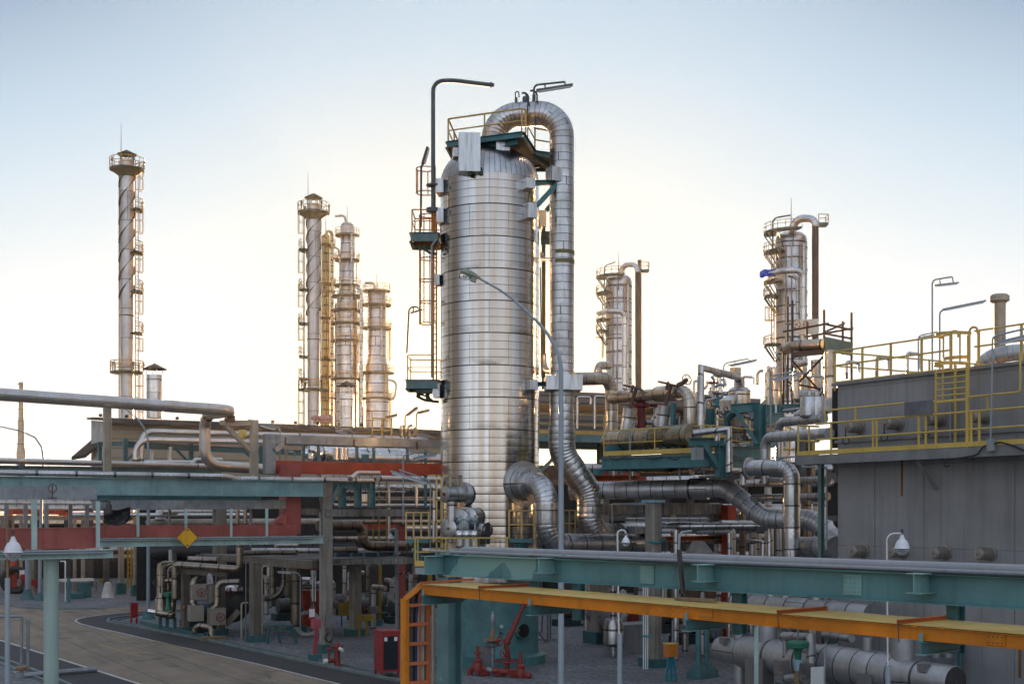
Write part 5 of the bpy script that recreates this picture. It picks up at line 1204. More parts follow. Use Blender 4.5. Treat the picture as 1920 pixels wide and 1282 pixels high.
pipe('fat grey pipe turning from level into a tall straight upright in front of the tank',[(1285,950,50.4),(1618,942,49),(1618,1640,49)],122,AL_,bend=M(98,49),sp=.83,spe=.13,n=30,wd=49.5,steps=12)
t=thing('pipe_collar','wide flat collar at the left end of the fat grey pipe','collar',P(1300,950,50.2));MB().lathe(P(1290,952,50.4),[(M(84,50.4),0),(M(84,50.4),.12),(M(60,50.4),.14)],30,(P(1618,942,49)-P(1285,950,50.4)).normalized()).build('collar_ring',AG,t)
pipe('grey pipe rising from the fat pipe and running right towards the tank walkway',[(1420,910,51),(1420,722,51),(1815,695,47),(1900,690,46)],78,AG,bend=M(85,50),sp=.65,spe=.16,n=24)
pipe('upper grey pipe running right just above the one reaching the tank walkway',[(1518,720,53),(1518,608,53),(1860,578,49.5)],68,AG,bend=M(70,52),sp=.7,spe=.18,n=22)
for x,lab in((1750,'left one of two small bright drain pots on the upper grey pipe'),(1803,'right one of two small bright drain pots on the upper grey pipe')):
 q=P(x,568,50.6);t=thing('drain_pot',lab,'pot',q);MB().lathe(q,[(.36,0),(.36,.75),(.34,.8),(.1,.82),(.1,1.0)],18).build('pot_body',AL_,t)
pipe('slanted fat grey duct above the two drain pots',[(1680,570,54),(1840,490,52.5),(1920,478,51.5)],110,AG,bend=.8,sp=1.0)
pipe('dark upright vessel pipe behind the tank walkway corner',[(1718,1040,52.5),(1718,745,52.5)],148,'dark_cladding',sp=1.1,n=30)
pipe('narrow bright upright pipe left of the dark upright vessel pipe',[(1528,880,54),(1528,740,54)],52,AL_,sp=.9)
pipe('level grey pipe passing behind the tall upright pipe, upper one',[(1400,1060,53.6),(1400,1042,53.6),(1560,1048,52.8),(1890,1035,50)],58,AD,bend=0,sp=.5)
pipe('level grey pipe passing behind the tall upright pipe, lower one',[(1330,1175,54),(1890,1160,50)],56,AD,sp=.5)
pipe('short bright upright pipe stub under the fat grey pipe collar',[(1420,1075,53.4),(1420,1000,53.4)],48,AL_,sp=.6)
pipe('bent steel conduit zigzagging to the left edge of the tank',[(1470,872,49.5),(1698,862,48.5),(1698,940,48.4),(1880,944,47),(1880,1560,46.8)],13,'lamp_grey',bend=.08,sp=9)
t=thing('steel_post','slim teal grey post standing beside the left edge of the tank','post',GD(1838,47.2));q=GD(1838,47.2);MB().ibeam(q,q+UP*ZH(880,47.2),.17,.17).build('post_shaft','grey_green_steel',t)
pipe('large ribbed grey pipe sweeping level then diving down right past an upright',[(-40,1122,58.5),(1130,1098,55.5),(1425,1330,53.5),(1780,1330,52.4),(1960,1510,51.8),(2080,1510,51.2)],138,AG,bend=M(190,55),sp=.56,spe=.17,n=34,wd=57,steps=12)
t=thing('pipe_collar','pale lap collar on the level part of the large ribbed grey pipe','collar',P(880,1105,56));MB().lathe(P(858,1106,56.2),[(M(82,56),0),(M(82,56),.8),(M(64,56),.82)],30,(P(1130,1098,55.5)-P(-40,1122,58.5)).normalized()).build('collar_ring',AL_,t)
F(1080,900,3.356)
pipe('second end of the large grey pipe, a mitred duct entering the tank side low down',[(1400,420,50.5),(1640,420,47.5)],130,AG,sp=.9,n=28)
post_block('concrete_column','grooved concrete column with a pale blue cap plate right of the vessel','column',487,56,.66,.5,0,ZH(140,56),'concrete','teal_base')
q=GD(487,56);c=MB();c.box(Vector((q.x,q.y,ZH(132,56))),DA,DB,UP,.9,.62,.14);solo(c,'cap_plate','pale_blue','pale blue steel cap plate on top of the grooved concrete column','plate')
fb=thing('concrete_portal','stained concrete beams framing into the grooved concrete column','frame',P(487,260,57))
MB().bar(P(200,185,60),P(450,170,56.6),.4,.5).build('beam','concrete_stained',fb);MB().bar(P(530,178,56.4),P(900,178,60.5),.4,.52).build('beam','concrete_stained',fb);MB().bar(P(230,305,60),P(440,315,57),.4,.3).build('beam','concrete_stained',fb)
MB().bar(P(880,400,60.5),P(880,150,60.5),.5,.5,DB).build('post_shaft','concrete_stained',fb)
pipe('thin galvanised handrail pipe hooked along the stained concrete beam',[(228,320,58),(228,150,58),(435,150,56),(900,148,60)],12,'lamp_grey',bend=.12,sp=9)
for i,(y,x1,w)in enumerate(((245,960,30),(270,990,30),(292,1000,28))):
 pipe(('uppermost','middle','lowest')[i]+' of three level grey pipes stacked behind the grooved column',[(310,y+4,60.5-i*.5),(960,y+4,60.5-i*.5)],w,AG,sp=.5)
pipe('mitred grey pipe stepping down to two uprights right of the grooved column',[(560,292,57),(1222,284,54.5),(1222,1130,54.5)],52,AL_,bend=0,sp=.62,n=20,wd=55)
pipe('shorter mitred pipe ending beside the first, left of it',[(760,322,56.6),(985,318,55.8),(985,1130,55.8)],40,AG,bend=.1,sp=.8)
pipe('bright upright pipe doubled beside the shorter mitred pipe',[(966,1130,55.4),(966,330,55.4)],30,AL_,sp=.8)
pipe('short capped upright pipe behind the fore beam, left of the sheet cone',[(630,1130,54.5),(630,312,54.5)],34,AL_,sp=.62)
pipe('level grey stub pipe feeding the short capped upright',[(545,318,55),(625,318,54.6)],34,AG,sp=.5)
pipe('dark low elbow pipe between the two right uprights',[(1085,325,57),(1085,385,57),(1180,385,56),(1180,1130,56)],42,AL_,bend=0,sp=.8)
pipe('stubby upright pipe between the two right uprights',[(1112,480,57.4),(1112,330,57.4)],46,AD,sp=.8)
t=thing('sheet_cone','grey folded sheet peak showing above the fore beam','cover',P(745,465,54.6));MB().prism([P(675,480,54.8),P(825,480,54.2),P(752,385,54.5),P(735,382,54.5)],DB*.5).build('cone_sheet','sheet_grey',t)
t=thing('orange_tray','short orange cable tray behind the short capped upright','cable tray',P(740,380,58));MB().channel(P(560,368,57),P(905,358,61),.22,.5,.03).build('tray_side','orange_deep',t)
t=thing('teal_strap','blue green strap band clamped round the grooved concrete column','clamp',P(500,395,55.4));MB().tube([P(455,388,55.5),P(530,392,55.4),P(560,372,55.8)],.06,6,.1).build('strap','teal_bright',t)
t=thing('red_steel_column','orange red fireproofed steel column behind the large ribbed pipe','column',GD(961,60));q=GD(961,60);MB().box(Vector((q.x,q.y,ZH(190,60)/2)),DA,DB,UP,.5,.5,ZH(120,60)).build('column_shaft','red_box',t)
t=thing('red_cable_duct','orange red cable duct continuing to the right behind the vessel','cable run',P(200,10,66))
F(1080,640,4)
a=P(-80,985,66);b=P(500,985,69);MB().bar(a,b,.6,.95).build('fire_box','red_box',t);MB().channel(P(60,1025,61),P(480,1022,63),.25,.6,.03).build('tray_side','orange_deep',t)
for i,x in enumerate((265,340,440)):MB().bar(P(x,1010,65),P(x,920,65),.12,.12,DB).build('hanger','grey_green_steel',t)
pipe('dull brown drum like pipe under the deck behind the twin neck drum',[(500,975,60),(870,965,58)],78,'brown_clad',sp=.8)
pipe('grey pipe end with a tapered roof under the deck, right part',[(1120,905,54.5),(1360,895,55.5)],70,AG,sp=1.2)
F(1400,360,3.054)
sc=thing('scaffold','tube scaffold with a plank platform around the foot of the silver column','scaffold',P(440,1180,72));d=72
for x,y0,y1,dd in((235,1270,600,72),(262,1270,620,71),(443,1250,675,70),(600,1180,690,71),(550,930,740,73.5),(345,930,740,73),(210,1270,905,74),(470,1180,905,73)):MB().cyl(P(x,y0,dd),P(x,y1,dd),.07,6).build('standard_tube','rust_steel',sc)
for(x0,y0,x1,y1,da,db)in((210,800,470,752,72,70),(445,755,605,790,70,71),(445,810,605,840,70,71),(440,805,560,752,70,73.5),(335,830,610,780,73,71),(190,905,610,905,72,71),(265,945,440,920,71,70),(250,1140,450,930,71.5,70),(265,970,420,1140,71,70.5),(230,1090,440,1130,72,71),(230,650,265,650,72,71),(230,755,265,755,72,71)):MB().cyl(P(x0,y0,da),P(x1,y1,db),.06,6).build('ledger_tube','rust_steel',sc)
st=MB();st.hexa([P(265,945,70.5),P(450,930,69.5),P(605,915,71),P(430,930,73.5)]+[p+UP*.3 for p in(P(265,945,70.5),P(450,930,69.5),P(605,915,71),P(430,930,73.5))]);st.build('plank_platform','rust_steel',sc)
st=MB();st.bar(P(450,868,69.4),P(605,900,71),.05,.75);st.build('toe_board','grating_green',sc)
pipe('warm silver pipe lying across the scaffold platform',[(215,905,71.6),(260,880,71.2),(440,872,69.9)],62,AW,bend=.6,sp=1.2)
t=thing('valve_chest','brown insulated chest with two red handwheels on the silver column','valve box',P(340,815,98));MB().hexa([P(270,815,98),P(410,815,97),P(410,815,99),P(270,815,100)]+[P(270,735,98),P(410,725,97),P(410,725,99),P(270,735,100)]).build('chest_body','sheet_warm',t)
wheel(t,P(285,757,96.8),(.3,-1,0),M(24,97),'red_iron');wheel(t,P(340,757,96.8),(.3,-1,0),M(18,97),'red_iron')
pipe('brown upright drop under the valve chest',[(320,880,98),(320,810,98)],30,AW)
t=thing('drum_cluster','bulky warm lit drum cluster at the foot of the silver column','vessel',P(250,1200,76));
for x,y0,y1,w,d in((165,1225,1000,75,74),(300,1225,960,60,78),(395,1140,1050,105,76),(395,1060,960,60,77)):
 r=M(w/2,d);q=P(x,y0,d);z1=ZH(y1,d);MB().lathe(Vector((q.x,q.y,0)),[(r,q.z),(r,z1-r*.3),(r*.8,z1-r*.05),(r*.4,z1)],24,vs=[0,(z1-q.z)/.9,(z1-q.z)/.9+.2,(z1-q.z)/.9+.4]).build('drum_shell',AW,t)
pipe('short warm pipe linking the drums at the foot of the silver column',[(260,995,75),(345,975,75)],34,AW)
pipe('fat dished drum lying under the scaffold',[(300,1170,73),(470,1172,71)],78,AD,sp=2,n=26)
pipe('thick upright pipe right of the scaffold at the tank corner',[(475,1240,66),(475,905,66)],60,AW,sp=1.6,n=24)
pipe('small hooked vent left of the tower base drums',[(112,1180,72),(112,1030,72),(140,1025,72)],20,AW,bend=.3)
F(1080,640,4)
ac=thing('air_cooler_bank','long dim air cooler bank with yellow handrails behind the drum deck','cooler',P(200,700,92));a=P(-330,560,80);b=P(1500,420,118);
a=P(-330,0,84);dirn=Vector((.93,.37,0)).normalized();a.z=ZH(560,84)
b=along(a,dirn,1500);dp=Vector((-dirn.y,dirn.x,0))*8;zt=a.z;
def slab(z0,z1,nm,mat,off=0.):MB().hexa([a+dirn*0+dp*off+UP*(z0),b+dp*off+UP*z0,b+dp+UP*z0,a+dp+UP*z0,a+dp*off+UP*z1,b+dp*off+UP*z1,b+dp+UP*z1,a+dp+UP*z1]).build(nm,mat,ac)
slab(-.9,.35,'cooler_box','brown_slat');slab(1.0,1.9,'upper_box','brown_slat',.25);slab(-1.7,-1.2,'walkway','grey_green_steel',-.15)
railing(ac,[a-dp*.14-UP*1.2,b-dp*.14-UP*1.2],1.3,4.5,.05,'yellow_weathered',toe=.25,split=False)
L=(b-a).length
for i in range(int(L/5)+1):
 q=a+dirn*i*5;MB().ibeam(Vector((q.x,q.y,0)),q-UP*1.7,.4,.4).build('bank_post','concrete_dark',ac)
for i in range(int(L/5)):
 q=a+dirn*i*5;MB().bar(q-UP*4.2,q+dirn*2.5-UP*1.8,.2,.2).build('brace','grey_green_steel',ac)
F(1080,640,4)
for i,(x,y,w)in enumerate(((10,400,100),(140,395,90),(570,330,0),(885,280,60),(1060,270,60),(1250,250,80))):
 if not w:continue
 d=80+i*2
 pipe(('first','second','','third','fourth','fifth')[i]+' pale hooked vent pipe from the left along the air cooler bank',[(x,670,d),(x,y+15,d),(x+w,y+18,d),(x+w,y+70,d)],18,'smooth_pipe',bend=M(18,d),sp=9,group='hooked vents on the cooler bank')
F(1500,600,4.274)
for i,x in enumerate((372,615,860)):
 pipe(('left','middle','right')[i]+' hooked silver vent pipe behind the rail on the tank roof',[(x,470-i*10,56),(x,330-i*35,56),(x+100,345-i*35,56),(x+100,420-i*15,56)],24,AL_,bend=M(22,56),sp=4,group='hooked vents behind the tank')
pipe('fat grey duct bend at the far right behind the tank roof',[(1440,420,52),(1500,300,51.5),(1700,262,51),(1900,255,50.5)],130,AG,bend=2.2,sp=1.5,n=30)
pipe('wide pale stack pipe with a flared cap behind the tank roof at far right',[(1600,330,58),(1600,-140,58)],92,'cream_steel',sp=9,n=26)
F();q=GD(1874,58);c=MB();c.lathe(Vector((q.x,q.y,ZH(568,58))),[(M(12,58),0),(M(18,58),M(4,58)),(M(18,58),M(12,58)),(M(14,58),M(16,58))],24);solo(c,'stack_cap','cream_steel','flared cap ring on the wide pale stack at far right','cap')
F(1080,640,4)
tube_lamp('tube lamp high against the sky left of the silver column',62,(1108,350),(1108,165),(1285,130),(1140,182),(1355,138),'lamp_grey',rw=2.2,fw=5)
tube_lamp('long tube lamp on the tall grey post before the scaffold',52.5,(1460,690),(1460,260),(1650,222),(1470,288),(1710,235),'lamp_grey',rw=3.5,fw=6)
F(1500,600,4.274)
tube_lamp('small tube lamp rising behind the rail of the tank roof',53,(948,440),(948,125),(1100,95),(960,140),(1110,110),'lamp_grey',rw=2.4,fw=4)
F()
tube_lamp('tallest tube lamp on a thin mast above the tank roof',50,(1748,700),(1748,525),(1785,519),(1752,535),(1797,530),'lamp_grey',rw=3,fw=5)
tube_lamp('second tall tube lamp over the tank roof, its arm reaching right',49,(1762,695),(1762,583),(1810,571),(1768,580),(1848,564),'lamp_grey',rw=3,fw=6)
F(440,700,4.571)
for i,(x,y0,y1,ex,ey,f1,f2,d,lab,mt)in enumerate(((1460,560,365,1550,290,(1470,360),(1570,285),72,'warm backlit tube lamp tilted up left of the vessel','rust_pipe'),(1278,575,385,1380,350,(1290,380),(1395,350),76,'faint thin tube lamp left of the warm backlit one','rust_pipe'),(1556,550,340,1660,312,(1565,335),(1672,310),76,'faint thin tube lamp nearest the vessel in the glow','rust_pipe'),(390,740,465,260,430,(215,435),(360,475),63,'white tube lamp pointing left above the grey steel frame, left one','lamp_grey'),(1008,570,490,930,475,(865,485),(970,505),66,'white tube lamp pointing left above the grey steel frame, middle one','lamp_grey'),(1700,560,560,1620,520,(1560,525),(1665,555),68,'white tube lamp pointing left just beside the vessel flank','lamp_grey'),(1445,1290,700,1640,665,(1530,730),(1735,685),59.5,'white tube lamp on a tall post before the red cable run, pointing right','lamp_grey'),(1678,1530,920,1410,825,(1335,835),(1665,940),57.5,'long white tube lamp pointing left at the cream ladder','lamp_grey'))):
 tube_lamp(lab,d,(x,y0),(x,y1 if y1!=y0 else y1-10),(ex,ey),f1,f2,mt,rw=2.6 if d>62 else 2.8,fw=6 if d>62 else 7,bend=7)
F(440,700,4.571)
tube_lamp('small white tube lamp peeking under the grey steel frame',64,(515,735),(515,665),(480,650),(460,660),(500,668),rw=2,fw=4)
# ---------------------------------------------------------------- grey tank wall at right
F()
T0=GD(1563,46);T1=T0-DA*26;NB=-DB
zt=ZH(724,46);zw=ZH(853,45.2)
def TW(x,y,push=0.):
 """point of the tank wall (moved out by push) at a picture position"""
 k=(sx(x)-CX)/FPX;b=T0+NB*push;dr=-DA;t_=(k*b.y-b.x)/(dr.x-k*dr.y);q=b+dr*t_;q.z=ZH(y,q.y);return q
tank=thing('grey_tank','big dark grey plated tank wall with yellow walkway filling the right side','tank',T0)
ins=.35;oc=[T0+NB*-ins,T0+DA*ins*-1+NB*0,T1,T1+DB*14,T0+DB*14]
arc=[T0-DA*ins+DB*ins+(NB*math.cos(a*math.pi/12)+DA*math.sin(a*math.pi/12))*ins for a in range(7)]
ol=[Vector((p.x,p.y,0))for p in[T1,T1+DB*14,T0+DB*14]+arc[::-1]]
MB().prism(ol,(0,0,zt)).build('tank_shell','tank_plate',tank)
MB().bar(T0+NB*.03+UP*(zt+.05),T1+NB*.03+UP*(zt+.05),.16,.1).build('top_angle','tank_trim',tank)
q=T0+DA*.02+DB*.25;MB().bar(Vector((q.x,q.y,zw+.3)),Vector((q.x,q.y,zt-.05)),.12,.5,DA).build('corner_strip','hose_black',tank)  # plain black strip down the rounded corner
for x in(1732,1902,1640):
 q=TW(x,900,.012);MB().bar(Vector((q.x,q.y,.1)),Vector((q.x,q.y,zw-.4)),.022,.012,NB).build('plate_seam','tank_trim',tank)
for x,y0,y1,m,w in((1691,858,930,'rust_streak',.09),(1912,1200,1270,'rust_streak',.1)):
 q=TW(x,y0,.004);MB().bar(q,Vector((q.x,q.y,ZH(y1,q.y))),w,.006,NB).build('rust_streak',m,tank)
a=TW(1566,828,.06);b=TW(1960,800,.06);b.z=a.z;MB().bar(a,b,.08,.1).build('ledge','tank_trim',tank)
wk=thing('tank_walkway','yellow railed walkway bracketed along the dark grey tank wall','walkway',TW(1740,850,.5));dz=TW(1570,851,1.0).z
w0=T0+DA*.75;w1=T1;W=1.05
c=[w0,w0+NB*W,w1+NB*W,w1];c=[Vector((p.x,p.y,dz))for p in c]
MB().hexa([p-UP*.05 for p in c]+c).build('deck','tank_trim',wk)
MB().bar(c[1]-UP*.17,c[2]-UP*.15,.1,.3).build('edge_beam','tank_trim',wk);MB().bar(c[0]-UP*.17,c[1]-UP*.15,.1,.3).build('edge_beam','tank_trim',wk)
F(1500,600,4.274)
MB().bar(c[1]+UP*.09+NB*.02,c[2]+UP*.09+NB*.02,.02,.15).build('toe_board','yellow_paint',wk);MB().bar(c[0]+UP*.09,c[1]+UP*.09,.02,.15).build('toe_board','yellow_paint',wk)
def WK(x,h,push=W-.04):q=TW(x,900,push);q.z=dz+h;return q
R_=.032
for h0,h1,x0,x1 in((1.1,1.1,130,838),(1.1,1.1,838,2400),(.55,.55,130,2400)):
 MB().cyl(WK(x0,h0),WK(x1,h1),R_,8).build('rail','yellow_paint',wk)
MB().tube([WK(202,1.1),WK(202,1.55),WK(838,1.55)],R_,8,.08).build('upper_rail','yellow_paint',wk)
MB().tube([WK(1060,1.1),WK(1060,1.5),WK(1330,1.5)],R_,8,.04).build('upper_rail','yellow_paint',wk);MB().tube([WK(1350,1.55),WK(1765,1.56),WK(1765,2.75)],R_,8,.08).build('upper_rail','yellow_paint',wk)
for x,h in((445,1.55),(1505,1.55)):MB().bar(WK(x,1.1),WK(x,h),.05,.05,NB).build('rail_stub','yellow_paint',wk)
for x in(250,585,615,952,1008,1372,1437,1860):MB().bar(WK(x,-.3),WK(x,1.1),.085,.02,NB).build('railing_post','yellow_paint',wk)
q0=c[0]+DB*.05
MB().tube([c[1]+UP*1.1+NB*-.05,c[0]+UP*1.1],R_,8).build('rail','yellow_paint',wk);MB().tube([c[1]+UP*.55+NB*-.05,c[0]+UP*.55],R_,8).build('rail','yellow_paint',wk)
for f in(.05,.55):MB().tube([c[1].lerp(c[0],f),c[1].lerp(c[0],f)+UP*1.1],R_*1.1,8).build('railing_post','yellow_paint',wk)
for x in(940,1790):
 p=TW(x,1080,W-.15);q=TW(x+60,1195,.02);MB().bar(Vector((p.x,p.y,dz-.3)),Vector((p.x,p.y,dz-.3))+DB*(W-.2)-UP*.95,.09,.09).build('knee_bracket','tank_trim',wk)
t=thing('notice_plate','grey notice plate with four faint pale characters hung on the yellow rail','sign',WK(945,1.1));p0,p1=WK(838,1.12,W+.03),WK(1060,1.12,W+.03);h=M(108,p0.y)
MB().bar((p0+UP*h/2),p1+UP*h/2,.02,h).build('plate','plate_grey',t)
for k,f in enumerate((.16,.40,.62,.85)):
 q=p0.lerp(p1,f)+UP*h*.44+NB*.013;s=h*.12;e=-DA
 mb=MB()
 def st(ax,ay,bx,by,w=.2):mb.bar(q+e*s*ax+UP*s*ay,q+e*s*bx+UP*s*by,.004,s*w,UP if abs(ax-bx)>abs(ay-by)else e)
 if k==0:st(-.5,.8,.5,.8);st(-.5,.8,-.5,-.3);st(.5,.8,.5,-.3);st(-.5,-.3,0,-.8);st(.5,-.3,0,-.8)
 if k==1:st(-.7,.6,.7,.6);st(0,.9,0,-.8);st(-.5,.1,.5,.1);st(-.5,-.5,.2,-.7)
 if k==2:st(-.5,.8,-.5,-.8);st(.5,.8,.5,-.8);st(-.5,.8,.5,.8);st(-.5,-.8,.5,-.8);st(0,.8,0,-.8)
 if k==3:st(-.5,.8,.5,.8);st(.5,.8,.5,0);st(-.5,0,.5,0);st(-.5,-.8,.5,-.8);st(-.1,0,-.1,-.8)
 mb.build('character','faint_white',t)
def stub(x,y,w,ln,cable,lab,grp):
 q=TW(x,y,0);r=M(w,q.y)/2;t=thing('wall_nozzle',lab,'nozzle',q,grp)
 n=(NB+DA*.0).normalized();MB().lathe(q,[(r*1.25,-.02),(r*1.25,.04),(r,.05),(r,ln),(r*.9,ln+.03),(.01,ln+.03)],24,n,vs=[0,.1,.15,.8,.9,1]).build('nozzle_body','nozzle_tin',t)
 MB().cyl(q+n*(ln+.03),q+n*(ln+.12),r*.18,8).build('thermowell','lamp_grey',t)
 if cable:
  e=q+n*(ln+.1);mb=MB();mb.tube([e,e-UP*r*1.6,e-UP*r*2.6-DA*r*.8+n*-.1,e-UP*r*3.2+DA*r*.3,e-UP*r*2.4+DA*r*.9,e-UP*r*1.5-DA*r*.1],.018,6,.12);mb.build('cable','hose_black',t)
lw='nozzles in the upper row on the tank'
for i,(x,y,lab)in enumerate(((485,862,'leftmost upper stub nozzle on the tank, behind the walkway rail'),(795,835,'second upper stub nozzle on the tank, below the notice plate'),(1130,805,'third upper stub nozzle on the tank, behind the yellow ladder'),(1490,782,'upper stub nozzle on the tank behind the grey lamp post'))):
 stub(x,y,88,.62,True,lab,lw)
F(1480,880,3.189)
for x,y,lab in((445,484,'lower stub nozzle on the tank nearest its left edge'),(680,488,'lower stub nozzle on the tank hidden behind the bell lamp'),(938,496,'lower stub nozzle on the tank right of the bell lamp'),(1205,500,'rightmost lower stub nozzle on the tank')):
 stub(x,y,74,.6,False,lab,'nozzles in the lower row on the tank')
F(1500,600,4.274)
ld=thing('caged_ladder','yellow caged ladder from the walkway to the tank roof','ladder',WK(1215,0));p0,p1=WK(1090,-.2,W-.02),WK(1342,-.2,W-.02);ztop=TW(1215,330,W).z
e=(p1-p0).normalized();wid=(p1-p0).length
for p,w in((p0,.05),(p1,.1)):MB().bar(p,Vector((p.x,p.y,TW(1090,395,W).z if w<.06 else TW(1342,345,W).z)),w,.06,NB).build('stile','yellow_paint',ld)
zs=[TW(1215,y,W).z for y in(650,598,550,502,455,408)]
for z in zs:MB().cyl(Vector((p0.x,p0.y,z)),Vector((p1.x,p1.y,z)),.026,6).build('rung','yellow_paint',ld)
for f in(.22,.6):p=p0.lerp(p1,f);MB().bar(Vector((p.x,p.y,zs[0]-.1 if f>.5 else zs[0]+.1)),Vector((p.x,p.y,zs[-1]+.2)),.05,.02,NB).build('cage_strap','yellow_paint',ld)
ip=WK(1245,.1,.25);MB().bar(ip,Vector((ip.x,ip.y,zt+.2)),.06,.05,NB).build('stile','yellow_paint',ld);ip=WK(1205,.3,.12);MB().cyl(ip,Vector((ip.x,ip.y,zt-.4)),.03,6).build('conduit','lamp_grey',ld)
def hoop(z,x0,x1,dep,nm='cage_hoop',m='yellow_paint',w=.1):
 a=TW(x0,330,.1);b=TW(x1,330,.1);a.z=b.z=z;mb=MB();cx=(a+b)/2;hw=(b-a).length/2;n=16
 pts=[cx-e*hw*math.cos(math.pi*i/n)+NB*dep*math.sin(math.pi*i/n)for i in range(n+1)]
 for p,q in zip(pts,pts[1:]):mb.bar(p,q,.02,w)
 return mb.build(nm,m,ld)
hoop(TW(1250,105,.5).z,1148,1372,.8);hoop(TW(1250,345,.5).z,1150,1350,.85);hoop(TW(1250,300,.3).z,1155,1345,.3)
for x,yb,yt,dep in((1150,330,130,.15),(1215,400,90,.8),(1282,330,100,.8),(1345,330,120,.5)):
 a=TW(x,yb,dep);b=TW(x+4,yt,dep);MB().bar(a,Vector((a.x,a.y,b.z)),.05,.02,NB).build('cage_strap','yellow_paint',ld)
for x,yb,yt in((1205,400,92),(1358,380,62)):
 a=TW(x,yb,.2);MB().tube([a,Vector((a.x,a.y,TW(x,yt,.2).z)),Vector((a.x,a.y,TW(x,yt,.2).z))+e*.3,Vector((a.x,a.y,TW(x,yt+55,.2).z))+e*.32],.035,8,.14).build('grab_rail','yellow_paint',ld)
rr=thing('roof_railing','yellow guard rail round the roof edge of the tank','railing',TW(700,480,0));
def RF(x,h,push=-.1):q=TW(x,500,push);q.z=zt+h;return q
for h in(1.25,.75):
 MB().cyl(RF(262,h),RF(1210,h),.03,8).build('rail','yellow_paint',rr);MB().cyl(RF(1400,h),RF(2300,h),.03,8).build('rail','yellow_paint',rr)
MB().bar(RF(290,.1),RF(1210,.1),.02,.14).build('toe_board','yellow_paint',rr)
for x in(280,500,728,975,1210,1432,1775):MB().bar(RF(x,-.15),RF(x,1.25),.09,.03,NB).build('railing_post','yellow_paint',rr)
bk=RF(270,0)+DB*11
for h in(1.25,.75):MB().cyl(RF(270,h),Vector((bk.x,bk.y,zt+h)),.03,8).build('rail','yellow_paint',rr)
for f in(.2,.45,.7,1):p=RF(270,0).lerp(bk,f);MB().bar(p,p+UP*1.25,.07,.03,NB).build('railing_post','yellow_paint',rr)
b2=RF(2000,0)+DB*11
for h in(1.25,.75):MB().cyl(Vector((bk.x,bk.y,zt+h)),Vector((b2.x,b2.y,zt+h)),.03,8).build('rail','yellow_paint',rr)
for i in range(8):p=bk.lerp(b2,(i+1)/8);MB().bar(p,p+UP*1.25,.07,.03,NB).build('railing_post','yellow_paint',rr)
F(1500,600,4.274)
lp=WK(1530,.05,W+.12);d=lp.y
tube_lamp('big tube lamp on a grey post clamped to the tank walkway at far right',d,(1528,960),(1545,130),(1800,70),(1570,185),(1830,120),'lamp_grey',rw=3.6,fw=9)
t=thing('junction_box','small grey junction box with trailing black cable on the walkway edge','box',WK(1532,-.1,W+.16));q=WK(1532,.02,W+.14);MB().box(q,DA,DB,UP,.24,.12,.36).build('box_body','lamp_grey',t)
mb=MB();mb.tube([q,WK(1470,.0,W+.12),WK(1420,-.25,W+.1),WK(1300,-.32,W+.1),WK(1160,-.36,W+.1),WK(1150,-.6,W+.1),WK(1200,-.55,W+.1)],.022,6,.2);mb.build('cable','hose_black',t)
mb=MB();mb.tube([q,WK(1600,.1,W+.12),WK(1700,-.02,W+.1),WK(1800,-.2,W+.1),WK(2100,-.3,W+.1)],.028,6,.3);mb.build('cable','hose_black',t)
F(1480,880,3.189)
bell_lamp('white bell lamp on a swan neck post before the tank wall',33,(590,1330),(582,381),(674,470),92,sleeve=1165)
F(740,840,2.9)
bell_lamp('white bell lamp on a swan neck post in front of the silver nozzle pipe',38,(1224,1300),(1211,445),(1257,512),46,sleeve=1005)
F(440,960,3.981)
bell_lamp('white bell lamp facing left on a thick grey mast left of the vessel',66,(1213,915),(1207,130),(1166,195),46,post='pole_blue_grey',pw=7)
F(1320,1080,6.346)
A0=P(205,860,45.9);A1=along(A0,-DA,2980);ax=(A1-A0).normalized();L=(A1-A0).length
hx=thing('heat_exchanger','long grey clad heat exchanger lying low at the bottom right','heat exchanger',Vector((A0.lerp(A1,.3).x,A0.lerp(A1,.3).y,.6)))
R=.5;f=lambda x:(along(A0,-DA,x)-A0).length
pr=[(.02,-.05),(R*.86,-.04),(R*.88,0),(R*.93,f(470)),(R*1.12,f(480)),(R*1.18,f(600)),(R*1.2,f(930)),(R*1.2,f(1350)),(R*1.25,f(1420)),(R*1.25,f(2330)),(R*.98,f(2520)),(R*.96,L),(R*.9,L+.04),(.02,L+.07)]
MB().lathe(A0,pr,40,ax,vs=[0,.1,.15,1.0,1.05,1.4,2.3,3.4,3.6,8.1,8.9,9.97,10.0,10.0]).build('shell','grey_cladding',hx)
def neck(x,r,h0,h1,nm='nozzle',m='grey_cladding'):
 q=along(A0,-DA,x);q=Vector((q.x,q.y,A0.z));MB().cyl(q+UP*h0,q+UP*h1,r,20).build(nm,m,hx)
neck(425,.22,.2,.95);neck(755,.36,.2,1.25);neck(430,.24,-1.3,-.2);neck(2370,.5*.75,.2,1.25);neck(1950,.16,.2,1.0)
for x,s in((700,.95),(2020,.95)):
 q=along(A0,-DA,x+70);q=Vector((q.x,q.y,0));MB().box(q+UP*1.35+NB*.42,DA,DB,UP,.9 if x<900 else .6,.5,.95).build('saddle_cover','grey_sheet',hx);MB().box(q+UP*.45,DA,DB,UP,.7,.9,.9).build('saddle_pier','teal_base',hx)
for x in(340,2720):q=along(A0,-DA,x);q=Vector((q.x,q.y,A0.z))+UP*R*.72+NB*R*.72;MB().box(q,DA,DB,UP,.3,.25,.22).build('lug_cover','grey_sheet',hx)
pipe('mitred grey pipe with red wheels crossing over the heat exchanger',[(965,1250,42.3),(965,700,42.3)],62,'grey_cladding',sp=.8)
h2=pipe('thick grey pipe stepping over and down in front of the heat exchanger',[(940,715,42.5),(1270,715,41),(1270,1300,41)],118,'grey_cladding',bend=0,sp=.75,n=24)
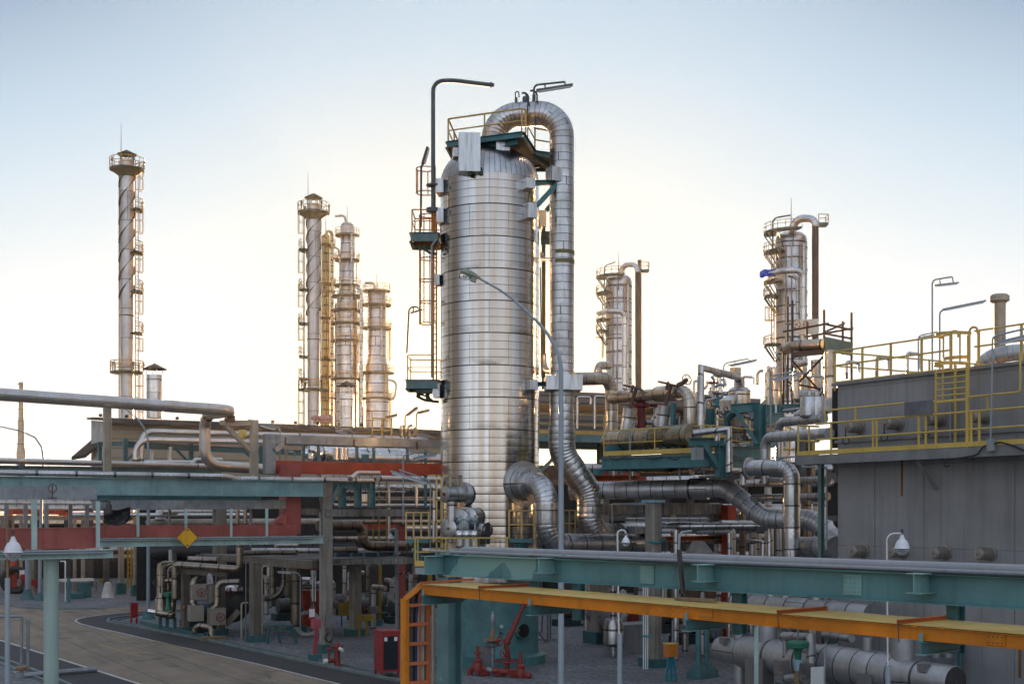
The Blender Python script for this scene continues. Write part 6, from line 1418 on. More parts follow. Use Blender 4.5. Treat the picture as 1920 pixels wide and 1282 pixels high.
for x,y,R2 in((1025,720,26),(1378,670,20),(1380,780,22)):wheel(h2,P(x,y,41.2),(.2,-1,0),M(R2,41),'red_iron')
pipe('grey stub pipe with a red wheel low before the heat exchanger',[(985,1215,41.5),(1210,1215,40.6)],120,'grey_cladding',sp=.7)
for x,y,R2,lab in((1210,1125,36,'red handwheel beside the white panel'),(920,1085,34,'dark red handwheel low beside the thin mitred pipe')):
 t=thing('handwheel_valve',lab,'valve',P(x,y+R2,40.4));wheel(t,P(x,y,40.4),(.3,-1,0),M(R2,40.4),'red_iron');MB().box(P(x,y,40.4)+Vector((.05,.2,0)),DA,DB,UP,.4,.3,.45).build('valve_body','grey_sheet',t)
t=thing('control_valve','green capped control valve in front of the heat exchanger','valve',P(1118,1090,40.8));q=P(1118,1080,40.8)
MB().lathe(q,[(.14,-.1),(.17,.1),(.17,.25)],14).build('valve_body','pale_blue',t);MB().lathe(q,[(.08,.22),(.1,.3),(.13,.55),(.15,.58),(.34,.64),(.35,.78),(.3,.84),(.02,.86)],18).build('actuator','green_paint',t);MB().cyl(q+UP*.8,q+UP*1.4,.03,6).build('valve_stem','mid_steel',t);MB().cyl(q-UP*.1,q-UP*.55,.12,10).build('valve_foot','brass',t)
t=thing('white_panel_board','blank white panel board standing before the heat exchanger','panel',P(1350,1300,39.6));q=P(1348,1185,39.6);MB().box(q,DB,DA,UP,M(195,39.6),.04,M(220,39.6)).build('board','white_paint',t);MB().cyl(P(1435,1300,39.7),P(1435,880,39.7),.025,6).build('post_shaft','lamp_grey',t)  # plain white panel on a thin post
t=thing('teal_post','slim pale teal post with a T head under the orange tray, before the exchanger','post',GD(622,36));q=GD(622,36);MB().bar(q,q+UP*ZH(560,36),.085,.085,DB).build('post_shaft','pale_green_paint',t);MB().ibeam(P(560,535,35.6),P(640,550,36.3),.2,.14).build('t_head','pale_green_paint',t)
e2=thing('heat_exchanger','second grey exchanger glimpsed between the teal beam and the orange tray','heat exchanger',P(600,330,49));a=P(380,318,48.5);b=along(a,-DA,2000);MB().cyl(a,b,.42,28).build('shell','grey_cladding',e2)
for x in(800,970,1340):q=along(a,-DA,x);MB().cyl(q,q+UP*1.2,.2,14).build('nozzle',AL_,e2)
pipe('dark grey duct end glimpsed above the right of the heat exchanger',[(1050,610,45.5),(1280,640,44)],70,AD,sp=.8);pipe('short grey flanged pipe lying above the heat exchanger, right part',[(1420,690,43.8),(1760,740,42)],90,'grey_cladding',sp=.6)
F(1480,880,3.189)
t=thing('grey_cabinet','speckled grey instrument cabinet on a thin teal stand behind the exchanger end','cabinet',P(960,1260,41));MB().box(P(930,1080,41.2),DA,DB,UP,.95,.3,1.5).build('cabinet_body','galvanised',t);MB().bar(P(1018,1282,40.8),P(1018,1020,40.8),.1,.1,DB).build('stand','teal_plain',t)
for x in(870,945):MB().cyl(P(x,1120,40.4),P(x,1080,40.4),.24,16).build('gauge_pot','grey_sheet',t)
# ---------------------------------------------------------------- foreground beam, orange tray
F()
def lin(x,a,b):
 """depth along a straight member between two (picture x, depth) ends"""
 (x0,d0),(x1,d1)=a,b;i=1/d0+(1/d1-1/d0)*(x-x0)/(x1-x0);return 1/i
BA,BB=(840,18.6),(1750,12.96)
db=lambda x:lin(x,BA,BB)
bm=thing('fore_beam','heavy teal steel beam with peeling paint crossing the foreground at right','beam',P(840,1078,18.6))
yt=lambda x:1038+(x-840)*(1074.5-1038)/910;yb=lambda x:1078.5+(x-840)*(1131-1078.5)/910
X0,X1=826,2150
p0=P(X0,(yt(X0)+yb(X0))/2,db(X0));p1=P(X1,(yt(X1)+yb(X1))/2,db(X1));h=M(yb(1300)-yt(1300),db(1300))
MB().ibeam(p0,p1,h,.18,.014,web=.012).build('beam_body','teal_paint',bm)
e=(p1-p0).normalized();n=Vector((e.y,-e.x,0)).normalized()
if n.y>0:n=-n
on=lambda x,y,k:P(x,y,db(x))+n*k
q=(p0+p1)/2
for x in(846,1070,1372,1778):
 if x>900:
  xs={1070:1040,1372:1338,1778:1742}[x];c=P(xs,(yt(xs)+yb(xs))/2-4,db(xs));hh=h*.66
  c=c+UP*(h*.12);MB().ibeam(c+n*.008,c+n*.30,hh,.18,.011).build('stub_beam','teal_light',bm)
  c2=P(x,0,db(x));c2.z=P(x,yb(x),db(x)).z;MB().ibeam(c2-n*.15,c2-n*.15-UP*.5,.13,.13,.01).build('hanger','teal_plain',bm)
c=P(X0,(yt(X0)+yb(X0))/2,db(X0));MB().bar(c-UP*h*.5,c+UP*h*.5,.19,.014,e).build('end_plate','teal_light',bm)
xs=832;c=P(xs,(yt(xs)+yb(xs))/2,db(xs));MB().ibeam(c+n*.012,c+n*.36,h*.86,.16,.012).build('stub_beam','teal_light',bm)
for i in range(3):MB().sphere(on(856,1052+i*7,.03),.011,8).build('bolt','teal_light',bm)
tp=lambda x:P(x,yt(x),db(x)).z
col=thing('fore_column','teal steel column with peeling paint carrying the left end of the fore beam','column',GD(843,18.7));q=GD(843,18.66)
MB().ibeam(Vector((q.x,q.y,0)),Vector((q.x,q.y,P(843,1082,18.6).z)),.27,.25,.016,n).build('column_shaft','teal_patchy',col)
qq=q-e*.21;MB().cyl(Vector((qq.x,qq.y,0)),Vector((qq.x,qq.y,5.5)),.036,10).build('drain_pipe','mid_steel',col);qq=q-e*.37;MB().cyl(Vector((qq.x,qq.y,0)),Vector((qq.x,qq.y,5.4)),.027,10).build('drain_pipe','cream_steel',col)
z=tp(840)+.01
def topline(x,k,up):q=P(x,yt(x),db(x));return q+n*k+UP*up
pipe('thicker grey pipe lying on top of the fore beam',[topline(860,-.06,-.03),topline(860,-.06,.06),topline(2150,-.06,.06)],.115,'pipe_grey',hi=True,bend=.15,sp=12,n=18)
pipe('thinner grey pipe lying along the near edge of the fore beam',[topline(812,.04,.033),topline(2150,.04,.033)],.045,'pipe_grey',hi=True,sp=12,n=12)
for x in(846,1063):t=thing('pipe_saddle',{846:'teal pipe saddle at the left end of the fore beam',1063:'small collar on the thin pipe of the fore beam'}[x],'saddle',topline(x,0,.02));MB().bar(topline(x,.06,.03),topline(x,-.12,.042),.1 if x<900 else .04,.055).build('saddle_plate','teal_light',t)
TA,TB=(800,17.4),(1750,12.15);dt=lambda x:lin(x,TA,TB)
ty=lambda x:1104+(x-800)*(1181-1104)/950;hy=lambda x:18+(x-800)*12/950
ot=thing('cable_tray','orange cable tray with yellow covers running below the fore beam and down a ladder','cable tray',GD(780,17.6))
def tr(x,y,k=0.):return P(x,y,dt(x))+n*k
X2=2150
a,b=tr(792,ty(792)-9),tr(X2,ty(X2)-9-(X2-800)*0);hh=.15;a.z=tr(800,1095).z;wd=.7
za=tr(800,1102).z-.0;zb=tr(X2,ty(X2)+.5).z
aa=Vector((a.x,a.y,tr(792,ty(792)+1).z));bb=Vector((b.x,b.y,tr(X2,ty(X2)+10).z))
MB().channel(aa,bb,.13,.03,.008,side=1 if(bb-aa).cross(UP).dot(n)>0 else-1).build('tray_side','orange_paint',ot)
MB().channel(aa-n*wd,bb-n*wd,.13,.03,.008,side=-1 if(bb-aa).cross(UP).dot(n)>0 else 1).build('tray_side','orange_paint',ot)
MB().bar(aa-n*wd/2-UP*.05,bb-n*wd/2-UP*.05,wd-.02,.012).build('tray_bed','orange_paint',ot)
L=(bb-aa).length;xs=[800,918,1060,1290,1500,1720,1770,1960,2150]
def tl(x):
 k=(x-CX)/FPX;t_=(k*aa.y-aa.x)/((bb-aa).x-k*(bb-aa).y);return aa+(bb-aa)*t_
for x0,x1 in zip(xs,xs[1:]):
 u0,u1=tl(x0+1),tl(x1-1);MB().hexa([p+UP*.072+n*o for p,o in((u0,.045),(u1,.045),(u1,-wd-.045),(u0,-wd-.045))]+[p+UP*.078+n*o for p,o in((u0,.045),(u1,.045),(u1,-wd-.045),(u0,-wd-.045))]).build('tray_cover','tray_cover',ot)
 u=tl(x0);MB().bar(u+UP*.06+n*.047,u+UP*.08+n*.047,.006,.06,e).build('cover_lip','orange_paint',ot)
for x,yy in((905,0),(1465,0),(1690,0)):
 u=tl(x);MB().channel(u+UP*.1+n*.08,u+UP*.1-n*(wd+.08)+e*.04,.036,.03,.005).build('tie_bar','orange_deep',ot)
 mb=MB();mb.tube([u+UP*.1+n*.06,u+UP*.03+n*.06,u-UP*.1+n*.045],.005,5,.02);mb.build('wire_tie','dark_steel',ot)
u=tl(1215);MB().bar(u+UP*.1-n*.5,u+UP*.1-n*.55+e*.55,.07,.035).build('loose_plank','wood',ot);u=tl(800);MB().bar(u+UP*.09+n*.06+e*-.06,u+UP*.12-n*.75+e*.12,.03,.03).build('tie_bar','orange_deep',ot)
c0=aa.copy();lw=.62;k0=P(768,1122,17.55);k1=P(768,1330,17.55)
lx=lambda x,y:P(x,y,17.55)
MB().tube([lx(792,1096),lx(759,1124),lx(759,1330)],.05,4,0).build('ladder_side','orange_paint',ot)
mb=MB();mb.bar(lx(759,1122),lx(759,1330),.12,.06,n);mb.bar(lx(759,1122),lx(794,1094),.12,.07);mb.build('ladder_side','orange_paint',ot)
MB().bar(lx(803,1112),lx(803,1330),.07,.02,n).build('ladder_side','orange_deep',ot)
MB().bar(lx(787,1110),lx(787,1330),.03,.02,n).build('ladder_side','orange_deep',ot)
for y in(1134,1170,1206,1243,1279):MB().bar(lx(762,y+1),lx(804,y-2),.03,.045).build('ladder_rung','orange_deep',ot)
for i,(x,m)in enumerate(((767,'cable_blue'),(772,'hose_brown'),(776.5,'hose_black'),(781,'cable_blue'),(785,'hose_white'),(789.5,'hose_white'),(794,'hose_white'),(798.5,'hose_brown'))):
 d=17.64;MB().tube([P(x+10,1100,d+.06),P(x+3.5,1118,d),P(x,1150,d),P(x-.5,1240,d),P(x,1335,d)],.016,8,.3).build('cable',m,ot)
for i,x in enumerate((785,1000,1293,1733)):
 u=(tl(x)if x>800 else tl(800))-UP*.078;t=thing('tray_bracket',('teal bracket under the left end of the orange tray','teal bracket under the orange tray beside the red monitor','teal bracket under the middle of the orange tray','teal bracket under the orange tray near the white bell lamp post')[i],'bracket',u)
 MB().prism([u+n*.07,u+n*.07-UP*.12,u-n*.62-UP*.12,u-n*.8-UP*.02,u-n*.8],e*.012).build('gusset_plate','teal_plain',t)
 MB().bar(u+n*.08,u-n*.8,.1,.01).build('top_flange','teal_plain',t);MB().bar(u+n*.08-UP*.12,u-n*.6-UP*.12,.1,.01).build('bottom_flange','teal_light',t);MB().bar(u+n*.06,u+n*.06+UP*.085,.04,.01,n).build('clip','teal_light',t)
t=thing('angle_post','dark tilted angle iron post rising past the fore beam from the tray','post',P(1281,1112,db(1281)-.2));MB().bar(P(1281,1112,db(1281)-.2),P(1273,1030,db(1281)-.2),.042,.042,n).build('post_shaft','dark_steel',t);MB().tube([P(1273,1032,db(1281)-.2),P(1274,998,db(1281)-.18),P(1296,995,db(1281))],.015,6,.08).build('hook_bar','lamp_grey',t);MB().bar(P(1262,1040,db(1281)-.22),P(1304,1033,db(1281)-.2),.015,.008).build('cross_bar','rust_steel',t)
F(740,380,4.577)
sl_=thing('street_lamp','tall street lamp with a curved grey arm in front of the vessel','street lamp',GD(1428,44));d=44
b=GD(1428,d)
pts=[Vector((b.x,b.y,0)),P(1428,1900,d),P(1427,1420,d),P(1410,1320,d),P(1370,1220,d),P(1310,1120,d),P(1225,1020,d),P(1120,920,d),P(1000,815,d),P(880,735,d),P(735,655,d)]
MB().sweep(pts,[M(28,d),M(22,d),M(20,d),M(18,d),M(16,d),M(14,d),M(12.5,d),M(12,d),M(11,d),M(10,d),M(9,d)],14).build('lamp_pole','pole_light',sl_)
a,c=P(735,655,d),P(560,590,d);ax=(c-a).normalized();dn=Vector((0,0,-1));dn=(dn-ax*dn.dot(ax)).normalized();sd=ax.cross(dn)
mb=MB();prof=[(0,.05,.05),(.25,.10,.12),(.42,.13,.15),(.55,.19,.17),(.8,.19,.16),(.93,.14,.10),(1.0,.03,.02)];Ln=(c-a).length;rows=[]
for f,w,hh in prof:rows.append([a+ax*Ln*f+sd*w*math.cos(t_)-dn*(hh*math.sin(t_)if math.sin(t_)>0 else .25*hh*math.sin(t_))for t_ in[i*math.pi/7 for i in range(14)]])
for rw in rows:mb.v+=rw
for i in range(len(rows)-1):
 for j in range(14):q_=(j+1)%14;mb.face([i*14+j,i*14+q_,(i+1)*14+q_,(i+1)*14+j],None,True)
mb.build('lamp_head','lamp_olive',sl_);MB().sphere(a+ax*Ln*.68+dn*.06,.17,16,(1.5,1,.95)).build('lamp_bowl','lamp_glass',sl_);MB().box(a+ax*Ln*.28+dn*.1,ax,sd,dn,.2,.16,.16).build('ballast_box','lamp_olive',sl_)
F()
for x in(1325,1868):
 u=tl(x);MB().bar(u-e*.09+n*.012-UP*.0,u+e*.09+n*.012,.008,.1).build('splice_plate','orange_paint',ot)
 for i in range(4):
  for k in(-1,1):MB().sphere(u+e*(i-1.5)*.045+UP*k*.028+n*.018,.007,6).build('bolt','rust_steel',ot)
for x in(1215,1600):
 c=P(x,(yt(x)+yb(x))/2,db(x));MB().bar(c-e*.11+n*.014,c+e*.11+n*.014,.01,h*.72).build('splice_plate','teal_light',bm)
 for i in range(4):
  for k in(-1.5,-.5,.5,1.5):MB().sphere(c+e*(i-1.5)*.055+UP*k*h*.16+n*.021,.009,6).build('bolt','teal_light',bm)
cb=MB();cb.tube([topline(1000,.1,.02),topline(1300,.1,.0),topline(1600,.1,.015),topline(2100,.1,.0)],.008,6,.2);cb.build('cable','hose_black',bm)
# ---------------------------------------------------------------- ground level equipment
F(740,840,2.9)
bp_=thing('base_platform','bright yellow railed landing hiding behind the left end of the fore beam','platform',P(350,650,53.5));z=P(110,640,53.5).z
a=P(112,640,53.5);b=along(a,Vector((1,.02,0)).normalized(),612);c=[a,b,b+Vector((0,1.5,0)),a+Vector((0,1.5,0))];c=[Vector((p.x,p.y,z))for p in c]
MB().hexa([p-UP*.08 for p in c]+c).build('deck','grating',bp_);MB().bar(c[0]-UP*.2,c[1]-UP*.2,.1,.26).build('edge_beam','lamp_grey',bp_)
h=M(152,53.5);MB().bar(c[0]+UP*.11,c[1]+UP*.11,.02,.22).build('toe_board','yellow_paint',bp_)
railing(bp_,[c[3],c[0],c[1],c[2]],h,1.1,.033,'yellow_paint',toe=0)
def cream_cage(label,x0,x1,yt_,yb_,d,cols,foot=True):
 t=thing('guard_rail',label,'guard rail',P((x0+x1)/2,yb_,d));za,zb=ZH(yt_,d),ZH(yb_,d);a=P(x0,yb_,d);b=P(x1,yb_,d);a.z=b.z=zb;dpt=Vector((0,.9,0))
 for f in(1,.5):MB().tube([a+dpt+UP*(za-zb)*f,a+UP*(za-zb)*f,b+UP*(za-zb)*f,b+dpt+UP*(za-zb)*f],.036,6,.02).build('rail','cream_rail',t)
 for i in range(cols):p=a.lerp(b,i/(cols-1));MB().bar(p,p+UP*(za-zb),.075,.05,Vector((0,1,0))).build('railing_post','cream_rail',t)
 c=[a,b,b+dpt,a+dpt];MB().hexa([p-UP*.16 for p in c]+c).build('deck','teal_plain',t)
 if foot:MB().ibeam((a+b)/2-UP*.2+dpt*.3,(a+b)/2-UP*.9+dpt*.3,.3,.3).build('deck_post','teal_plain',t)
cream_cage('cream railed landing on teal supports left of the vessel foot',62,185,350,495,57.5,4)
cream_cage('cream railed landing under the right nozzle of the vessel',622,758,340,492,55.8,3);cream_cage('cream railed landing between the nozzle pipe and the overhead pipe',918,982,338,480,59.5,3)
lt=thing('cream_ladder','cream vertical ladder with side rails at the lower left of the vessel','ladder',P(250,640,55.9));d=55.9
for x in(228,256,302):MB().bar(P(x,640 if x<290 else 280,d),P(x,145,d),.11 if x==256 else .07,.05,Vector((0,1,0))).build('stile','cream_rail',lt)
for y in(148,278,400,505,545):MB().bar(P(180 if y<300 else 200,y,d),P(302 if y<300 else 256,y,d),.05,.07).build('rung','cream_rail',lt)
vc=thing('valve_cluster','cluster of three capped valves and blind flanges at the lower left of the vessel','valves',P(400,560,54.3));d=54.4
for x in(358,397,437):
 q=P(x,540,d);MB().lathe(q,[(.2,0),(.2,.62),(.16,.66),(.16,.75)],16).build('valve_barrel',AL_ if False else 'aluminium_cladding',vc);MB().sphere(P(x-5,468,d-.12),.2,14).build('valve_bonnet','aluminium_bright',vc)
 MB().lathe(P(x,440,d),[(.05,0),(.05,.35),(.14,.37),(.14,.45),(.05,.47),(.05,.6)],10).build('valve_top','pale_blue',vc)
for x,y,r in((358,395,.52),(300,437,.42),(410,375,.42),(470,445,.3)):
 q=P(x,y,d+.9);n5=Vector((-.5,-.85,0)).normalized();MB().lathe(q,[(r,-.5),(r,.12),(r*.8,.16),(.06,.17)],24,n5).build('blind_flange','aluminium_dull',vc);MB().cyl(q+n5*.16,q+n5*.25,.06,8).build('plug','mid_steel',vc)
MB().cyl(P(312,440,d+.9),P(312,290,d+.9),.22,16).build('standpipe','aluminium_cladding',vc);mb=MB()
for k in range(4):mb.tube([P(470+8*k,520,d),P(478+8*k,430-10*k,d),P(500+6*k,395+5*k,d),P(508+3*k,460,d),P(500+5*k,520,d)],.022,6,.3)
mb.build('hose_loop','hose_black',vc)
pipe('slim silver standpipe between the cream ladder and the vessel',[(215,520,56.6),(215,230,56.6)],20,'aluminium_cladding',sp=1.5)
F(860,1120,7.915)
rm=thing('fire_monitor','red fire monitor with a slanted barrel on a pipe manifold before the teal skirt','fire monitor',GD(720,53));d=53.;RI='red_iron';pp=lambda x,y,dd=0.:P(x,y,d+dd)
MB().sweep([pp(720,640),pp(790,500),pp(850,370),pp(960,120),pp(990,55)],[M(46,d),M(38,d),M(34,d),M(26,d),M(30,d)],16).build('barrel',RI,rm)
for x,y,r in((850,365,50),(970,125,44),(760,560,52),(720,650,62)):c=pp(x,y);ax=(pp(960,120)-pp(790,500)).normalized();MB().cyl(c-ax*.05,c+ax*.05,M(r,d),16).build('flange',RI,rm)
MB().bar(pp(985,75,-.2),pp(1040,40,-.2),.1,.35).build('deflector',RI,rm);MB().bar(pp(755,462),pp(910,482),.03,.06).build('handle',RI,rm)
MB().tube([pp(720,660),pp(690,700),pp(735,800),pp(720,1090)],M(36,d),14,.3).build('riser',RI,rm);MB().lathe(pp(720,985),[(M(48,d),0),(M(48,d),.08),(M(30,d),.1),(M(30,d),.3),(M(48,d),.32),(M(48,d),.4)],18).build('flange',RI,rm)
wheel(rm,pp(612,640,-.3),(.7,-.7,.2),M(66,d),'red_paint');wheel(rm,pp(668,818,-.3),(.5,-.8,0),M(62,d),'red_paint');MB().torus(pp(750,935,-.0),M(215,d),.03,UP,22,6).build('ring_handle',RI,rm)
for a_ in(.3,1.9,3.4,5.0):MB().cyl(pp(750,935),pp(750,935)+Vector((math.cos(a_),math.sin(a_),0))*M(215,d),.02,5).build('ring_spoke',RI,rm)
MB().tube([pp(170,1225),pp(170,1010),pp(430,1060,-.3)],M(38,d),14,.25).build('inlet_pipe',RI,rm);MB().tube([pp(505,1075,-.4),pp(880,1120,-.8),pp(1050,1150,-1.0),pp(990,1290,-1.2)],M(44,d),14,.3).build('manifold_pipe',RI,rm)
MB().sphere(pp(1040,1155,-1.1),M(52,d),12).build('pipe_cap',RI,rm);MB().cyl(pp(425,1060,-.3),pp(510,1082,-.4),M(40,d),14).build('sleeve','galvanised',rm)
for x,y,k in((280,1040,-.2),(920,1130,-.9)):
 MB().lathe(pp(x,y,k),[(.17,-.2),(.2,0),(.17,.2),(.13,.26),(.19,.28),(.19,.34),(.08,.4),(.06,.8),(.07,.9)],16).build('gate_valve',RI,rm)
 if x<500:MB().lathe(pp(x,830,k),[(M(52,d),0),(M(52,d),.06),(.05,.08),(.05,.3)],14).build('handwheel',RI,rm)
for x,k,s in((385,-.3,1265),(800,-.8,1330),(620,-.5,1265)):MB().cyl(pp(x,s,k),pp(x,1110,k),.06,8).build('leg',RI,rm);MB().box(pp(x,1110,k),DA,DB,UP,.25,.4,.2).build('clamp',RI,rm)
cv=thing('control_valve','grey diaphragm control valve behind the red fire monitor','valve',pp(505,1040,.3));MB().lathe(pp(505,1020,.3),[(.1,0),(.1,.8),(.26,.86),(.28,.96),(.2,1.06),(.08,1.1),(.07,1.7),(.1,1.75),(.1,2.1),(.03,2.3)],20).build('valve_body','galvanised',cv);MB().lathe(pp(500,632,.3),[(.4,0),(.4,.06),(.1,.1),(.1,.4)],14).build('handwheel','rust_pipe',cv);MB().box(pp(385,860,.4),DA,DB,UP,.5,.4,.8).build('positioner','mid_steel',cv)
t=thing('gauge','small pale blue gauge tap on the teal skirt above the monitor','gauge',pp(622,500,3));F(740,840,2.9);p,n_=on_shell(577,966);MB().cyl(p,p+n_*.15,.09,12).build('dial','pale_blue',t);MB().box(p+n_*.04-UP*.3,DA,DB,UP,.2,.1,.08).build('tap','dark_steel',t)
F(440,960,3.981)
hq=G(765,1150);d=hq.y;hy_=thing('fire_hydrant','red fire hydrant with white caps beside the road edge','hydrant',hq);u=M(1,d)
MB().lathe(hq,[(34*u,0),(34*u,8*u),(24*u,12*u),(22*u,140*u),(30*u,146*u),(30*u,156*u),(22*u,160*u),(20*u,172*u),(8*u,182*u),(6*u,195*u)],20).build('hydrant_body',RI,hy_)
for s in(-1,1):MB().cyl(hq+UP*148*u,hq+UP*152*u+Vector((s*42*u,-.1,0)),12*u,12).build('hose_outlet',RI,hy_)
MB().cyl(hq+UP*138*u+Vector((24*u,-.22,0)),hq+UP*130*u+Vector((50*u,-.42,0)),13*u,14).build('white_cap','white_paint',hy_)
c=hq+UP*48*u;MB().cyl(c,c+Vector((-70*u,-.3,0)),16*u,14).build('side_branch',RI,hy_);e_=c+Vector((-70*u,-.3,0));MB().cyl(e_+Vector((.02,0,0)),e_+Vector((-22*u,-.08,0)),18*u,14).build('white_cap','white_paint',hy_)
v_=c+Vector((-56*u,-.2,0));MB().cyl(v_,v_+UP*85*u,9*u,10).build('valve_stem',RI,hy_);MB().cyl(v_+UP*84*u,v_+UP*92*u,26*u,14).build('handwheel',RI,hy_)
cq=G(1130,1228);d=cq.y;w=M(190,d);H=M(295,d);fc=thing('hose_cabinet','bright red fire hose cabinet with a dark glass door on short legs','cabinet',cq);cx_=Vector((.92,.39,0)).normalized();cy_=Vector((-.39,.92,0)).normalized();lg=M(42,d)
cw,cdp=M(118,d)/.92,1.05;q=cq+UP*(lg+H/2)+Vector((0,.3,0))
MB().box(q,cx_,cy_,UP,cw*1.12,cdp,H).build('cabinet_body','red_paint',fc);MB().box(q+UP*(H/2+.03),cx_,cy_,UP,cw*1.2,cdp*1.08,.06).build('cabinet_lid','red_paint',fc)
fr_=q-cy_*(cdp/2+.012);MB().box(fr_-UP*.03,cx_,cy_,UP,cw*.86,.02,H*.84).build('glass_door','dark_glass',fc)
for s in(-1,1):MB().box(fr_+cx_*s*cw*.30+UP*H*.33-cy_*.012,cx_,cy_,UP,.13,.012,.16).build('paper_label','white_paint',fc)
for i in(-1,1):
 for j in(-1,1):p=q+cx_*i*cw*.5+cy_*j*cdp*.42;MB().bar(Vector((p.x,p.y,0)),Vector((p.x,p.y,lg+.02)),.07,.07,DB).build('leg','red_paint',fc)
sq=G(600,1105);d=sq.y;sp_=thing('sign_post','red post carrying a red box and a white notice board by the road','sign post',sq);MB().box(sq+UP*.15,DA,DB,UP,.55,.45,.3).build('footing','teal_base',sp_)
MB().bar(sq,P(618,850,d),.13,.1,DB).build('post_shaft','red_pinkish',sp_);MB().bar(sq+DB*-.12,P(604,860,d),.06,.06,DB).build('post_shaft','red_pinkish',sp_);MB().box(P(606,830,d),DB,DA,UP,M(62,d),.3,M(72,d)).build('call_box','red_pinkish',sp_);MB().box(P(575,757,d),DB,DA,UP,M(52,d),.06,M(82,d)).build('sign_board','red_paint',sp_);MB().box(P(575,750,d)-DA*.035,DB,DA,UP,M(42,d),.02,M(60,d)).build('sign_face','white_paint',sp_)
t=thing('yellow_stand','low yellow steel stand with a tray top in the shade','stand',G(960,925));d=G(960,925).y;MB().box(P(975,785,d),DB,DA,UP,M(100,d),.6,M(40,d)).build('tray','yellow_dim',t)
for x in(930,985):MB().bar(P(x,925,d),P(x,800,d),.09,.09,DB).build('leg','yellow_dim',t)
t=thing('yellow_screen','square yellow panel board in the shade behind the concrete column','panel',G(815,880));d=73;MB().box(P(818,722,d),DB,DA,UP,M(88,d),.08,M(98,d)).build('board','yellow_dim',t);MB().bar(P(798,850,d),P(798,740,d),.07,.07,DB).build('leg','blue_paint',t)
t=thing('access_steps','small teal access steps on the gravel behind the broad concrete column','steps',G(350,980));d=G(350,980).y
for x0,x1 in((245,262),(345,310),(465,430)):MB().bar(P(x0,985,d),P(x1,845,d),.12,.1,DB).build('stringer','teal_base',t)
for y in(842,885,925):MB().bar(P(258 if y<850 else 320,y,d),P(430,y,d),.25,.06).build('tread','teal_base',t)
t=thing('hose_reel','coil of pale hose hung behind the red sign post','hose',P(545,890,70));MB().torus(P(545,830,70),.62,.12,Vector((.3,-1,0)),20,8).build('hose_coil','hose_white',t)
cf=thing('concrete_deck','stained concrete deck edge beams on dark columns left of the vessel','deck',P(900,380,68))
a,b=P(150,352,74),P(1340,345,60);
for(x0,y0,d0,x1,y1,d1,hh)in((100,362,72,640,372,68.5,34),(640,374,68.5,1345,362,62,40)):MB().bar(P(x0,y0,d0),P(x1,y1,d1),1.0,M(hh,(d0+d1)/2)).build('edge_beam','concrete_stained',cf)
MB().hexa([P(100,352,72),P(1345,344,62),P(1345,344,62)+DA*12+DB*3,P(100,352,72)+DA*10]+[p-UP*.25 for p in(P(100,352,72),P(1345,344,62),P(1345,344,62)+DA*12+DB*3,P(100,352,72)+DA*10)]).build('deck_slab','concrete_dark',cf)
for x,y1,d,w,m,lab in((900,905,70,.55,'concrete','concrete column standing in the shade between the two road side racks'),(460,900,72,.5,'concrete_brown','dim concrete column behind the access steps'),(1040,900,76,.45,'concrete_dark','dim concrete column behind the yellow stand')):
 post_block('concrete_column',lab,'column',x,d,w,w,0,ZH(400,d),m,'teal_base')
F(580,820,5.343)
uf=thing('concrete_beam','long stained upper concrete beam running from the tall column to the vessel','beam',P(600,750,64));MB().bar(P(120,752,61.4),P(1320,752,66),.8,M(72,64)).build('beam_body','concrete_stained',uf);MB().bar(P(-260,735,63),P(110,745,62.2),.6,M(60,62)).build('beam_body','concrete_stained',uf)
pipe('fat dull pipe with a drop elbow between the tall concrete column and the vessel',[(90,885,64),(535,880,66),(535,1085,66),(1010,1085,67.5)],105,'brown_shade_clad',bend=M(100,66),sp=.65,spe=.22,n=26);pipe('lower dull pipe joining the drop elbow of the fat pipe',[(230,1128,65.5),(480,1125,66)],62,'brown_shade_clad',sp=.7)
pipe('bright level pipe over the upper concrete beam, right of the teal posts',[(690,410,66),(1330,425,70)],58,'smooth_pipe',sp=8)
t=thing('blue_beam','dark blue beam with small clips under the fat dull pipe','beam',P(600,1170,65));MB().bar(P(230,1175,64.8),P(1060,1165,67),.3,M(40,65)).build('beam_body','dark_blue',t)
for x in(260,420,545,690,850):MB().box(P(x,1172,64.3+(x-230)/400),DA,DB,UP,.1,.1,.2).build('clip','teal_plain',t)
for i,(x,y0,y1,d,m,w)in enumerate(((700,1060,440,71,'yellow_dim',16),(775,1060,440,71,'yellow_dim',16),(640,1060,780,72,'yellow_dim',14),(800,1060,460,69,'smooth_pipe',24),(1070,660,480,69,'smooth_pipe',24))):
 pipe(('left','right','short left','pale','hooked pale')[i]+' upright seen in the gap between the teal posts and the vessel',[(x,y0,d),(x,y1,d)],w,m,sp=9)
t=thing('red_beam','dark red level beam deep behind the white tube lamps','beam',P(700,880,74));MB().bar(P(560,880,73),P(860,882,75),.4,.4).build('beam_body','red_box',t)
for x in(1245,1275):pass
F(590,1000,7.11)
t=thing('scaffold','dark scaffold tubes with pink couplers round the grey mast','scaffold',P(1235,640,66))
for x0,y0,x1,y1 in((1050,255,1330,262),(1235,60,1235,560),(1060,530,1560,525),(1050,930,1160,940),(1085,1060,1130,1120)):MB().cyl(P(x0,y0,66),P(x1,y1,66),.05,6).build('scaffold_tube','dark_steel',t)
for x,y in((1120,520),(1185,525),(1250,530),(1320,530),(1380,528),(1450,528),(1125,258)):MB().box(P(x,y,65.9),DA,DB,UP,.1,.1,.14).build('coupler','dusty_pink',t)
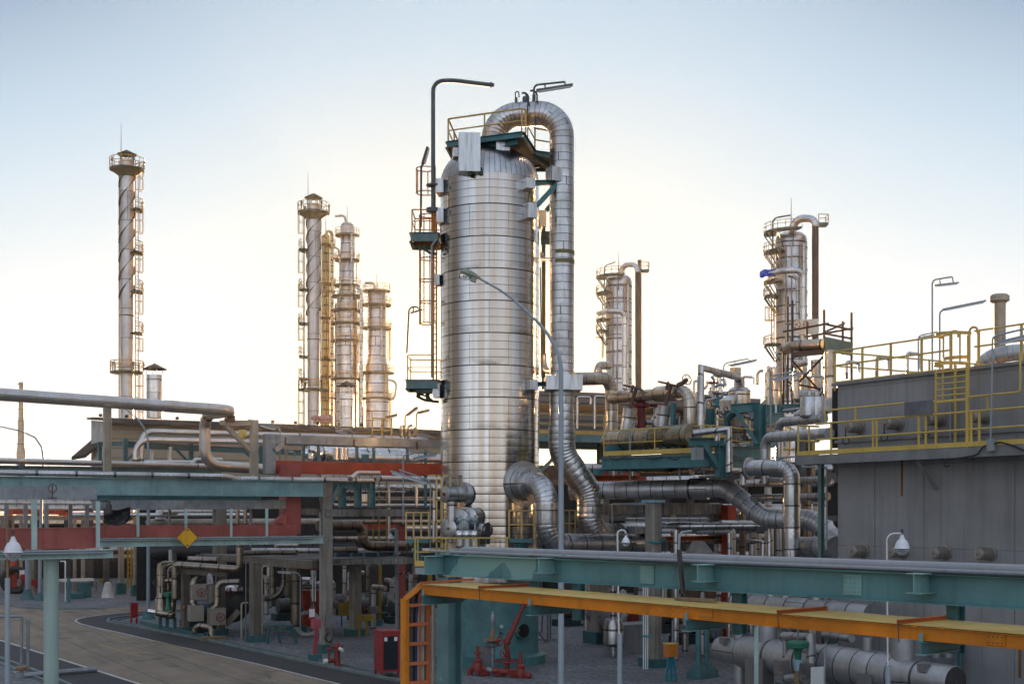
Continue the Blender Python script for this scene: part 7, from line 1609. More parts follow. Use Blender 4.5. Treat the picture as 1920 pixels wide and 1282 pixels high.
for x,w,lab in((1150,60,'dark red steel column left of the orange tray ladder'),(560,0,'')):
 if w:t=thing('red_steel_column',lab,'column',GD(x,72));q=GD(x,72);MB().box(q+UP*3.2,DA,DB,UP,.4,.4,6.4).build('column_shaft','red_box_dull',t)
F(440,960,3.981)
for x,lab in((528,'orange red fireproofed column left of the tall concrete column'),(640,'orange red fireproofed column half hidden by the tall concrete column')):
 d=76;q=GD(x,d);t=thing('red_steel_column',lab,'column',q);MB().box(q+UP*ZH(580,d)*.5,DA,DB,UP,.5,.5,ZH(580,d)).build('column_shaft','red_box',t)
MB_=MB();MB_.bar(P(470,412,76),P(660,412,76),.5,.3);solo(MB_,'red_beam','red_box','red lintel beam joining the two orange red columns','beam')
tube_lamp('white tube lamp under the concrete deck behind the broad column',66,(490,900),(490,455),(380,440),(320,443),(425,450),'lamp_grey',rw=2,fw=4)
pipe('tarnished upright pipe left of the orange red column',[(455,850,69),(455,405,69)],76,'brown_shade_clad',sp=1.2,n=22);pipe('curved tarnished pipe with a dark wheel right of the broad column',[(365,395,69.5),(365,640,69.5),(230,645,69)],36,'brown_shade_clad',bend=.9,sp=.7);pipe('short tarnished valve pipe behind the dark handwheel',[(285,640,69.7),(285,400,69.7)],50,'brown_shade_clad',sp=.6)
for i,x in enumerate((583,603)):pipe(('left','right')[i]+' one of two white conduits beside the tall concrete column',[(x,665,68),(x,470,68)],9,'white_paint',sp=9)
F(0,920,6)
for i,(x,yb_,w,yt_,lab)in enumerate(((1362,1158,80,290,'fluted pale concrete column with a teal footing beyond the road, third from the mast'),(1530,1180,80,290,'pale concrete column on a teal footing just left of the mast'),(1712,1200,55,300,'pale concrete column on a teal footing hidden behind the mast'),(935,1140,58,290,'pale concrete column behind the teal block beyond the road'),(1195,1130,85,290,'darker concrete column between the two paler ones beyond the road'),(235,1135,52,290,'concrete column behind the red call boxes at left'),(360,1120,60,290,'concrete column right of the red call boxes at left'),(30,1120,60,290,'concrete column at the far left edge beyond the road'),(840,1120,48,290,'slim concrete column left of the pale ones beyond the road'))):
 q=G(x,yb_);post_block('concrete_column',lab,'column',x,q.y,M(w,q.y)*.72,M(w,q.y)*.72,0,ZH(yt_,q.y),'concrete' if i!=4 else 'concrete_dark','teal_base',fh=None)if False else post_block('concrete_column',lab,'column',x,q.y,M(w,q.y)*.72,M(w,q.y)*.72,0,ZH(yt_,q.y),'concrete' if i!=4 else 'concrete_dark','teal_base' if i<4 else None,footh=.9)
t=thing('concrete_beam','grey concrete rack beam on the columns beyond the road at left','beam',P(600,310,104));MB().bar(P(-200,300,98),P(1240,305,108),1,M(48,104)).build('beam_body','concrete',t);MB().bar(P(1240,300,108),P(2100,290,112),1,M(60,108)).build('beam_body','concrete_dark',t)
t=thing('red_cable_duct','orange red cable duct on the far rack beyond the road at left','cable run',P(600,260,112));MB().bar(P(100,235,106),P(680,240,111),1,M(50,108)).build('fire_box','red_box',t);MB().bar(P(680,258,111),P(1700,255,116),1,M(38,112)).build('fire_box','red_box',t)
t=thing('pale_wall','sunlit pale yellow low building glimpsed far beyond the racks at left','building',P(600,420,190));MB().hexa([P(-200,560,190)*1,P(1300,560,200),P(1300,560,206),P(-200,560,196),P(-200,325,190),P(1300,330,200),P(1300,330,206),P(-200,325,196)]).build('wall','pale_wall_paint',t)
for x in(480,560,640,730,880):MB().bar(P(x,480,189),P(x,340,189),.5,.2,DB).build('mullion','cream_steel',t)
F(270,920,6)
t=thing('horizontal_drum','big black horizontal drum under the pale beam beyond the road','drum',P(480,790,96));a=P(140,690,96);R=M(88,96);MB().lathe(a,[(.02,-.8),(R*.7,-.5),(R,0),(R,16)],30,DB).build('drum_shell','black_drum',t)
for x in(300,700):MB().box(P(x,800,96.5),DA,DB,UP,1.4,.5,1.4).build('saddle','concrete_dark',t)
pipe('white capped vent post before the black drum',[(298,800,93),(298,660,93)],40,'hose_white',sp=9)
t=thing('horizontal_drum','tan horizontal drum with a white dome lid above the dull red box','drum',P(500,380,88));a=P(80,350,86);R=M(36,87);MB().lathe(a,[(.02,-.4),(R*.7,-.3),(R,0),(R,13)],26,DB).build('drum_shell','tan_drum',t);MB().lathe(P(188,318,86),[(M(62,86),0),(M(56,86),.5),(M(30,86),1.0),(.02,1.2)],20).build('dome_lid','white_paint',t)
pipe('pale level pipe behind the hangers of the lower cable run',[(190,238,84),(1120,235,92)],60,'smooth_pipe',sp=4)
for x,lab in((1052,'left one of two bronze uprights passing behind the lower cable run'),(1140,'right one of two bronze uprights passing behind the lower cable run')):pipe(lab,[(x,380,75),(x,40,75)],44,'brown_clad',sp=1)
post_block('concrete_column','dim concrete post behind the lower cable run, left of the bronze uprights','column',850,82,.75,.75,0,ZH(150,82),'concrete_brown',None)
MB_=MB();MB_.bar(P(840,740,74),P(1260,770,70.5),.4,M(60,72));MB_.bar(P(1260,790,70.5),P(1920,830,67),.4,M(90,70));solo(MB_,'concrete_beam','concrete_brown','brown stained concrete beam behind the upright bronze pipe','beam')
pipe('dark pipe with a bronze tip lying on the brown concrete beam',[(1120,700,71),(1400,690,70),(1720,690,69)],60,'brown_shade_clad',sp=1,n=20);pipe('bright level pipe end seen right of the dark pipe with a bronze tip',[(1480,612,76),(1720,612,77)],46,'smooth_pipe',sp=1)
F(0,920,6)
t=thing('wrapped_bundle','low bundle wrapped in pale plastic sheet on the gravel','bundle',G(1215,1200));q=G(1215,1200);u=M(1,q.y);random.seed(11);mb=MB();rows=[]
for z_,r_ in((0,78),(20,72),(60,62),(100,52),(140,44),(165,38),(178,20),(180,2)):rows.append([q+Vector((math.cos(j*.4488)*r_*u*(1+random.uniform(-.13,.13)),math.sin(j*.4488)*r_*u*.8,z_*u))for j in range(14)])
for rw in rows:mb.v+=rw
for i in range(len(rows)-1):
 for j in range(14):k=(j+1)%14;mb.face([i*14+j,i*14+k,(i+1)*14+k,(i+1)*14+j],None,True)
mb.build('plastic_sheet','sheet_plastic',t)
for x,y0,yb_,lab in((258,950,1190,'red call box post nearest the left edge beyond the road'),(385,1010,1165,'short red call box on a stand beyond the road')):
 q=G(x+20,yb_);d=q.y;t=thing('call_box',lab,'call box',q);MB().bar(q,P(x+20,y0,d),.14,.1,DB).build('post_shaft','red_paint',t);MB().box(P(x,y0+20,d-.2),DB,DA,UP,M(58,d),.3,M(66,d)).build('box_body','red_paint',t)
 if x<300:MB().box(P(x-10,y0-30,d-.2),DB,DA,UP,M(52,d),.08,M(60,d)).build('sign_face','white_paint',t)
t=thing('red_standpipe','tall orange red pipe standing far left of the round pillar','pipe',G(152,1150));q=G(152,1150);MB().cyl(q,q+UP*ZH(790,q.y),.3,12).build('pipe_shaft','red_box',t);MB().torus(q+UP*1.1+Vector((.3,-.5,0)),.9,.3,Vector((.3,-1,0)),18,8).build('hose_coil','hose_black',t)
q=G(312,1220);t=thing('mast','slim grey blue mast on a teal cone by the red call boxes','mast',q);MB().cyl(q,q+UP*5.2,.2,12).build('mast_shaft','pole_blue_grey',t);MB().lathe(q,[(.6,0),(.55,.1),(.25,.8)],14).build('mast_foot','teal_base',t)
t=thing('white_table','low white table frame on the gravel beyond the road','table',G(860,1150));q=G(860,1150);MB().box(q+UP*1.1,DB,DA,UP,2.6,1.0,.2).build('table_top','white_paint',t)
for s in(-1,1):MB().bar(q+DB*s,q+DB*s+UP*1.1,.12,.12,DB).build('leg','mid_steel',t)
t=thing('teal_block','teal painted concrete block with a step on the gravel beyond the road','block',G(945,1195));q=G(945,1195);MB().box(q+UP*.6,DB,DA,UP,M(115,q.y),1.5,1.2).build('block_body','teal_base',t);q=G(860,1210);MB().box(q+UP*.22,DB,DA,UP,M(120,q.y),1.2,.45).build('block_step','teal_base',t)
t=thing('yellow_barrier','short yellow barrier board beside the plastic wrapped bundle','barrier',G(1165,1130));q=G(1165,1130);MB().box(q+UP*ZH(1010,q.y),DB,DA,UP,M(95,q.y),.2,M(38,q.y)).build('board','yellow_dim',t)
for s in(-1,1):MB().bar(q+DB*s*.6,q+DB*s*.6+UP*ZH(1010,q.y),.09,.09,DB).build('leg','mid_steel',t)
t=thing('teal_stanchion','short teal post standing right of the round pillar at the gravel edge','post',G(773,1255));q=G(773,1255);MB().bar(q,q+UP*ZH(985,q.y),.22,.22,DB).build('post_shaft','teal_plain',t)
pipe('white goalpost shaped pipe right of the round pillar beyond the road',[GD(735,96),(735,790,96),(680,790,96.5)],14,'white_paint',bend=.15,sp=9)
t=thing('yellow_ladder','dim yellow ladder between the pale concrete columns beyond the road','ladder',GD(1460,108));d=108
for x in(1440,1478):MB().bar(P(x,1100,d),P(x,640,d),.14,.14,DB).build('stile','yellow_dim',t)
for y in range(680,1090,60):MB().bar(P(1440,y,d),P(1478,y,d),.08,.1).build('rung','yellow_dim',t)
F(0,960,3.981)
t=thing('pipe_goalpost','weathered steel pipe goalpost at the bottom left by the kerb','frame',G(160,1225));q=G(160,1225);d=q.y;MB().tube([q,P(162,775,d),P(175,775,d)if False else P(-60,778,d-.5)],M(22,d)/2,12,.06).build('pipe_frame','galvanised',t);MB().cyl(q+DB*.25,q+DB*.25+UP*M(430,d),.07,8).build('inner_pipe','galvanised',t)
mb=MB();mb.tube([q-DA*.5+UP*.1,q+DB*3+UP*.12],.12,8);mb.box(q+UP*.1,DA,DB,UP,.6,.6,.2);mb.build('base_pipe','galvanised',t)
MB().lathe(q+UP*.25,[(.2,0),(.24,.06),(.24,.14),(.12,.2)],12).build('base_valve','rust_pipe',t)
F(0,920,6)
t=thing('far_rack','dim brown pipe rack deck spanning beyond the road at the left edge','rack',P(400,200,116));MB().hexa([P(-400,190,108),P(1250,200,120),P(1250,200,126),P(-400,190,114),P(-400,60,108),P(1250,90,120),P(1250,90,126),P(-400,60,114)]).build('rack_deck','concrete_dark',t)
for i in range(7):MB().cyl(P(-300,70+22*i,107-.2*i),P(1200,95+18*i,118.5-.2*i),.2,10).build('rack_pipe',('smooth_pipe','brown_shade_clad','aluminium_dull')[i%3],t)
for x in(100,420,760,1010):q=P(x,190,112+x/400);MB().bar(Vector((q.x,q.y,0)),q,.6,.5,DB).build('rack_post','concrete_dark',t)
# ---------------------------------------------------------------- shaded equipment at right, behind the foreground
F(1060,940,5.343)
post_block('concrete_column','dim concrete column on a teal footing left of the clad pipe drop','column',345,66,.75,.75,0,ZH(-60,66),'concrete','teal_base',footh=.6)
F(1080,900,3.356)
pipe('clad pipe dropping to the gravel left of the white bell lamp post',[(235,1150,60),(235,560,60)],42,'aluminium_cladding',sp=1.1)
t=thing('drip_cone','tapered clad joint on the dropping pipe left of the bell lamp post','joint',P(235,1040,60));MB().lathe(P(235,1045,60),[(.3,0),(.48,.15),(.48,1.0),(.38,1.3)],20,vs=[0,.5,1.2,2]).build('joint_body','aluminium_dull',t)
t=thing('end_drum','grey drum end with a red hub between the bell lamp post and the concrete column','drum',P(350,930,64));q=P(350,865,64);n6=Vector((.25,-1,0)).normalized();MB().lathe(q,[(1.15,-2.5),(1.15,0),(1.05,.08),(.02,.1)],30,n6).build('drum_shell','grey_cladding',t);MB().cyl(q+n6*.1,q+n6*.3,.3,12).build('hub','red_iron',t);wheel(t,P(300,945,63),(0,-1,.2),.35,'red_iron')
t=thing('motor_box','grey boxed motor under the drum end','motor',P(355,1055,62));MB().box(P(355,1008,62),DB,DA,UP,2.0,1.4,1.7).build('motor_body','pipe_grey',t);MB().cyl(P(402,1115,62),P(402,1040,62),.1,8,.25).build('leg','pipe_grey',t)
bc=pipe('bundle of three pale conduits running down beside the grooved concrete column',[(425,1190,55),(425,560,55)],9,'white_paint',sp=9)
for k in(1,2):MB().cyl(P(425+13*k,1190,55),P(425+13*k,560,55),M(9,55)/2,8).build('conduit','white_paint',bc)
MB().bar(P(415,980,54.9),P(485,978,54.9),.05,.06).build('strap','teal_bright',bc)
q=G(600,1262);d=q.y;t=thing('orange_box','orange control box on a spread teal stand beside the grooved column','control box',q);MB().box(P(596,1068,d),DB,DA,UP,M(72,d),.35,M(78,d)).build('box_body','orange_plastic',t);MB().box(P(596,1026,d),DB,DA,UP,M(78,d),.42,.05).build('box_lid','tray_cover',t)
for x0,x1 in((565,585),(600,600),(632,612)):MB().bar(P(x0,1265,d),P(x1,1105,d),.08,.08,DB).build('leg','teal_bright',t)
MB().bar(P(562,1250,d),P(632,1245,d),.07,.07).build('cross_bar','teal_bright',t)
for x,d,lab in((770,52,'left thin teal pipe stand right of the orange control box'),(822,52.5,'right thin teal pipe stand right of the orange control box')):
 q=GD(x,d);t=thing('pipe_stand',lab,'pipe stand',q);MB().cyl(q,q+UP*ZH(905,d),.11,10).build('stand_shaft','teal_plain',t);MB().lathe(q,[(.5,0),(.48,.25),(.15,.6)],4).build('stand_foot','teal_base',t)
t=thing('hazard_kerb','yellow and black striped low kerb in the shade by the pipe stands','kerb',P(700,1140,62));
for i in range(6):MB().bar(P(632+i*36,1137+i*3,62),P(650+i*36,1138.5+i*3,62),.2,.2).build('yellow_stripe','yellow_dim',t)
for x,d,y0,y1,w,m,lab in((1043,53,660,560,12,'white_paint','thin pale conduit between the beams right of the sheet peak'),(40,70,900,560,14,'cream_steel','thin cream pipe in the shade by the vessel'),(548,55.5,560,830,8,'white_paint','thin pale conduit right of the grooved column'),(880,58,1060,820,10,'blue_paint','thin blue hose pipe in the shade by the pipe stands'),(608,56,1020,880,10,'lamp_grey','thin grey gauge pipe above the orange control box')):
 pipe(lab,[(x,y0,d),(x,y1,d)],w,m,sp=9)
t=thing('brown_hopper','dull brown slanted hopper side seen between the beam and tray','hopper',P(760,740,62));MB().hexa([P(690,760,60),P(870,760,60),P(870,760,63),P(690,760,63),P(680,680,60),P(890,690,60),P(890,690,63),P(680,680,63)]).build('hopper_side','brown_pipe',t)
wheel(t,P(880,705,59.5),(.3,-1,0),M(22,60),'red_iron')
F(860,1120,7.915)
t=thing('scaffold','loose scaffold poles and braces in the shade right of the teal skirt','scaffold',P(1250,700,66))
for x0,y0,x1,y1 in((1320,130,1320,680),(1250,120,1230,520),(1360,130,1360,600),(1175,500,1370,755),(1350,130,1470,230),(1180,250,1320,130),(1150,620,1450,620)):MB().cyl(P(x0,y0,66),P(x1,y1,66.5),.05,6).build('scaffold_tube','mid_steel',t)
F()
ph=thing('shade_block','dark block added to hold the shade behind the right pipework','building',GD(1000,104));a=GD(835,112);b=GD(1600,100);z=ZH(868,104)  # added block: near-black colour stands for shade, bulk stops the low sun
MB().hexa([Vector((p.x,p.y,0))for p in(a,b,b+Vector((6,14,0)),a+Vector((0,14,0)))]+[Vector((p.x,p.y,z))for p in(a,b,b+Vector((6,14,0)),a+Vector((0,14,0)))]).build('shade_block_body','shade_black',ph)
for i in range(9):p=a.lerp(b,i/8)+Vector((0,-.6,0));MB().bar(Vector((p.x,p.y,0)),Vector((p.x,p.y,z)),.5,.4,DB).build('shade_block_post','concrete_dark',ph)
for k in range(3):MB().bar(a+Vector((0,-.9,3.2+k*3)),b+Vector((0,-.9,3.2+k*3)),.4,.45).build('shade_block_beam','concrete_dark',ph)
random.seed(21)
def dim_pump(loc,sc_=1.,mats=('dark_steel','dark_steel'),lab='',grp=''):  # pump steel coloured dark to stand in for deep shade
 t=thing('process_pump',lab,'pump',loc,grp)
 MB().box(loc+UP*.2,DB,DA,UP,2.2*sc_,.9*sc_,.4).build('pump_base','teal_shade',t);c=loc+UP*(.4+.45*sc_)
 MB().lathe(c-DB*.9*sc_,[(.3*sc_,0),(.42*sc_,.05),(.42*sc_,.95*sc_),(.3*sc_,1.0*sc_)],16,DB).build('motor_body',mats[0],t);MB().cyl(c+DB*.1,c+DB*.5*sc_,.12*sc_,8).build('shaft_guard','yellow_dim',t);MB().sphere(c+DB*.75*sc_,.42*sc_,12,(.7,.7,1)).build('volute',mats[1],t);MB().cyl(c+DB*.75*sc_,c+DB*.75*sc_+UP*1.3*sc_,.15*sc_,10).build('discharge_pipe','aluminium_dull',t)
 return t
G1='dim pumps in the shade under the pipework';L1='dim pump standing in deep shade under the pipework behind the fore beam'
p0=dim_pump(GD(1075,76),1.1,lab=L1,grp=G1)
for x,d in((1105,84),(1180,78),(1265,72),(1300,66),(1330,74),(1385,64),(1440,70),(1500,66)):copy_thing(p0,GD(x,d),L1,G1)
G2='dim pumps in the shade left of the vessel';L2='dim pump standing in deep shade under the concrete deck left of the vessel'
for i,(x,d)in enumerate(((548,80),(640,84),(690,80),(720,86),(760,78),(600,92),(530,92),(800,90))):copy_thing(p0,GD(x,d),L2,G2)
def valve_tree(loc,h=2.2,lab='',grp=''):
 t=thing('valve_stand',lab,'valve',loc,grp);MB().cyl(loc,loc+UP*h,.16,12).build('pipe_shaft','aluminium_dull',t);MB().lathe(loc+UP*h*.45,[(.3,-.2),(.36,0),(.3,.2)],14).build('valve_body','mid_steel',t);q=loc+UP*h*.45+Vector((0,-.55,0));wheel(t,q,(.2,-1,0),.3,'red_iron');MB().tube([loc+UP*h,loc+UP*h+DB*.2,loc+UP*h+DB*1.4],.16,12,.15).build('elbow_pipe','aluminium_dull',t);return t
G3='valve stands in the shade at right';L3='dim valve stand with a small red wheel in the shade under the right pipework'
v0=valve_tree(GD(1110,70),2.4,L3,G3)
for x,d in((1170,68),(1285,62),(1345,60),(1360,68),(1410,58),(1470,60),(1520,62),(1540,58),(1245,80)):copy_thing(v0,GD(x,d),L3,G3,random.uniform(0,6))
G4='valve stands in the shade at left';L4='dim valve stand with a small red wheel in the shade under the left concrete deck'
for x,d in((500,84),(560,74),(585,82),(625,78),(655,90),(700,74),(735,80),(770,86),(790,76)):copy_thing(v0,GD(x,d),L4,G4,random.uniform(0,6))
G5='level pipes of the shaded rack at right';L5='one of the many level grey pipes in the shaded rack behind the tall upright pipe'
def lv(x0,x1,y,d,w,m,lab,grp,sl=1.5):pipe(lab,[(x0,y,d),(x1,y-(d-60)*.0,d+sl)],w,m,sp=.8,n=12,group=grp)
for i,(x0,x1,y,d,w)in enumerate(((1080,1560,878,66,16),(1085,1560,1006,66,12),(1090,1560,900,72,20),(1230,1560,985,63,9),(1085,1420,1040,70,14),(1085,1560,1062,74,18),(1230,1560,1090,68,12),(1085,1540,955,74,22),(1350,1560,985,58,20),(1380,1560,905,57,14),(1085,1330,1130,78,16))):lv(x0,x1,y,d,w,('aluminium_dull','aluminium_grey')[i%2],L5,G5)
G6='upright pipes of the shaded rack at right';L6='one of the upright pipes standing in the shaded rack behind the fore beam'
for i,(x,d,yt_,w)in enumerate(((1100,72,980,12),(1122,78,900,16),(1262,64,960,10),(1318,60,1050,14),(1372,58,1040,18),(1392,62,960,12),(1420,59,1000,16),(1460,57,960,12),(1512,58,890,20),(1530,55,940,12),(1545,60,880,10),(1290,70,1000,9),(1345,72,990,14),(1440,66,900,14))):
 pipe(L6,[GD(x,d),(x,yt_,d)],w,('aluminium_dull','aluminium_grey','brown_shade_clad')[i%3],sp=1,n=12,group=G6)
G7='upright pipes in the shade at left';L7='one of the upright pipes in the shade under the left concrete deck'
for i,(x,d,yt_,w)in enumerate(((505,90,1055,10),(540,86,1060,12),(618,88,1060,9),(646,84,1060,8),(690,92,1055,10),(712,78,1058,8),(748,84,1056,10),(778,90,1050,12),(806,84,1050,9),(588,94,1056,12))):
 pipe(L7,[GD(x,d),(x,yt_,d)],w,('aluminium_dull','brown_shade_clad','yellow_dim')[i%3],sp=1,n=12,group=G7)
G8='level pipes between the concrete decks at left';L8='one of the level pipes threading between the two concrete decks left of the vessel'
for i,(x0,x1,y,d,w)in enumerate(((470,830,1032,72,10),(600,830,978,70,9),(600,830,990,74,12),(470,600,1018,78,12),(600,830,1010,76,10),(600,830,935,74,8),(600,830,915,78,14),(600,830,895,80,12),(130,470,965,84,8),(130,560,1030,110,10),(20,470,1045,118,12))):lv(x0,x1,y,d,w,('aluminium_dull','brown_clad','smooth_pipe')[i%3],L8 if x0>460 else 'one of the thin level pipes on the far rack beyond the road at left',G8 if x0>460 else 'thin pipes on the far left rack',2.5)
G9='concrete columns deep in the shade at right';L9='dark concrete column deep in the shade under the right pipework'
c0=post_block('concrete_column',L9,'column',1290,78,.7,.7,0,6.5,'concrete_dark','teal_shade',G9)
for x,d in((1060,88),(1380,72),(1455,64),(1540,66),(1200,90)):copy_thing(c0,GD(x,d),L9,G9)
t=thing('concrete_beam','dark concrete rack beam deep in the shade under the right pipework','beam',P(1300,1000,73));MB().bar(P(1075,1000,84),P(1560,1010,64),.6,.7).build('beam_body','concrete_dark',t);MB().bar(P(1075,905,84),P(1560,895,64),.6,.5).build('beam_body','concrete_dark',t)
F(1300,640,5.827)
for i,(x,y0,y1,w,d,lab)in enumerate(((180,760,600,60,62,'brown capped upright pot left of the cone topped vessel'),(260,800,400,26,63,'thin silver upright between the square loop and the cone topped vessel'),(300,830,690,22,61,'short silver upright below the vessel side hood'),(660,870,810,50,57,'short bright pot right of the cone topped vessel'),(820,720,270,34,64,'slim warm upright pipe left of the drum cluster'))):
 pipe(lab,[(x,y0,d),(x,y1,d)],w,'aluminium_warm' if i!=0 else 'brown_clad',sp=.9)
mb=MB()
for pts in([(180,520),(230,500),(290,470),(330,480)],[(220,480),(225,420),(200,380)],[(270,700),(310,660),(370,640)],[(300,740),(340,720),(350,800),(300,830)],[(240,620),(280,590),(330,600)]):mb.tube([P(x,y,61.5)for x,y in pts],.07,6,.2)
solo(mb,'tubing_cluster','pole_blue_grey','tangle of small bent tubing beside the cone topped vessel','tubing')
t=thing('sheet_fin','triangular pale sheet fin at the foot of the drum cluster','cover',P(790,700,66));MB().prism([P(715,700,66),P(830,710,66),P(828,590,66)],DB*.3).build('fin_sheet','cream_steel',t)
t=thing('yellow_rails','yellow handrails in the shade behind the grey pipes near the tank','guard rail',P(1000,1200,56));mb=MB()
for pts in([(1020,930),(1110,970)],[(980,1190),(1050,1180),(1100,1190)],[(1060,930),(1050,1240)],[(1320,1240),(1320,1080),(1380,1080)]):mb.tube([P(x,y,56 if x<1300 else 50)for x,y in pts],.04,6,.05)
mb.build('rail','yellow_paint',t)
F()
lw_=thing('low_blocker','low dark wall added as sun blocker behind the far concrete columns at left','building',GD(200,128));a=GD(-420,122);b=GD(860,138);z=ZH(984,128)  # added wall, painted near-black for shade and blocking the low sun
MB().hexa([Vector((p.x,p.y,0))for p in(a,b,b+Vector((0,6,0)),a+Vector((0,6,0)))]+[Vector((p.x,p.y,z))for p in(a,b,b+Vector((0,6,0)),a+Vector((0,6,0)))]).build('shed_wall','shade_black',lw_);MB().hexa([p+UP*z-Vector((0,.5,0))for p in(a,b,b+Vector((0,7,0)),a+Vector((0,7,0)))]+[p+UP*(z+.2)-Vector((0,.5,0))for p in(a,b,b+Vector((0,7,0)),a+Vector((0,7,0)))]).build('blocker_top','dark_steel',lw_)
# ---------------------------------------------------------------- more fittings on the decks
def small_valve(label,x,y,d,s=1.,mat='pole_blue_grey',top='red_iron',grp=None):
 q=P(x,y,d);t=thing('valve',label,'valve',q,grp);MB().lathe(q,[(.12*s,0),(.2*s,.05*s),(.2*s,.3*s),(.1*s,.4*s),(.08*s,.8*s)],12).build('valve_body',mat,t)
 MB().cyl(q+UP*.78*s,q+UP*.86*s,.26*s,14).build('handwheel',top,t);MB().cyl(q+UP*.15*s-DB*.55*s,q+UP*.15*s+DB*.55*s,.09*s,10).build('valve_pipe','aluminium_dull',t);return t
F(1300,640,5.827)
for x,y,d,s,m,lab in((215,640,61,1.0,'aluminium_dull','grey valve with a red wheel in the tubing beside the cone topped vessel'),(262,720,60.5,.8,'teal_bright','small blue green valve low in the tubing beside the cone topped vessel'),(330,800,59,.8,'aluminium_dull','grey valve at the deck rail under the cone topped vessel'),(640,860,57,.9,'aluminium_dull','valve on the deck right of the cone topped vessel'),(560,1100,56,.8,'dark_steel','dark valve under the vessel bottom head by the yellow rail')):small_valve(lab,x,y,d,s,m)
t=thing('control_valve','domed grey control valve against the sky left of the cone topped vessel','valve',P(285,600,62));q=P(285,600,62);MB().lathe(q,[(.12,0),(.16,.3),(.1,.5),(.09,.9),(.3,1.0),(.33,1.1),(.28,1.25),(.05,1.32)],16).build('actuator','aluminium_bright',t);MB().cyl(q-DB*.6+UP*.15,q+DB*.6+UP*.15,.12,10).build('valve_pipe','aluminium_dull',t)
for i,(pts,w,m,lab)in enumerate((([(30,700,60),(30,560,60),(150,500,60),(150,430,60)],26,'aluminium_warm','slim warm pipe zigzagging left of the tall square loop'),([(130,880,58),(130,650,58),(250,620,58.5)],22,'aluminium_dull','slim grey pipe bending behind the tall square loop'),([(440,830,57),(440,760,57),(700,740,58.5)],24,'aluminium_dull','level grey pipe tucked under the teal frame beam'),([(480,1130,57),(700,1090,58)],40,'aluminium_grey','short grey pipe behind the yellow rail of the process deck'),([(760,900,58),(900,860,58),(900,700,58.5)],30,'aluminium_dull','grey pipe stepping up behind the long lamp post'),([(850,1010,55),(1100,990,54)],26,'aluminium_dull','thin level pipe between the two grey pipes near the tank'),([(980,760,57),(1240,730,55.5)],34,'aluminium_grey','level pipe under the teal frame by the drain pots'),([(1120,640,62),(1120,330,62)],70,'aluminium_warm','broad warm upright drum behind the scaffold cross braces'),([(700,470,66),(700,320,66),(760,320,66)],30,'aluminium_warm','hooked warm pipe left of the drum cluster'))):pipe(lab,pts,w,m,bend=.25,sp=.9)
F(1080,640,4)
for x,y,d,s,lab in((600,640,58.6,1.2,'valve with a red wheel behind the second drum neck'),(700,650,57.2,1.0,'small valve at the right end of the twin neck drum'),(560,820,56.4,.7,'tiny valve on the deck before the twin neck drum')):small_valve(lab,x,y,d,s,'aluminium_dull')
for i,(pts,w,m,lab)in enumerate((([(340,720,61),(340,640,61),(640,600,60)],24,'aluminium_dull','slim pipe running behind the drum necks'),([(180,905,60),(620,900,58)],36,'aluminium_dull','level pipe just below the process deck, left part'),([(620,925,57.5),(1020,930,55)],44,'aluminium_grey','level pipe just below the process deck, right part'),([(290,1010,60),(290,930,60)],34,'aluminium_dull','short upright stub under the left of the process deck'),([(430,1010,59.5),(430,930,59.5)],26,'aluminium_dull','second short upright stub under the left of the process deck'))):pipe(lab,pts,w,m,bend=.25,sp=.7)
mb=MB()
for x in(250,520,690,860):mb.tube([P(x,855,56.6-x*.0035),P(x+10,880,56.4-x*.0035),P(x+60,885,56.3-x*.0035),P(x+130,862,56.1-x*.0035)],.025,5,.1)
solo(mb,'cable','hose_black','black cable looped along the teal edge beam of the process deck','cable')
F(440,700,4.571)
t=thing('yellow_platform','small yellow railed platform between the grey steel frame and the shed','platform',P(1260,582,74));a,b=P(1180,582,74),P(1345,584,75)
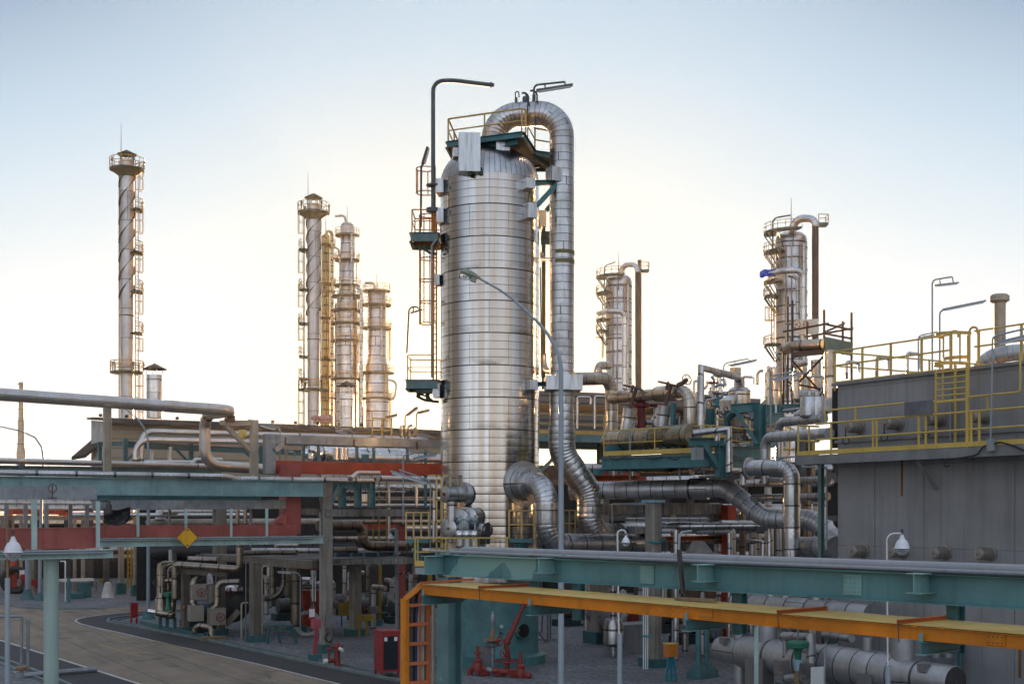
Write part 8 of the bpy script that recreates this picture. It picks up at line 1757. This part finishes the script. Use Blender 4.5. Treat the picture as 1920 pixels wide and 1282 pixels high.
MB().bar(a,b,1.2,.2).build('deck','yellow_paint',t);railing(t,[a,b],1.35,.9,.05,'yellow_paint',toe=.2,split=False)
for i,(x,y0,y1,d)in enumerate(((1425,570,460,73),(1490,570,450,74),(1545,560,470,75))):pipe(('left','middle','right')[i]+' of three pale capped uprights near the vessel above the grey frame',[(x,y0,d),(x,y1,d),(x+(34 if i==1 else 0),y1-(8 if i==1 else 12),d)],22,'aluminium_warm',bend=.1,sp=9)
for i,(pts,w,m,lab)in enumerate((([(1140,570,71),(1190,540,71),(1225,575,71)],26,'rust_pipe','rusty bent pipe end above the grey frame'),([(1350,580,72),(1400,560,72),(1480,575,72),(1560,560,72.4),(1640,590,72.6)],28,'aluminium_warm','wavy warm pipe lying along the top of the grey frame'),([(385,745,62.2),(385,610,62.2)],10,'cream_steel','thin cream conduit inside the post of the grey steel frame'),([(400,610,63),(440,660,63),(440,740,63)],24,'cream_steel','curved cream pipe inside the grey steel frame'),([(1560,1150,65),(1560,970,65),(1530,960,65)],26,'smooth_pipe','pale hooked upright between the white tube lamps'),([(1240,900,70),(1760,915,72)],26,'smooth_pipe','level pale pipe just below the upper red box'),([(0,790,74),(150,792,74.6)],20,'smooth_pipe','pale pipe end left of the cream gantry post'))):pipe(lab,pts,w,m,bend=.3,sp=6)
MB_=MB();MB_.cyl(P(50,522,73.2),P(85,523,73.4),.28,14);solo(MB_,'yellow_pipe_cap','yellow_paint','bright yellow round pipe end cap beside the cream bracket frame','marker')  # yellow cap of a pipe end, set as its own disc
for i,(x0,x1,y)in enumerate(((840,1460,1010),(840,1690,1060),(1220,1700,975))):pipe(('highest','middle','lowest')[(1,2,0)[i]]+' of the dim level pipes behind the teal bracket posts',[(x0,y,68+i),(x1,y+4,71+i)],18,('aluminium_dull','brown_clad','aluminium_dull')[i],sp=1)
MB_=MB()
for x in range(1085,1180,14):MB_.lathe(P(x,1110,69),[(.18,0),(.2,.3),(.12,.5)],8)
solo(MB_,'spool','aluminium_warm','ribbed warm coil of metal behind the right teal post','coil')
